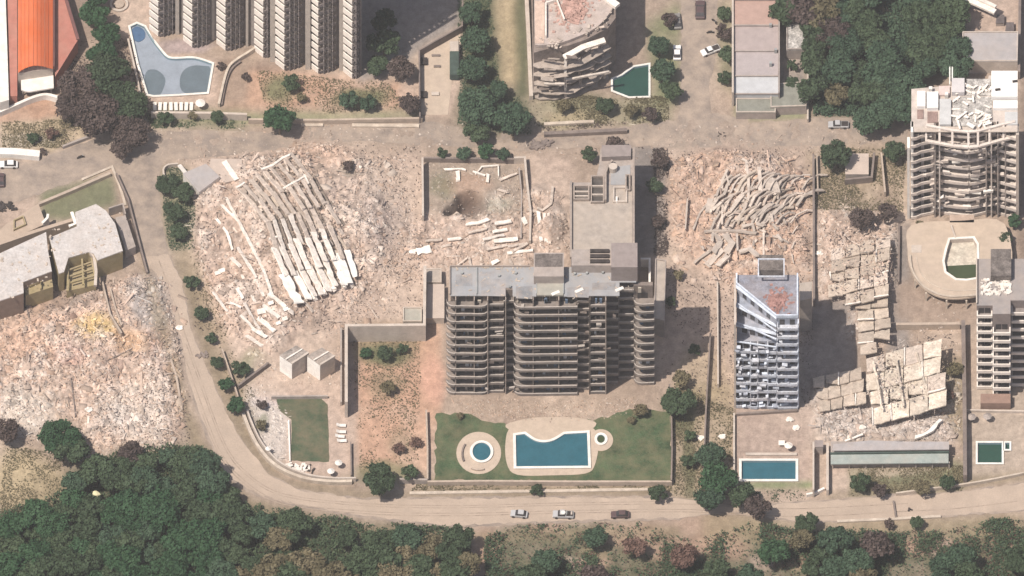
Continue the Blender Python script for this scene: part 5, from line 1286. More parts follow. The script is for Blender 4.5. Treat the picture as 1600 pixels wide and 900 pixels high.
def slab_grid(name, label, x0, y0, nx, ny, dx, dy, sk, zf, m, skip=(), jx=2.0, jz=.25, gap=.5, sky_=0.0):
    """storey panels that came down side by side: each panel a part"""
    t = thing(name, label, 'ruin', (*XY(x0 + nx * dx / 2, y0 + ny * dy / 2), 0))
    for j in range(ny):
        rx = rnd.uniform(-.12, .12) * dx; x_save = x0; x0 = x0 + rx
        for i in range(nx):
            if (i, j) in skip or (nx > 3 and rnd.random() < .06): continue
            a0, a1 = x0 + i * dx + sky_ * j, x0 + (i + 1) * dx - gap * 2 + sky_ * j
            q = []
            dz = rnd.uniform(-jz, jz); tw = rnd.uniform(-jz, jz) * .6; ddx = rnd.uniform(-jx, jx) * .5; ddy = rnd.uniform(-jx, jx) * .4
            rag = rnd.uniform(.6, 1.0) if rnd.random() < .5 else 1
            for (a, b, s1) in ((a0, rag, -1), (a1, 1, 1), (a1, 0, 1), (a0, 0, -1)):
                yy = y0 + (j + b) * dy - gap * (1 if b else -1) + sk * (a - x0) + ddy
                z = zf((a - x0) / (nx * dx), (j + b) / ny) + dz + tw * s1 + (.5 if b else 0.0)
                q.append((*XY(a + ddx + rnd.uniform(-1.0, 1.0), yy + rnd.uniform(-.9, .9), z), z))
            K = 4; g = []
            c4 = [Vector(v) for v in q]          # order: low left, low right, far right, far left
            for jj in range(K + 1):
                for ii in range(K + 1):
                    u, v = ii / K, jj / K; eu = .07 * (ii in (0, K)); ev = .07 * (jj in (0, K))
                    p = c4[0].lerp(c4[1], u).lerp(c4[3].lerp(c4[2], u), v)
                    ed = ii in (0, K) or jj in (0, K)
                    cxy = (c4[0] + c4[2]) / 2
                    if ed: p = p.lerp(cxy, abs(rnd.gauss(0, .028)))
                    g.append(p + Vector((0, 0, rnd.uniform(-.07, .07) - (.28 if ed and rnd.random() < .12 else 0))))
            N_ = len(g); low = [p + Vector((0, 0, -.35)) for p in g]
            fs = [(jj * (K + 1) + ii, jj * (K + 1) + ii + 1, (jj + 1) * (K + 1) + ii + 1, (jj + 1) * (K + 1) + ii) for jj in range(K) for ii in range(K)]
            fs += [tuple(N_ + k_ for k_ in reversed(f_)) for f_ in fs]
            ring = [ii for ii in range(K)] + [jj * (K + 1) + K for jj in range(K)] + [K * (K + 1) + K - ii for ii in range(K)] + [(K - jj) * (K + 1) for jj in range(K)]
            fs += [(ring[k_], ring[(k_ + 1) % len(ring)], N_ + ring[(k_ + 1) % len(ring)], N_ + ring[k_]) for k_ in range(len(ring))]
            MB().add(g + low, fs).build('panel', m if rnd.random() < .75 else rnd.choice((M_slabt, M_slab)), t)
            if rnd.random() < .35:
                MB().rag([g[0] + Vector((0, 0, .25)), g[K] + Vector((0, 0, .25))] if rnd.random() < .5 else [g[0] + Vector((0, 0, .25)), g[K * (K + 1)] + Vector((0, 0, .25))], .35, .3).build('rib', M_slabw, t)
        x0 = x_save
    return t
slab_grid('pancaked_building', 'pancaked building of stepped tan panels right of the pink rubble', 1296, 388, 4, 5, 23, 19, -.22, lambda u, v: 2.6 + 1.2 * u, M_slabt, skip={(0, 4)}, jx=3, jz=.6, gap=.3)
slab_grid('pancaked_wing', 'narrow broken wing of tan panels running down from the pancaked building', 1336, 470, 2, 5, 26, 17, -.15, lambda u, v: 2.6 + .8 * u, M_slabt, skip={(1, 4)}, jx=4, jz=.7, sky_=1.5)
M_tilt = mat('bright_tilted_slab', (0.62, 0.55, 0.47), var=.38, scale=.5, fine=2.2, bump=.9, objvar=.2, dust=.7, dustcol=(.45, .37, .30))
def tilt_roof():
    t = slab_grid('tilted_fallen_roof', 'large tilted fallen roof of pale square panels above the long canopy', 1352, 560, 4, 4, 29.4, 27, -.27, lambda u, v: 3.2 + 3.2 * u - 1.2 * v, M_tilt, jx=1.4, jz=.22, gap=.35, sky_=3.0)
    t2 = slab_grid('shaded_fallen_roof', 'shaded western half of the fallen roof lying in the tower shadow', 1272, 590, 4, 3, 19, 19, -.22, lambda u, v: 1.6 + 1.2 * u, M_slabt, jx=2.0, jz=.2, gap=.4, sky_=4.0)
    # the volume under the raised east edge
    MB().prism(pxy([(1362, 655), (1480, 630), (1466, 560), (1360, 585)], 2.5), -.3, 2.2).build('crushed_storeys', mat('wreck_wall', (0.23, 0.19, 0.17)), t)
    for a, b in (((1364, 565), (1378, 640)), ((1400, 560), (1412, 635)), ((1432, 550), (1450, 620))): MB().rag([P(*a, 5.8), P(*b, 4.8)], .5, .5).build('ridge', M_tilt, t)
tilt_roof()
o = thing('bright_curved_girder', 'bright white bent girder lying on the grey rubble above the canopy', 'girder', P(1450, 680)); MB().rag([Pz(1430, 684, .8), Pz(1442, 680, .9), Pz(1456, 672, 1.0), Pz(1470, 656, 1.1)], 1.1, .6).build('girder', M_white, o)
o = thing('pale_pole', 'thin pale pole lying across the rubble left of the bent girder', 'pole', P(1340, 690)); MB().rag([Pz(1320, 689, .8), Pz(1348, 679, .9)], .5, .3).build('pole', M_slabw, o)

# ------------------------------------------------------------------ loose rubble
def chunks(name, poly, n, smin, smax, tint, parent=None, lift=0.0, flatk=.5, seed=1, power=2.5, label=None):
    r = np.random.default_rng(seed)
    xs = [p[0] for p in poly]; ys = [p[1] for p in poly]
    px = r.uniform(min(xs), max(xs), n * 3); py = r.uniform(min(ys), max(ys), n * 3)
    ix = np.clip(((px - gx[0]) / STEP).astype(int), 0, NX - 1); iy = np.clip(((py - gy[0]) / STEP).astype(int), 0, NY - 1)
    wx = px + WX[iy, ix] * 14; wy = py + WY[iy, ix] * 14
    keep = inside(poly, wx, wy) & (r.random(n * 3) < 0.25 + 1.1 * N_mid[iy, ix]); px, py = px[keep][:n], py[keep][:n]
    n = len(px)
    if not n: return
    x = (px - 800) * S; y = (450 - py) * S / CT
    z = H(px, py) + lift
    s = smin * .8 + (smax * .62 - smin * .8) * r.random(n) ** (power * 1.6)
    sx, sy, sz = s * r.uniform(.6, 1.5, n), s * r.uniform(.3, .9, n), s * r.uniform(.12, flatk * .8, n)
    A, B, C_ = r.uniform(0, 2 * np.pi, n), r.normal(0, .35, n), r.normal(0, .35, n)
    ca, sa, cb, sb, cc, sc = np.cos(A), np.sin(A), np.cos(B), np.sin(B), np.cos(C_), np.sin(C_)
    R = np.stack([np.stack([ca * cb, ca * sb * sc - sa * cc, ca * sb * cc + sa * sc], -1), np.stack([sa * cb, sa * sb * sc + ca * cc, sa * sb * cc - ca * sc], -1), np.stack([-sb, cb * sc, cb * cc], -1)], 1)
    st = r.random(n) < .16; sx = np.where(st, sx * 3.2, sx); sy = np.where(st, sy * .35, sy); sz = np.where(st, sz * .6, sz)
    cor = np.array([(-1, -1, -1), (1, -1, -1), (1, 1, -1), (-1, 1, -1), (-.85, -.9, 1), (.9, -.8, 1), (.8, .9, 1), (-.9, .85, 1)]) * 1.0
    v = cor[None] * np.stack([sx, sy, sz], -1)[:, None] * (1 + r.uniform(-.18, .18, (n, 8, 3)))
    v = np.einsum('nij,nkj->nki', R, v) + np.stack([x, y, z + sz * .3], -1)[:, None]
    q = np.array([(4, 5, 6, 7), (0, 1, 5, 4), (1, 2, 6, 5), (2, 3, 7, 6), (3, 0, 4, 7)])
    f = (q[None] + (np.arange(n) * 8)[:, None, None]).reshape(-1, 4)
    t_ = np.asarray(tint)[r.integers(0, len(tint), n)] * .8 * r.uniform(.75, 1.15, n)[:, None]; g_ = GC[np.clip(((py - gy[0]) / STEP).astype(int), 0, NY - 1), np.clip(((px - gx[0]) / STEP).astype(int), 0, NX - 1)] * 1.12
    t_ = t_ * .36 + g_ * r.uniform(.72, 1.3, n)[:, None] * .64
    o = np_mesh(name, v.reshape(-1, 3), f, M_rubble, np.clip(np.repeat(t_, 8, 0), 0, .9))
    o['kind'] = 'stuff'
    if label: o['label'] = label
    return o
T_mix = [(0.67, 0.55, 0.48), (0.56, 0.44, 0.37), (0.40, 0.32, 0.26), (0.86, 0.80, 0.73), (0.54, 0.36, 0.26)]
T_pink = [(0.64, 0.40, 0.27), (0.60, 0.45, 0.33), (0.60, 0.50, 0.44), (0.40, 0.25, 0.20)]
T_white = [(0.82, 0.79, 0.76), (0.70, 0.65, 0.61), (0.5, .46, .44)]
T_grey = [(0.45, 0.41, 0.39), (0.30, 0.27, 0.26), (0.66, 0.62, 0.60)]
chunks('building_rubble', SITES['west'], 14000, .08, .9, T_mix + T_pink, seed=3, power=3, label='pink and cream rubble filling the left field')
chunks('building_rubble', [(0, 590), (80, 590), (90, 690), (0, 690)], 900, .1, .7, T_white, seed=4, label='white rubble at the far left of the field'); chunks('building_rubble', [(165, 585), (275, 590), (265, 705), (160, 705)], 1000, .08, .6, T_white, seed=5, label='white rubble at the right of the left field')
chunks('building_rubble', [(p[0] * 1.0, p[1]) for p in SITES['fallen']], 11000, .07, .9, T_mix, seed=6, power=3, label='rubble round the toppled striped building')
chunks('building_rubble', [(560, 240), (640, 240), (660, 420), (600, 500), (500, 530), (540, 470)], 4200, .08, .7, T_mix + T_grey, seed=7, label='grey and tan rubble right of the toppled building')
chunks('building_rubble', SITES['yard'], 4200, .08, .8, T_mix, seed=8, power=3, label='rubble strewn north of the centre block')
chunks('building_rubble', SITES['east'], 9000, .07, .75, T_pink + [(0.55, 0.48, 0.42)], seed=9, power=3, label='pink rubble under the twisted frame')
chunks('building_rubble', [(1120, 285), (1240, 285), (1255, 400), (1110, 390)], 2600, .15, 1.1, T_grey + T_mix, seed=10, label='grey rubble heap among the beams')
chunks('building_rubble', SITES['slabs'], 3200, .10, .8, T_mix, seed=12, label='tan rubble round the pancaked building')
chunks('building_rubble', SITES['slope'], 5200, .08, .8, T_mix + T_grey, seed=13, label='grey rubble between fallen roof and canopy')
chunks('building_rubble', [(365, 250), (470, 240), (550, 400), (470, 470)], 1600, .05, .5, T_mix, seed=41, lift=1.5, label='dust and chips lying on the striped slabs')
chunks('building_rubble', [(668, 255), (820, 255), (820, 345), (668, 335)], 1500, .05, .55, T_mix + T_grey, seed=42, label='debris in the walled plot around the pit')
chunks('building_rubble', [(1360, 560), (1470, 525), (1482, 630), (1380, 665)], 1500, .05, .5, T_mix, seed=24, lift=4.6, label='loose grit lying on the tilted fallen roof')
chunks('building_rubble', [(1290, 370), (1395, 360), (1395, 480), (1300, 490)], 1100, .05, .6, T_mix, seed=25, lift=3.2, label='loose grit lying on the pancaked panels')
chunks('building_rubble', [(-20, 470), (285, 450), (290, 700), (-20, 690)], 300, .4, 1.9, T_mix + T_pink, seed=26, flatk=.28, power=1.2, label='broken wall pieces over the left field')
chunks('building_rubble', [(300, 240), (640, 240), (640, 500), (340, 540)], 260, .4, 2.0, T_mix, seed=27, flatk=.28, power=1.2, label='broken wall pieces over the toppled building')
chunks('building_rubble', [(1040, 240), (1265, 240), (1265, 460), (1050, 440)], 220, .4, 2.0, T_pink, seed=28, flatk=.28, power=1.2, label='broken wall pieces over the pink heap')
chunks('building_rubble', [(1275, 600), (1500, 600), (1495, 690), (1275, 690)], 160, .4, 2.0, T_grey + T_mix, seed=29, flatk=.28, power=1.2, label='broken wall pieces above the canopy')
chunks('building_rubble', [(250, 200), (1380, 190), (1380, 250), (820, 250), (640, 262), (250, 262)], 2600, .08, .6, T_mix, seed=30, power=3, label='rubble spilt over the upper road')
chunks('building_rubble', [(1290, 650), (1480, 650), (1482, 690), (1290, 690)], 1200, .12, .9, T_white + T_grey, seed=14, label='white debris just above the canopy')
chunks('building_rubble', [(385, 600), (455, 640), (450, 735), (420, 715), (388, 660)], 900, .10, .7, T_white, seed=15, label='white rubble beside the sports turf')
chunks('building_rubble', [(400, 555), (540, 540), (550, 600), (400, 610)], 700, .08, .6, T_mix, seed=16, label='pieces of debris round the two huts')
chunks('building_rubble', [(700, 622), (1000, 622), (985, 648), (930, 662), (800, 660), (720, 645)], 2600, .08, .45, T_mix + T_pink, seed=17, label='fine pale debris at the foot of the centre block')
chunks('building_rubble', [(1400, 640), (1500, 560), (1505, 740), (1330, 760)], 700, .08, .5, T_mix, seed=18, label='pieces strewn east and south of the canopy')
chunks('building_rubble', [(210, 440), (262, 440), (272, 520), (225, 520)], 700, .08, .4, T_grey, seed=20, label='grey gravel heap beside the curving road')
chunks('building_rubble', [(1150, 430), (1246, 430), (1246, 460), (1150, 460)], 10, .08, .4, T_grey, seed=21, label='grit')
chunks('building_rubble', [(1490, 590), (1528, 345), (1425, 345)], 500, .08, .5, T_mix, seed=22, label='grit below the white tower')
chunks('roadside_grit', [(-100, 170), (1600, 170), (1600, 820), (-100, 820)], 5000, .05, .3, [(.42,.36,.31), (.3,.26,.23), (.5,.44,.39)], seed=23, power=4, label='scattered grit and small stones over the bare ground')
for o in [o for o in bpy.data.objects if o.get('label') == 'grit']: bpy.data.objects.remove(o)
# ------------------------------------------------------------------ walls and fences
def wall(label, pts, h=2.0, th=.35, m=None, name='boundary_wall', cat='wall', z0=-.4, closed=False, group=None):
    p = pxy(pts, h)
    o = MB().strip(p, th, z0, h, closed).build(name, m or M_conc)
    return tag(o, label, cat, group)
M_wd = mat('dark_wall', (0.17, 0.14, 0.13), var=.25, dust=.3); M_wt = mat('tan_wall', (0.42, 0.345, 0.285), var=.2, dust=.3)
wall('dark thin wall along the west side of the pale paved court', [(656, 182), (655, 78), (722, 40), (723, 0)], 2.6, .35, M_wd)
wall('pale wall down the left side of the walled pit', [(661, 337), (660, 246)], 3.2, .45, M_conc)
wall('hedge-side wall coloured dark for the shadow north of the walled pit', [(662, 246), (803, 248)], 1.6, .5, M_wd)  # dark wall colour stands in for the shadow along the yard's north
wall('pale doubled-back wall at the north east corner of the walled pit', [(803, 246), (820, 245), (823, 280), (829, 330), (828, 376)], 2.2, .5, M_conc)
wall('thin grey wall right of the ruin strips beside the pit', [(811, 262), (815, 300), (814, 372)], 1.5, .3, M_concd)
wall('tall retaining wall turning the corner of the orange dirt plot', [(541, 628), (541, 508), (663, 507), (664, 415)], 6.0, .7, M_conc, 'retaining_wall')
wall('low inner ledge parallel to the tall retaining wall', [(533, 628), (533, 512)], 1.5, .4, M_concd)
wall('long thin wall west of the blue-grey tower', [(1121, 440), (1122, 600)], 1.5, .35, M_conc)
wall('straight wall from the upper road down past the pink rubble', [(1271, 240), (1272, 470)], 2.5, .5, M_wd)
wall('tall dark wall right of the tilted fallen roof', [(1505, 500), (1507, 620), (1508, 742)], 3.0, .9, M_wd)
wall('tan wall across the north of the narrow dark pool court', [(1400, 506), (1500, 505)], 2.0, .7, M_wt)
CW = smooth_path([(386, 640), (397, 668), (412, 695), (438, 722), (478, 740), (520, 746), (556, 746)], 5)
wall('outer pale curved wall at the road bend', [(a - 6, b + 5) for a, b in CW], 1.2, .75, M_kerb)
wall('inner pale curved wall at the road bend', CW, 1.6, .4, M_conc)
wall('garden wall along the road below the green lawn', [(668, 752), (760, 751), (900, 752), (1050, 752)], 1.5, .5, M_wt)
wall('pale kerb along the north edge of the lower road', [(640, 770), (760, 768), (900, 766), (1012, 764)], .3, .8, M_kerb, 'kerb', 'kerb')
wall('low wall below the orange dirt plot', [(624, 748), (668, 749)], 1.6, .5, M_concd)
wall('short fence up the left edge of the green lawn', [(668, 748), (668, 700), (666, 640)], 1.6, .4, M_wt)
wall('fence down the right edge of the green lawn', [(1049, 750), (1050, 700), (1049, 640), (1046, 600)], 2.0, .35, M_wd)
wall('second fence line right of the green lawn', [(1098, 760), (1103, 640), (1110, 520)], 2.0, .35, M_wd)
wall('wall between the pool terrace and its neighbour passage', [(1271, 765), (1271, 690)], 3.0, .4, M_conc)
wall('double rail wall by the lower entrance path', [(1293, 766), (1293, 692)], 2.0, .6, M_conc)
wall('short white wall end at the lower entrance path', [(1260, 772), (1274, 769), (1288, 762)], 1.0, .5, M_white)
wall('wall below the boot-shaped pool terrace', [(236, 175), (330, 176), (386, 178)], 2.2, .6, M_conc)
wall('long pale wall along the north of the upper road', [(388, 186), (500, 187), (660, 184)], 1.6, .5, M_wt)
wall('broken pale kerb beside the round green tree', [(470, 194), (505, 194)], .5, 1.0, M_kerb, 'kerb', 'kerb'); wall('pale kerb stretch left of the pale court', [(550, 195), (655, 196)], .5, .9, M_kerb, 'kerb', 'kerb')
wall('curved pale wall right of the boot-shaped pool', smooth_path([(342, 162), (350, 125), (358, 103), (370, 92), (386, 82), (398, 74)], 4), 1.4, .55, M_kerb)
wall('second line of the wall right of the boot-shaped pool', smooth_path([(346, 163), (353, 128), (362, 107), (376, 95)], 4), .8, .4, M_wd)
wall('curving white wall below the orange hall', smooth_path([(-20, 182), (20, 165), (50, 152), (72, 147), (92, 152)], 4), 1.8, .7, M_white)
wall('thick white roadside wall at the left edge', [(-40, 235), (20, 236), (62, 240)], 1.6, 1.9, M_white)
wall('pale wall dropping from the white wall into trees', [(98, 228), (140, 212)], 1.0, .5, M_concd)
wall('thin pool-side wall running down to the junction tree', [(200, 60), (214, 120), (222, 160)], 1.2, .4, M_conc)
wall('low wall added to cast the dark trench line below the wreck', [(850, 208), (980, 202)], 1.2, .9, M_wd); wall('pale ledge below the curved wreck', [(850, 193), (928, 189)], .8, .8, M_kerb)  # first wall is added to cast the dark of the trench
wall('pale strip wall left of the curved wreck', [(822, -20), (826, 60), (830, 150)], 1.5, .9, M_conc); wall('rail left of the curved wreck', [(831, -20), (834, 140)], 2.0, .3, M_wd)
wall('dark wall beside the green wood, left of the top right lot', [(1495, -30), (1496, 40), (1499, 104)], 3.0, .5, M_wd)
wall('dark strip added as building shade at the extreme top right', [(1594, -30), (1592, 112)], 3.0, .6, M_wd)  # dark-coloured wall stands in for shade of the building at right
wall('roadside wall left of the junction side lane', [(182, 270), (200, 310), (218, 380), (230, 425)], 1.5, .4, M_wd)
wall('tan wall along the lower side of the left road', [(60, 318), (110, 297), (172, 270)], 1.2, .7, M_wt); wall('tan kerb line beside the left road', [(128, 280), (175, 260), (187, 290), (196, 320)], .4, .6, M_kerb, 'kerb', 'kerb')
wall('edge wall of the left rubble field at the curving road', [(262, 545), (276, 590), (284, 640)], 1.2, .5, M_wt)
wall('pale fence beside the green bushes at the bend', [(347, 545), (366, 600), (376, 632)], 1.6, .3, M_wt); wall('dark diagonal wall above the sports turf', [(372, 602), (420, 566)], 1.5, .5, M_wd)
wall('north wall above the sports turf', [(424, 619), (512, 618)], 1.0, .4, M_concd); wall('white curb on the left edge of the sports turf', [(451, 656), (453, 720)], .5, .35, M_white, 'kerb', 'kerb')
wall('thin court fence beside the loungers at the sports turf', [(548, 690), (549, 742)], 1.2, .3, M_wd)
wall('small white curved wall near the upper junction', smooth_path([(258, 278), (255, 265), (262, 257), (278, 255)], 3), 1.2, .4, M_conc)
wall('walled lot left side below the upper road', [(1276, 240), (1278, 300)], 1.5, .35, M_wt); wall('walled lot right side beside the white tower', [(1377, 238), (1383, 300)], 2.0, .4, M_wt); wall('low wall below the left court house', [(1320, 280), (1362, 276), (1366, 238)], 2.0, .5, M_wd)
wall('pale fence along the lower right road', smooth_path([(1400, 770), (1460, 762), (1530, 752), (1600, 738)], 3), 1.0, .4, M_kerb)
wall('lower pale kerb of the right hand road', [(1308, 814), (1400, 810), (1470, 806)], .5, .7, M_kerb, 'kerb', 'kerb')
wall('dark line wall crossing the right hand road', [(1396, 782), (1400, 808)], .6, .4, M_wd)
wall('rear wall of the lower right pool courtyard', [(1510, 640), (1600, 642)], .8, .4, M_conc)
wall('pale wall up the right of the four-coloured row annex', [(1262, 186), (1262, 36)], 1.5, .4, M_conc)
wall('brown wall between the terrace and the tall dark wall', [(1405, 350), (1404, 440)], 1.5, .4, M_wd); wall('pale wall down the left of the blue-grey tower base', [(1147, 760), (1147, 645)], 1.2, .4, M_conc)
wall('pale terrace step above the rectangular blue pool', [(1165, 709), (1245, 709)], .4, .7, M_conc, 'step', 'step')
wall('dark wall of the entrance strip under the tower', [(1150, 646), (1200, 643), (1246, 640)], .8, .5, M_wd)
wall('cracked wall line through the left rubble field', [(40, 470), (55, 545), (62, 610)], 1.2, .22, M_wd); wall('second cracked wall line in the left rubble field', [(104, 500), (112, 600), (118, 650)], 1.2, .22, M_wd); wall('cross wall remains in the left rubble field', [(118, 585), (170, 562), (205, 545)], 1.0, .22, M_wd)

wall('broken wall at the right of the left rubble field', [(160, 440), (172, 490), (190, 520)], 2.2, .4, M_wt)
wall('pale wall enclosing the grey gravel heap', [(172, 450), (180, 480), (190, 508)], 1.6, .4, M_wt); wall('dark posts line low in the left rubble field', [(243, 580), (250, 620), (262, 690)], 1.2, .25, M_wd); wall('second posts line low in the left rubble field', [(228, 590), (246, 640)], 1.4, .35, M_wd)
# court paving
tag(MB().prism(pxy([(658, 180), (657, 80), (720, 43), (720, 110), (706, 128), (700, 180)]), -.1, .12).build('court_paving', M_wood), kind='structure')
o = thing('court_bus', 'long dark green parked truck trailer on the pale court', 'trailer', P(710, 108)); MB().box(o.location.x - 1.1, o.location.x + 1.1, o.location.y - 3.6, o.location.y + 3.4, .5, 2.6).build('box_body', mat('dark_green_gutter', (0, 0, 0)), o, bevel=.12); MB().box(o.location.x - 1.1, o.location.x + 1.1, o.location.y + 3.5, o.location.y + 6.6, .5, 2.4).build('cab', M_conc, o, bevel=.2)
for k, (px, py) in enumerate(((661, 98), (661, 150), (680, 148), (681, 88), (683, 105))):
    c = P(px, py)
    o = thing('court_crate', ('dark crate at the upper left of the pale court', 'dark crate at the lower left of the pale court', 'pale low bench in the lower middle of the court', 'slim dark bench at the top of the pale court', 'bent dark bench in the middle of the court')[k], 'crate' if k < 2 else 'bench', c)
    L_ = (1.0, .9, .9, 1.0, .8)[k]; W_ = (1.0, .9, .5, .25, .3)[k]
    MB().box(c.x - L_, c.x + L_, c.y - W_, c.y + W_, .35, .8 if k < 2 else .5).build('top', (M_dark, M_dark, M_conc, M_wd, M_wd)[k], o)
    for s_ in (-1, 1): MB().box(c.x + s_ * L_ * .8 - .1, c.x + s_ * L_ * .8 + .1, c.y - W_ * .9, c.y + W_ * .9, 0.1, .35).build('leg', M_wd, o)

# ------------------------------------------------------------------ furniture by the pools
def lounger():
    o = thing('sun_lounger', '', 'sun lounger')
    MB().obox((0, -.3, .35), (.32, 0, 0), (0, .65, 0), (0, 0, .05)).build('seat', M_white, o, local=True)
    MB().obox((0, .6, .55), (.32, 0, 0), (0, .3, .18), (0, -.02, .05)).build('backrest', M_white, o, local=True)
    for a in (-.26, .26):
        for b in (-.8, .3): MB().box(a - .04, a + .04, b - .04, b + .04, 0, .31).build('leg', M_white, o, local=True)
    return o
L0 = lounger(); first = True
for k, px in enumerate((242, 250, 258, 267, 275, 283, 291, 299)):
    o = L0 if first else dup(L0); first = False
    o.location = P(px, 168, .15); o.rotation_euler = (0, 0, .05 * math.sin(k * 5)); o['label'] = 'white sun lounger in the row below the boot-shaped pool'; o['group'] = 'sun loungers below the boot-shaped pool'; o.scale = (1.25, 1.15, 1)
for k, (px, py) in enumerate(((533, 666), (533, 676), (531, 683), (534, 690))):
    o = dup(L0); o.location = P(px, py, .1); o.rotation_euler = (0, 0, 1.55 + .25 * math.sin(k * 3)); o['label'] = ('topmost of four white loungers right of the sports turf', 'second white lounger down right of the sports turf', 'third white lounger down right of the sports turf', 'lowest of four white loungers right of the sports turf')[k]; o.scale = (1.3, 1.2, 1)
    if 'group' in o: del o['group']
def parasol(px, py, label, r=1.2, m=None):
    c = P(px, py, 2.2); o = thing('parasol', label, 'parasol', (c.x, c.y, 0))
    MB().cyl(c.x, c.y, r, 2.0, 2.5, 10, .06).build('canopy', m or M_white, o); MB().cyl(c.x, c.y, .05, 0, 2.0, 6).build('pole', M_metal, o)
parasol(313, 160, 'round white parasol at the right end of the lounger row'); parasol(529, 722, 'white parasol right of the lower sports turf', .9); parasol(517, 735, 'white parasol at the bottom of the turf court', .9); parasol(419, 700, 'small white parasol left of the sports turf', .7); parasol(1232, 695, 'right white parasol of the pair on the brown terrace', 1.0, M_slabw)
o = thing('terrace_table', 'square white table on the brown terrace above the pool', 'table', P(1227, 695, 0)); MB().box(o.location.x - 1.6, o.location.x - .1, o.location.y - .7, o.location.y + .7, .7, .8).build('table_top', M_white, o); MB().box(o.location.x - .95, o.location.x - .75, o.location.y - .1, o.location.y + .1, 0, .7).build('leg', M_metal, o)
for px, py, lb in ((1244, 668, 'crumpled white sheet on the brown terrace, lower one'), (1234, 655, 'crumpled white sheet on the brown terrace, upper one'), (1095, 684, 'white rag on the garden strip left of the tower'), (1128, 682, 'white board on the grass by the tower'), (139, 640, 'bright white slab block in the left rubble'), (150, 771, 'pale yellow rock among the lower left trees'), (1347, 667, 'large white block in the rubble above the canopy'), (645, 393, 'pinkish flat slab at the left of the yard ruin'), (1280, 395, 'white block at the foot of the straight wall'), (280, 512, 'small white block on the curving road')):
    p = Pz(px, py, .25) if lb != 'pale yellow rock among the lower left trees' else Pz(px, py, 3.5)
    bm = bmesh.new(); bmesh.ops.create_icosphere(bm, subdivisions=2, radius=.9)
    for v in bm.verts:
        k = 1 + .35 * math.sin(v.co.x * 7 + px) * math.cos(v.co.y * 6 + py); v.co = Vector((v.co.x * k, v.co.y * k * .8, v.co.z * .35 * k))
    me = bpy.data.meshes.new('block'); bm.to_mesh(me); bm.free(); me.materials.append(M_slabw if 'yellow' not in lb else mat('yellow_rock', (.62, .58, .38), var=.2))
    nm_ = 'white_block' if 'block' in lb or 'slab' in lb else ('yellow_rock' if 'yellow' in lb else 'white_sheet')
    o = bpy.data.objects.new(nm_, me); COL.objects.link(o); o.location = p; tag(o, lb, 'rock' if 'rock' in lb else ('block' if 'block' in lb or 'slab' in lb else 'sheet'))
for c_, r_, lb in (((186, 8), 13, 'round stone basin at the top by the green tree strip'),):
    p = P(*c_); o = thing('round_basin', lb, 'basin', p); MB().strip(ccw([(p.x + r_ * S * math.cos(a / 12 * math.pi), p.y + r_ * S * math.sin(a / 12 * math.pi)) for a in range(24)]), .5, 0, .6, True).build('rim', M_conc, o); MB().cyl(p.x, p.y, 1.2, 0, .5, 16).build('inner_ring', M_wt, o)
for px, py, rx, lb in ((753, 690, 0, 'curved bench on the circular deck, upper left'), ):
    p = ellipse(748, 708, 26, 25, 40); wall('dark curved bench on the left of the circular deck', p[17:25], .6, .35, M_wd, 'bench', 'bench'); wall('dark curved bench at the lower side of the circular deck', p[8:14], .6, .45, M_wt, 'bench', 'bench')
for k, (px, py) in enumerate(((1518, 657), (1543, 656))):
    p = P(px, py, .5); o = thing('folded_parasol', ('left folded grey parasol in the lower right courtyard', 'right folded grey parasol in the lower right courtyard')[k], 'parasol', (p.x, p.y, 0)); MB().cyl(p.x, p.y, 1.1, 1.9, 2.5, 7, .1).build('canopy', M_concd, o); MB().cyl(p.x, p.y, .06, 0, 1.9, 6).build('pole', M_metal, o)

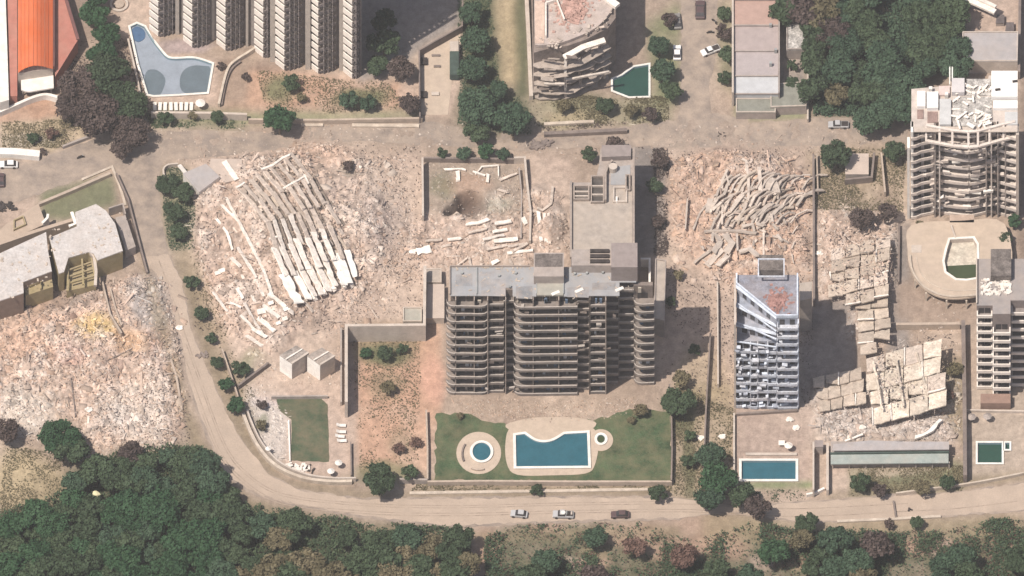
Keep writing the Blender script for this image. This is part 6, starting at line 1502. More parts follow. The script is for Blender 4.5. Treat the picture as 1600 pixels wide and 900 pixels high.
# ------------------------------------------------------------------ vehicles
def paint_mat(n, c): 
    m = mat('paint_' + n, c, var=.08, rough=.35, bump=0, spec=.5); return m
def car(label, px, py, ang, kind='car', m=None, L_=4.2, W_=1.75, gear=False):
    p = P(px, py, .6)
    t = thing('parked_car' if kind == 'car' else 'pickup_truck', label, 'car' if kind == 'car' else 'pickup truck', (p.x, p.y, .035), rz=ang)
    body = MB()
    prof = [(-.5, .32), (-.5, .78), (-.46, .86), (-.2, .9), (.5 - .27, .9), (.46, .8), (.5, .62), (.5, .32)] if kind == 'car' else [(-.5, .4), (-.5, .95), (.22, .98), (.46, .9), (.5, .7), (.5, .4)]
    n = len(prof); vs = []
    for s_ in (-1, -.82, .82, 1):
        e = 1 if abs(s_) < 1 else .93
        for a, z in prof: vs.append((a * L_ * (1 if abs(s_) < 1 else .985), s_ * W_ / 2, .32 + (z - .32) * e))
    fs = [tuple(range(n)), tuple(3 * n + i for i in range(n - 1, -1, -1))]
    for r_ in range(3):
        for i in range(n): fs.append((r_ * n + i, r_ * n + (i + 1) % n, (r_ + 1) * n + (i + 1) % n, (r_ + 1) * n + i))
    body.add(vs, fs).build('body', m, t, local=True)
    x0, x1, f0, f1 = (-.42, .22, .14, .16) if kind == 'car' else (-.12, .26, .04, .1)
    zb = .88 if kind == 'car' else .96
    def cab(z0, z1, g0, g1, w0, w1, nm, mm):
        a, b = (x0 + g0[0]) * L_, (x1 - g0[1]) * L_; c, d = (x0 + g1[0]) * L_, (x1 - g1[1]) * L_
        MB().add([(a, -w0, z0), (b, -w0, z0), (b, w0, z0), (a, w0, z0), (c, -w1, z1), (d, -w1, z1), (d, w1, z1), (c, w1, z1)], [(0, 3, 2, 1), (4, 5, 6, 7), (0, 1, 5, 4), (1, 2, 6, 5), (2, 3, 7, 6), (3, 0, 4, 7)]).build(nm, mm, t, local=True)
    cab(zb, zb + .5, (0, 0), (f0, f1), W_ * .46, W_ * .38, 'windows', M_win)
    cab(zb + .505, zb + .56, (f0, f1), (f0 + .01, f1 + .01), W_ * .385, W_ * .37, 'roof', m)
    for a in (-.31, .32):
        for s_ in (-1, 1):
            w_ = MB()
            w_.add([(a * L_ + .33 * math.cos(k * math.pi / 5), s_ * W_ / 2 + q, .33 + .33 * math.sin(k * math.pi / 5)) for q in (-.1, .1) for k in range(10)],
                   [tuple(range(10)), tuple(range(19, 9, -1))] + [(k, (k + 1) % 10, 10 + (k + 1) % 10, 10 + k) for k in range(10)])
            w_.build('wheel', M_dark, t, local=True)
    for s_ in (-1, 1): MB().box(.495 * L_, .505 * L_, s_ * W_ * .36 - .15, s_ * W_ * .36 + .15, .6, .75).build('headlight', M_white, t, local=True)
    if kind != 'car':
        MB().box(-.48 * L_, -.14 * L_, -W_ * .42, W_ * .42, .985, 1.0).build('load_bed', M_dark, t, local=True)
        if gear:
            MB().cyl(.0 * L_, .2, .55, zb + .57, zb + .72, 12).build('roof_disc', M_white, t, local=True)
            for k in range(3): MB().box(-.44 * L_ + k * .6, -.44 * L_ + k * .6 + .4, -.5, .4, 1.0, 1.3).build('cargo_box', (M_conc, M_dark, M_metal)[k], t, local=True)
    return t
P_wh = paint_mat('white', (.80, .79, .78)); P_si = paint_mat('silver', (.42, .42, .43)); P_dk = paint_mat('maroon', (.10, .065, .065)); P_gy = paint_mat('grey', (.22, .21, .20))
car('white car parked against the white roadside wall at the left edge', 13, 257, math.pi, 'car', P_wh, 4.4)
car('dark maroon van parked across the top road', 1094, 15, math.pi / 2, 'car', P_dk, 5.4, 2.2)
car('dusty grey car parked at the left kerb near the top of the north road', 1058, 33, math.pi / 2 + .1, 'car', P_gy, 4.6)
car('white car parked at the left kerb in tree shade on the north road', 1058, 82, math.pi / 2, 'car', P_wh, 4.3)
car('white pickup truck standing askew in the middle of the north road', 1110, 79, math.pi + .45, 'pickup', P_wh, 4.6)
car('silver pickup truck parked at the edge of the wood on the upper road', 1310, 195, math.pi, 'pickup', P_si, 4.8)
car('silver car on the lower road, left of the loaded pickup', 811, 803, math.pi - .12, 'car', P_si, 4.0)
car('loaded silver pickup truck on the lower road', 880, 804, math.pi - .05, 'pickup', P_si, 4.9, 1.9, True)
car('dark dusty car on the lower road, right of the loaded pickup', 969, 804, math.pi + .02, 'car', P_dk, 4.4)
car('dark car cut off at the left edge below the white car', 1, 281, math.pi / 2, 'car', P_dk, 4.0)
def bike(label, px, py, ang):
    p = P(px, py, .3); t = thing('motorbike', label, 'motorbike', (p.x, p.y, .04), rz=ang)
    for a in (-.65, .65):
        MB().add([(a + .3 * math.cos(k * math.pi / 5), q, .3 + .3 * math.sin(k * math.pi / 5)) for q in (-.06, .06) for k in range(10)], [tuple(range(10)), tuple(range(19, 9, -1))] + [(k, (k + 1) % 10, 10 + (k + 1) % 10, 10 + k) for k in range(10)]).build('wheel', M_dark, t, local=True)
    MB().beam([Vector((-.6, 0, .6)), Vector((0, 0, .75)), Vector((.55, 0, .7))], .3, .3).build('seat', M_dark, t, local=True); MB().beam([Vector((.5, -.38, 1)), Vector((.5, .38, 1))], .07, .07).build('handlebar', M_metal, t, local=True)
bike('dark motorbike lying diagonally on the north road', 1116, 34, -.9); bike('dark motorbike standing across the north road above the white pickup', 1110, 51, .05); bike('dark motorbike alone on the left road', 126, 246, .3)

def debris(label, px, py, n, r, m, size=.35):
    p = P(px, py); t = MB()
    for k in range(n):
        a = rnd.uniform(0, 6.28); q = rnd.random() ** .6; x, y = p.x + r * q * math.cos(a), p.y + r * .5 * q * math.sin(a); s_ = rnd.uniform(.4, 1) * size; b = rnd.uniform(0, 3)
        t.obox((x, y, s_ * .3 + .1), (s_ * 1.3 * math.cos(b), s_ * 1.3 * math.sin(b), 0), (-s_ * .5 * math.sin(b), s_ * .5 * math.cos(b), 0), (0, .05, s_ * .35))
    o = t.build('debris_pile', m); tag(o, label, 'debris pile', kind='stuff')
debris('dark debris heap on the road north of the pit', 842, 228, 26, 3.0, M_wd, .8); debris('small dark debris on the road below the pit road', 985, 300, 8, 1.2, M_wd)
debris('dark debris by the curving road bushes', 318, 555, 14, 1.6, M_wd, .5); debris('white debris pieces at the curved wall', 462, 732, 30, 3.2, M_slabw, .5); debris('dark gaps of debris at the curved wall', 470, 735, 18, 3.4, M_dark, .4)
debris('dark debris on the north road junction', 1128, 210, 6, 1.6, M_dark, .25); debris('dark debris left of the grey house', 6, 325, 26, 3.0, M_dark, .6); debris('dark oddments on the right lower road', 1422, 796, 3, .6, M_dark, .4)

# ------------------------------------------------------------------ trees and bushes
def leaf_mat(name, cols, rough=.7):
    m = bpy.data.materials.new(name); m.use_nodes = True; nt = m.node_tree; N = nt.nodes.new; L = nt.links.new
    b = nt.nodes['Principled BSDF']; b.inputs['Roughness'].default_value = rough; b.inputs['Specular IOR Level'].default_value = .25
    at = N('ShaderNodeAttribute'); at.attribute_name = 'Rnd'
    oi = N('ShaderNodeObjectInfo')
    ad = N('ShaderNodeMath'); ad.operation = 'MULTIPLY_ADD'; L(oi.outputs['Random'], ad.inputs[0]); ad.inputs[1].default_value = .4
    sc = N('ShaderNodeMath'); sc.operation = 'MULTIPLY'; L(at.outputs['Fac'], sc.inputs[0]); sc.inputs[1].default_value = .5
    L(sc.outputs[0], ad.inputs[2])
    r = N('ShaderNodeValToRGB'); L(ad.outputs[0], r.inputs['Fac'])
    els = r.color_ramp.elements
    els[0].color = (*cols[0], 1); els[1].color = (*cols[-1], 1)
    for i, c in enumerate(cols[1:-1]): els.new((i + 1) / (len(cols) - 1)).color = (*c, 1)
    L(r.outputs[0], b.inputs['Base Color'])
    return m
LM = {
 'green': leaf_mat('leaves_green', [(.018, .050, .022), (.032, .076, .034), (.052, .104, .050)]),
 'dark': leaf_mat('leaves_dark', [(.028, .046, .024), (.050, .078, .040), (.080, .110, .058)]),
 'teal': leaf_mat('leaves_bluegreen', [(.026, .052, .030), (.046, .082, .048), (.066, .108, .064)]),
 'brown': leaf_mat('leaves_brown', [(.050, .038, .036), (.085, .062, .056), (.120, .090, .078)]),
 'dry': leaf_mat('leaves_dry', [(.090, .080, .045), (.140, .120, .070), (.21, .175, .11)]),
 'rust': leaf_mat('leaves_rust', [(.095, .055, .045), (.150, .090, .072), (.20, .125, .10)]),
}
def crown_mesh(name, R, n, seed, kind, flat_=.75, leaf=.30):
    r = np.random.default_rng(seed)
    k = int(12 + R * 5)
    # lobes spread through a flattened ball, with gaps left between them
    a = r.uniform(0, 2 * np.pi, k); rr = R * .72 * np.sqrt(r.random(k)); lz = R * flat_ * (r.uniform(-.2, .5, k)) * (1 - (rr / R) ** 2 * .8)
    lc = np.stack([rr * np.cos(a), rr * np.sin(a), lz], -1); lr = R * r.uniform(.18, .34, k); lv = r.random(k)
    w_ = lr ** 2; w_ /= w_.sum(); li = r.choice(k, n, p=w_)
    d = r.normal(size=(n, 3)); d /= np.linalg.norm(d, axis=1)[:, None]; d[:, 2] = np.abs(d[:, 2]) * np.where(r.random(n) < .8, 1, -1)
    c = lc[li] + d * (lr[li] * r.uniform(.55, 1.12, n) ** 1)[:, None] * np.array([1, 1, .85])
    c += r.normal(0, R * .02, (n, 3))
    nn = d + r.normal(0, .55, (n, 3)); nn /= np.linalg.norm(nn, axis=1)[:, None]
    u = np.cross(nn, r.normal(size=(n, 3))); u /= np.linalg.norm(u, axis=1)[:, None]; v = np.cross(nn, u)
    s = leaf * r.uniform(.6, 1.4, n)[:, None]
    q = np.stack([c - u * s - v * s * .55, c + u * s - v * s * .55, c + u * s * .8 + v * s * .6, c - u * s * .8 + v * s * .6], 1).reshape(-1, 3)
    f = np.arange(n * 4).reshape(n, 4)
    me = bpy.data.meshes.new(name)
    me.vertices.add(n * 4); me.vertices.foreach_set('co', q.astype(np.float32).ravel())
    me.loops.add(n * 4); me.loops.foreach_set('vertex_index', f.astype(np.int32).ravel()); me.polygons.add(n); me.polygons.foreach_set('loop_start', np.arange(0, n * 4, 4, dtype=np.int32)); me.update(calc_edges=True)
    at = me.attributes.new('Rnd', 'FLOAT', 'POINT'); at.data.foreach_set('value', np.repeat(np.clip(lv[li] * .4 + r.random(n) * .35 + .12, 0, 1), 4).astype(np.float32))
    me.materials.append(LM[kind]); return me
TR_ = {}
def trunk_mesh(R, h, seed):
    rr = random.Random(seed); m = MB()
    def limb(p, q, r0, r1, n=6):
        d = (q - p).normalized(); s_ = d.cross(Vector((.3, 1, .2))).normalized(); u = d.cross(s_)
        vs = [p + (s_ * math.cos(6.283 * i / n) + u * math.sin(6.283 * i / n)) * r0 for i in range(n)] + [q + (s_ * math.cos(6.283 * i / n) + u * math.sin(6.283 * i / n)) * r1 for i in range(n)]
        m.add(vs, [(i, (i + 1) % n, n + (i + 1) % n, n + i) for i in range(n)] + [tuple(range(n, 2 * n))])
    top = Vector((rr.uniform(-.2, .2), rr.uniform(-.2, .2), h * .62)); limb(Vector((0, 0, -.5)), top, .07 * R + .06, .045 * R + .04)
    for k in range(5):
        a = k * 1.26 + rr.uniform(-.3, .3); e = Vector((math.cos(a) * R * .6, math.sin(a) * R * .6, h * rr.uniform(.8, 1.15))); mid = top.lerp(e, .5) + Vector((0, 0, -.1 * R))
        limb(top, mid, .035 * R + .03, .025 * R + .02, 5); limb(mid, e, .025 * R + .02, .01 * R, 5)
    return m
def get_tree(kind, cls):
    """four sizes and several shapes of each kind"""
    key = (kind, cls, rnd.randrange(3))
    if key not in TR_:
        R = (1.3, 2.4, 3.8, 6.0)[cls]; h = (1.1, 2.6, 4.6, 6.0)[cls]; n = (650, 1700, 3600, 7500)[cls]
        if kind in ('brown', 'rust', 'dry'): n = int(n * .62)
        seed = hash_((kind, cls, key[2]))
        cm = crown_mesh('crown', R, n, seed, kind, .75, (.16, .22, .27, .30)[cls])
        tm = trunk_mesh(R, h, seed)
        me = bpy.data.meshes.new('trunk'); me.from_pydata(tm.v, [], tm.f); me.materials.append(M_bark)
        TR_[key] = (cm, me, R, h)
    return TR_[key]
def hash_(k): return sum((i + 3) * ord(c) for i, c in enumerate(str(k))) % 99991
NTREE = [0]
def tree(px, py, rpx, kind, label, name='tree', cat='tree', group=None, sx=1.0, rz=None, lift=0):
    """px, py is the middle of the crown in the photo, rpx its radius there"""
    r = rpx * S
    cls = 0 if r < 1.8 else 1 if r < 3.0 else 2 if r < 4.9 else 3
    cm, tm, R, h = get_tree(kind, cls)
    k = r / R; hh = h * k + r * .15
    p = P(px, py, hh); z = float(HW(p.x, p.y))
    t = thing(name, label, cat, (p.x, p.y, z), group, rz=rnd.uniform(0, 6.28) if rz is None else rz)
    t.scale = (k * sx, k, k)
    a = bpy.data.objects.new('crown', cm); COL.objects.link(a); a.parent = t; a.location = (0, 0, h)
    b = bpy.data.objects.new('trunk', tm); COL.objects.link(b); b.parent = t
    NTREE[0] += 1
    return t
# single trees and bushes
for px, py, r, kd, lb in (
    (125, 130, 38, 'brown', 'left large brown-leaved tree of the big junction clump'), (170, 115, 42, 'dark', 'upper dark tree of the big junction clump'), (150, 175, 44, 'brown', 'middle purple-brown tree of the big junction clump'),
    (200, 160, 36, 'dark', 'dark green tree on the right flank of the junction clump'), (205, 205, 34, 'brown', 'lowest brown tree of the junction clump above the road'), (110, 165, 28, 'brown', 'small brown tree left of the junction clump'), (190, 232, 20, 'brown', 'brown bush spilling onto the junction road'),
    (148, 20, 26, 'green', 'bright green tree at the very top of the tree strip'), (166, 52, 24, 'green', 'second bright green tree in the top tree strip'), (160, 84, 26, 'green', 'third green tree in the top tree strip'), (150, -8, 22, 'green', 'green tree cut by the top edge in the strip'),
    (437, 187, 27, 'green', 'round bright green tree on the upper road verge'), (425, 180, 16, 'green', 'green bush attached left of the round road tree'),
    (748, 165, 38, 'teal', 'large blue-green tree left in the pair above the pit'), (800, 185, 32, 'teal', 'large blue-green tree right in the pair above the pit'), (745, 205, 22, 'dark', 'dark small tree below the pair above the pit'),
    (738, 20, 24, 'teal', 'tree at the top of the strip right of the court'), (742, 62, 26, 'teal', 'second tree down the strip right of the court'), (738, 105, 26, 'teal', 'third tree down the strip right of the court'), (775, 140, 20, 'teal', 'tree at the foot of the dry grass strip'),
    (600, 65, 30, 'dark', 'shaded dark tree right of the saw-toothed hotel'), (625, 105, 24, 'brown', 'brown tree by the pale paved court'), (590, 100, 20, 'dark', 'dark tree in the hotel shadow'), (640, 160, 20, 'brown', 'brown shrub at the foot of the pale court wall'), (600, 30, 24, 'dark', 'upper shaded tree right of the hotel'),
    (690, 240, 12, 'dark', 'left small bush on the hedge above the pit'), (725, 238, 14, 'teal', 'middle bush on the hedge above the pit'), (758, 235, 16, 'green', 'right green bush on the hedge above the pit'), (785, 240, 13, 'teal', 'rightmost bush on the hedge above the pit'),
    (592, 745, 30, 'dark', 'dark round tree below the orange dirt plot'), (640, 738, 16, 'dark', 'small dark tree right of the round one below the dirt plot'),
    (1122, 745, 32, 'green', 'large green tree left of the rectangular blue pool'), (1108, 775, 27, 'teal', 'lower green tree of the clump left of the blue pool'), (1158, 772, 24, 'dark', 'dark tree under the rectangular blue pool'), (1185, 790, 24, 'brown', 'purple tree right of the clump under the blue pool'), (1110, 710, 26, 'teal', 'upper tree of the clump left of the blue pool'),
    (1060, 625, 28, 'dark', 'dark tree at the lawn corner east of the centre block'), (1065, 590, 18, 'dry', 'dry tree above the lawn corner'), (1028, 770, 17, 'dark', 'dark bush where the lawn wall meets the road'), (838, 764, 12, 'dark', 'dark little bush below the scooped pool'),
    (1306, 240, 28, 'dark', 'dark tree left of the walled court house'), (1398, 235, 20, 'dark', 'dark tree between court house and white tower'), (1345, 345, 22, 'brown', 'brown tree on the debris below the court house'), (1385, 335, 18, 'brown', 'bare brown tree near the white tower foot'),
    (1138, 85, 17, 'dark', 'lower dark tree beside the four-coloured row'), (1133, 48, 16, 'brown', 'middle brown tree beside the four-coloured row'), (1132, 20, 14, 'dark', 'upper dark tree beside the four-coloured row'), (1133, 120, 13, 'dark', 'lowest dark bush beside the four-coloured row'),
    (1030, 70, 20, 'teal', 'tree right of the shadow of the curved wreck'), (1035, 110, 22, 'teal', 'tree right of the green angular pool'), (1048, 140, 20, 'dark', 'dark tree below the green angular pool'), (1045, 30, 14, 'brown', 'brown tree at the top left kerb of the north road'), (945, 165, 18, 'dark', 'dark bush below the green angular pool'), (985, 172, 14, 'dry', 'dry bush south of the green angular pool'), (1015, 178, 15, 'brown', 'brown bush at the north road corner'), (880, 165, 14, 'dry', 'dry bush below the curved wreck'),
    (1030, 250, 17, 'brown', 'brown bush north east of the annex building'), (1022, 290, 16, 'dark', 'dark bush right of the annex building'), (1028, 345, 13, 'brown', 'brown bush halfway down beside the annex'), (960, 225, 16, 'brown', 'brown bush above the annex penthouse'), (920, 240, 14, 'dark', 'dark bush at the annex north corner'),
    (52, 215, 12, 'dark', 'dark green bush in the dry verge at the left'), (82, 208, 12, 'rust', 'rust-brown bush in the dry verge at the left'), (68, 236, 7, 'brown', 'tiny brown bush at the end of the white roadside wall'),
    (262, 285, 20, 'dark', 'upper tree of the green row at the junction corner'), (285, 300, 20, 'dark', 'second tree of the green row at the junction corner'), (272, 330, 20, 'dark', 'third tree of the green row along the curving road'), (278, 362, 17, 'dark', 'fourth tree of the green row along the curving road'),
    (299, 440, 14, 'dark', 'topmost round bush of six beside the curving road'), (315, 488, 14, 'dark', 'second of six round bushes beside the curving road'), (330, 528, 12, 'dark', 'third of six round bushes beside the curving road'), (339, 565, 13, 'dark', 'fourth of six round bushes beside the curving road'), (353, 600, 14, 'green', 'fifth of six round bushes beside the curving road'), (370, 632, 17, 'green', 'lowest and largest of six round bushes at the bend'),
    (375, 575, 16, 'dark', 'dark hedge tree inside the fence at the bend'), (408, 632, 11, 'brown', 'brown bush at the top left of the sports turf'), (408, 664, 11, 'dry', 'dry bush on the white rubble by the sports turf'), (545, 265, 12, 'brown', 'dark bush in the dust east of the toppled building'),
    (95, 680, 36, 'green', 'round green tree alone at the lower left of the rubble'), (112, 700, 30, 'dark', 'dark tree joined to the round green one at lower left'), (10, 670, 24, 'brown', 'brown tree at the left edge below the rubble'), (205, 708, 24, 'brown', 'brown tree at the bottom of the left rubble field'), (300, 715, 28, 'dark', 'dark tree below the curving road fork'), (325, 735, 26, 'dark', 'tree touching the curving road from the wood'),
    (780, 20, 0, '', ''), (1480, 752, 15, 'dark', 'right dark bush of the strip under the long canopy'), (1440, 762, 16, 'dry', 'dry bush in the strip under the long canopy'), (1345, 752, 18, 'dark', 'left dark bush of the strip under the long canopy'), (1375, 765, 14, 'brown', 'brown bush beside the left one under the canopy'), (1260, 815, 20, 'dark', 'dark tree at the wood edge below the entrance path'), (1432, 815, 13, 'dark', 'small dark tree on the lower side of the right road'), (1388, 818, 11, 'brown', 'small brown bush on the lower side of the right road'),
    (1492, 578, 16, 'dry', 'dry bush by the narrow dark pool'), (1480, 620, 12, 'rust', 'rusty bush right of the tilted fallen roof'), (1440, 352, 12, 'dry', 'dry climbing bush on the curved terrace corner'), (1445, 415, 7, 'dry', 'tiny dry plant on the curved terrace'), (1570, 372, 14, 'dark', 'dark tree right of the curved terrace pool'), (1585, 345, 14, 'green', 'green bush at the foot of the white tower'),
    (602, 551, 15, 'dark', 'low dark tree in the walled orange plot'), (572, 551, 11, 'green', 'green bush against the tall retaining wall'), (630, 545, 12, 'dark', 'dark bush at the right of the walled orange plot'), (606, 605, 14, 'dry', 'dry bush in the middle of the orange plot'), (650, 690, 11, 'rust', 'rusty bush on the lower right of the orange plot'), (622, 700, 12, 'rust', 'rusty bush low in the orange plot'),
    (455, 128, 16, 'dark', 'dark bush in the dirt under the hotel'), (470, 150, 12, 'dry', 'dry bush below the hotel apexes'), (545, 155, 18, 'teal', 'green bush at the right below the hotel'), (575, 160, 16, 'teal', 'second green bush at the right below the hotel'), (385, 120, 9, 'brown', 'small brown palm-like bush below the hotel'), (355, 60, 0, '', ''),
    (345, 103, 9, 'brown', 'brown bush right of the boot-shaped pool tip'), (300, 178, 12, 'dry', 'left shrub under the boot pool terrace wall'), (340, 182, 13, 'dark', 'right shrub under the boot pool terrace wall'), (258, 184, 14, 'dark', 'shrub between junction clump and pool terrace wall'),
    (1000, 640, 14, 'dry', 'dry palm-like tree at the upper right of the lawn'), (985, 655, 9, 'dry', 'tiny dry shrub beside the palm-like tree'), (720, 648, 8, 'dry', 'small dry shrub at the top of the lawn'), (1078, 680, 12, 'dark', 'slim dark bush on the strip right of the lawn'), (1075, 720, 13, 'dark', 'lower slim dark bush on the strip right of the lawn'),
    (1085, 545, 12, 'dark', 'upper bush in the shadow of the centre block'), (1048, 470, 11, 'dark', 'bush left of the pink rubble foot'), (1060, 430, 12, 'dry', 'dry bush below the pink rubble crack'), (1238, 130, 14, 'dark', 'dark shrub in the strip behind the coloured row'), (1238, 100, 12, 'dark', 'upper dark shrub behind the coloured row')):
    if not r: continue
    tree(px, py, r, kd, lb, 'tree' if r > 15 and 'bush' not in lb and 'shrub' not in lb else 'bush', 'tree' if r > 15 and 'bush' not in lb and 'shrub' not in lb else 'bush')

def wood(polys, spacing, kinds, label, group, seed, rmin, rmax, kinder=None, edge=6):
    rr = random.Random(seed); pts = []; kk = []
    for poly in polys:
        xs = [p[0] for p in poly]; ys = [p[1] for p in poly]
        for _ in range(6000):
            x, y = rr.uniform(max(-20, min(xs)), min(1620, max(xs))), rr.uniform(max(-30, min(ys)), min(935, max(ys)))
            if not inside(poly, np.array([[x]]), np.array([[y]]))[0, 0] or not inside(poly, np.array([[x]]), np.array([[y - 15]]))[0, 0]: continue
            if all((x - a) ** 2 + (y - b) ** 2 > (spacing * (.75 + .25 * (r_ / rmax))) ** 2 for a, b, r_ in pts):
                r_ = rr.uniform(rmin, rmax)
                kd = kinder(x, y)
                pts.append((x, y, r_)); kk.append(kd)
    for (x, y, r_), kd in zip(pts, kk):
        if kd is None: continue
        size = 'small' if r_ < rmin + (rmax - rmin) * .33 else ('large' if r_ > rmin + (rmax - rmin) * .67 else 'mid-sized')
        if group == 'trees of the upper right wood': where = ('at its left end' if x < 1320 else 'at its right end' if x > 1430 else 'in its middle') + (', at the top' if y < 60 else ', near the road' if y > 140 else '')
        else: where = ('far left' if x < 200 else 'below the bend' if x < 420 else 'left of centre' if x < 700 else 'below the lawn' if x < 1050 else 'below the terrace' if x < 1280 else 'lower right') + (', by the road' if y < (770 if x < 420 else 845) else ', at the bottom' if y > 880 else '')
        tree(x, y, r_, kd, size + ' ' + label[kd] + ', ' + where, 'tree', 'tree', (group + ', ' + {'green': 'green', 'dark': 'dark', 'teal': 'bluish', 'brown': 'brown', 'rust': 'rusty', 'dry': 'dry'}[kd] + ' ones'))
_r = random.Random(5)
def k_sw(x, y):
    if y < 800 and x < 60: return None
    if 130 < x < 175 and 745 < y < 785: return None
    if _r.random() < .07: return None
    if 60 < x < 110 and 755 < y < 800: return 'brown' if _r.random() < .8 else 'dark'
    if x > 350 and y > 840: return 'dry' if _r.random() < .25 else 'dark'
    return 'green' if (_r.random() < .62 and x < 330 and y > 770) else ('dark' if _r.random() < .75 else 'teal')
wood([WOOD_SW], 25, None, {'green': 'bright green tree in lower left wood', 'dark': 'dark green tree in lower left wood', 'teal': 'bluish tree in lower left wood', 'brown': 'brown-leaved tree in lower left wood', 'dry': 'dry yellowish tree in lower left wood'}, 'trees of the lower left wood', 2, 20, 33, k_sw)
def k_s(x, y):
    if N_mid[int((y - gy[0]) / STEP), int((x - gx[0]) / STEP)] < .47 and _r.random() < .55: return None
    v = math.sin(x * .017 + 1.2) + .6 * math.sin(x * .045 + y * .05)
    if 1535 < x < 1590 or 735 < x < 775: return None if y > 830 or x < 775 else 'brown'
    if 960 < x < 1170 and y < 880: return ('rust', 'brown', None, None)[_r.randrange(4)]
    if _r.random() < (.5 if (880 < x < 1190 or 700 < x < 790 or 1520 < x) else .25): return None
    if 770 < x < 900 and y < 845: return _r.choice(('rust', 'brown', 'dark'))
    if v < -.7: return _r.choice(('brown', 'dry', 'teal', None))
    return 'teal' if _r.random() < .45 else ('green' if _r.random() < .3 else 'dark')
wood([WOOD_S], 29, None, {'green': 'bright green tree in bottom wood', 'dark': 'dark green tree in bottom wood', 'teal': 'bluish tree in bottom wood', 'brown': 'brown-leaved tree in bottom wood', 'dry': 'dry pale tree in bottom wood', 'rust': 'rusty tree in bottom wood'}, 'trees of the bottom wood', 3, 18, 32, k_s)
def k_ne(x, y):
    if 1385 < x < 1425 and y < 40: return None
    if y > 160 and 1280 < x < 1350: return None
    if x < 1310: return _r.choice(('dark', 'brown', 'dry', 'brown'))
    if _r.random() < .08: return None
    if 1440 < x and y < 110: return _r.choice(('dark', 'teal'))
    return 'teal' if _r.random() < .6 else 'dark'
wood([WOOD_NE], 27, None, {'dark': 'dark green tree in wood beside white tower', 'teal': 'bluish tree in wood beside white tower', 'brown': 'brown-leaved tree in wood beside white tower', 'dry': 'dry pale tree in wood beside white tower'}, 'trees of the upper right wood', 4, 22, 33, k_ne)

# low growth under and between the trees
def scrub(name, label, poly, n, kind, seed, leaf=.22, zmax=.7, warp=12, thr=.35):
    r = np.random.default_rng(seed); xs = [p[0] for p in poly]; ys = [p[1] for p in poly]
    px = r.uniform(max(-60, min(xs)), min(1660, max(xs)), n); py = r.uniform(max(-60, min(ys)), min(960, max(ys)), n)
    ix = np.clip(((px - gx[0]) / STEP).astype(int), 0, NX - 1); iy = np.clip(((py - gy[0]) / STEP).astype(int), 0, NY - 1)
    k = inside(poly, px + WX[iy, ix] * warp, py + WY[iy, ix] * warp) & (r.random(n) < np.clip((N_mid[iy, ix] - thr) * 5, .05, 1)) & (road_m[iy, ix] < .3); px, py = px[k], py[k]; n = len(px)
    c = np.stack([(px - 800) * S, (450 - py) * S / CT, H(px, py) + zmax * r.random(n) ** 1.5], -1)
    nn = r.normal(size=(n, 3)); nn[:, 2] = np.abs(nn[:, 2]) + .6; nn /= np.linalg.norm(nn, axis=1)[:, None]
    u = np.cross(nn, r.normal(size=(n, 3))); u /= np.linalg.norm(u, axis=1)[:, None]; v = np.cross(nn, u); s = leaf * r.uniform(.5, 1.5, n)[:, None]
    q = np.stack([c - u * s - v * s * .5, c + u * s - v * s * .5, c + u * s + v * s * .5, c - u * s + v * s * .5], 1).reshape(-1, 3)
    o = np_mesh(name, q, np.arange(n * 4).reshape(n, 4), LM[kind])
    at = o.data.attributes.new('Rnd', 'FLOAT', 'POINT'); at.data.foreach_set('value', np.repeat(r.random(n), 4).astype(np.float32))
    tag(o, label, None, None, 'stuff')
scrub('undergrowth', 'dark undergrowth of the lower left wood', WOOD_SW, 90000, 'dark', 31, .26, 1.8); scrub('undergrowth', 'undergrowth of the bottom wood', WOOD_S, 90000, 'dark', 32, .22, 1.3, 12, .44); scrub('undergrowth', 'bluish low growth of the bottom wood', WOOD_S, 40000, 'teal', 36, .2, 1.4, 12, .46); scrub('undergrowth', 'undergrowth of the upper right wood', WOOD_NE, 60000, 'teal', 33, .26, 2.2)
scrub('dry_scrub', 'dry scrub scattered in the bottom wood', WOOD_S, 50000, 'rust', 34, .16, .7, 12, .4); scrub('dry_scrub', 'dry scrub scattered in the lower left wood', WOOD_SW, 16000, 'dry', 35, .18)
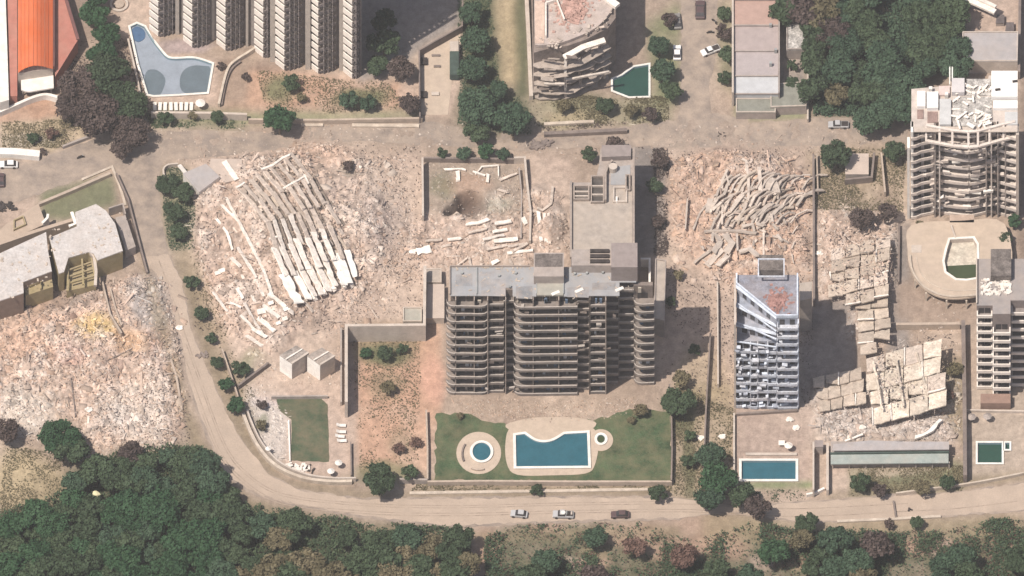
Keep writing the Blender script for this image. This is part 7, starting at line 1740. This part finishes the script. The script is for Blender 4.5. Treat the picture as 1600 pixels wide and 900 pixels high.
for k_, (lb, po_, n_, kd) in enumerate((
    ('dry tufts on the pale slope at the lower left', [(0, 700), (90, 705), (120, 745), (60, 800), (0, 810)], 7000, 'dry'), ('weeds under the long canopy strip', [(1325, 728), (1505, 728), (1500, 770), (1325, 776)], 9000, 'dry'), ('weeds between lawn wall and road', [(660, 752), (1050, 752), (1050, 766), (640, 768)], 5000, 'dry'),
    ('weeds of the strip right of the lawn', [(1050, 600), (1150, 640), (1140, 780), (1050, 770)], 9000, 'dry'), ('weeds behind the boot pool terrace wall', [(228, 178), (385, 180), (385, 200), (240, 204)], 5000, 'dark'), ('weeds round the junction row', [(246, 262), (300, 262), (305, 390), (262, 392)], 5000, 'dark'),
    ('weeds at the bend fence', [(290, 395), (310, 395), (398, 620), (372, 640)], 5000, 'dry'), ('weeds around the curved wreck', [(830, 155), (1045, 150), (1045, 200), (835, 200)], 9000, 'dry'), ('weeds beside the annex', [(1020, 225), (1045, 225), (1045, 400), (1022, 400)], 5000, 'brown'),
    ('weeds of the walled lot left of the white tower', [(1270, 235), (1415, 230), (1415, 335), (1275, 330)], 9000, 'dry'), ('weeds of the strip beside the court', [(718, 0), (770, 0), (775, 120), (830, 160), (830, 212), (715, 212)], 12000, 'dark'), ('grass tufts in the orange plot', [(548, 520), (660, 520), (655, 720), (560, 740)], 5000, 'dry'),
    ('weeds in the dirt below the hotel', [(400, 110), (600, 130), (640, 175), (420, 180)], 6000, 'dry'), ('brown scrub on the dry slope at the left', [(0, 190), (130, 185), (120, 230), (0, 232)], 5000, 'dry'), ('dry brush across the upper road verge', [(850, 200), (1060, 190), (1040, 235), (880, 232)], 5000, 'brown'),
    ('withered plants scattered over the dust', [(300, 210), (660, 210), (660, 520), (300, 520)], 7000, 'brown'), ('withered plants on the pink rubble field', [(1020, 230), (1270, 230), (1270, 640), (1030, 640)], 6000, 'brown'), ('withered plants in the left rubble field', [(0, 440), (290, 440), (300, 700), (0, 700)], 6000, 'brown'), ('leaf litter under the junction clump', [(85, 60), (235, 60), (240, 240), (100, 240)], 9000, 'brown'), ('weeds below the blue pool terrace', [(1150, 765), (1260, 765), (1260, 785), (1150, 785)], 3000, 'dark'))):
    scrub('weeds', lb, po_, n_, kd, 50 + k_, .15, .4, 8)
print('trees', NTREE[0])

# ------------------------------------------------------------------ the thin dusty air between satellite and ground
hz = MB().box(-2600, 2600, -2600, 2600, -3.0, 262).build('haze', M_conc)
hm = bpy.data.materials.new('thin_air'); hm.use_nodes = True; hm.node_tree.nodes.clear()
ho = hm.node_tree.nodes.new('ShaderNodeOutputMaterial'); hv = hm.node_tree.nodes.new('ShaderNodeVolumePrincipled')
hv.inputs['Color'].default_value = (.96, .95, .96, 1); hv.inputs['Density'].default_value = HAZE; hv.inputs['Anisotropy'].default_value = 0.0
hm.node_tree.links.new(hv.outputs[0], ho.inputs['Volume'])
hz.data.materials.clear(); hz.data.materials.append(hm); hz['kind'] = 'stuff'; hz['label'] = 'thin dusty haze over the whole place'
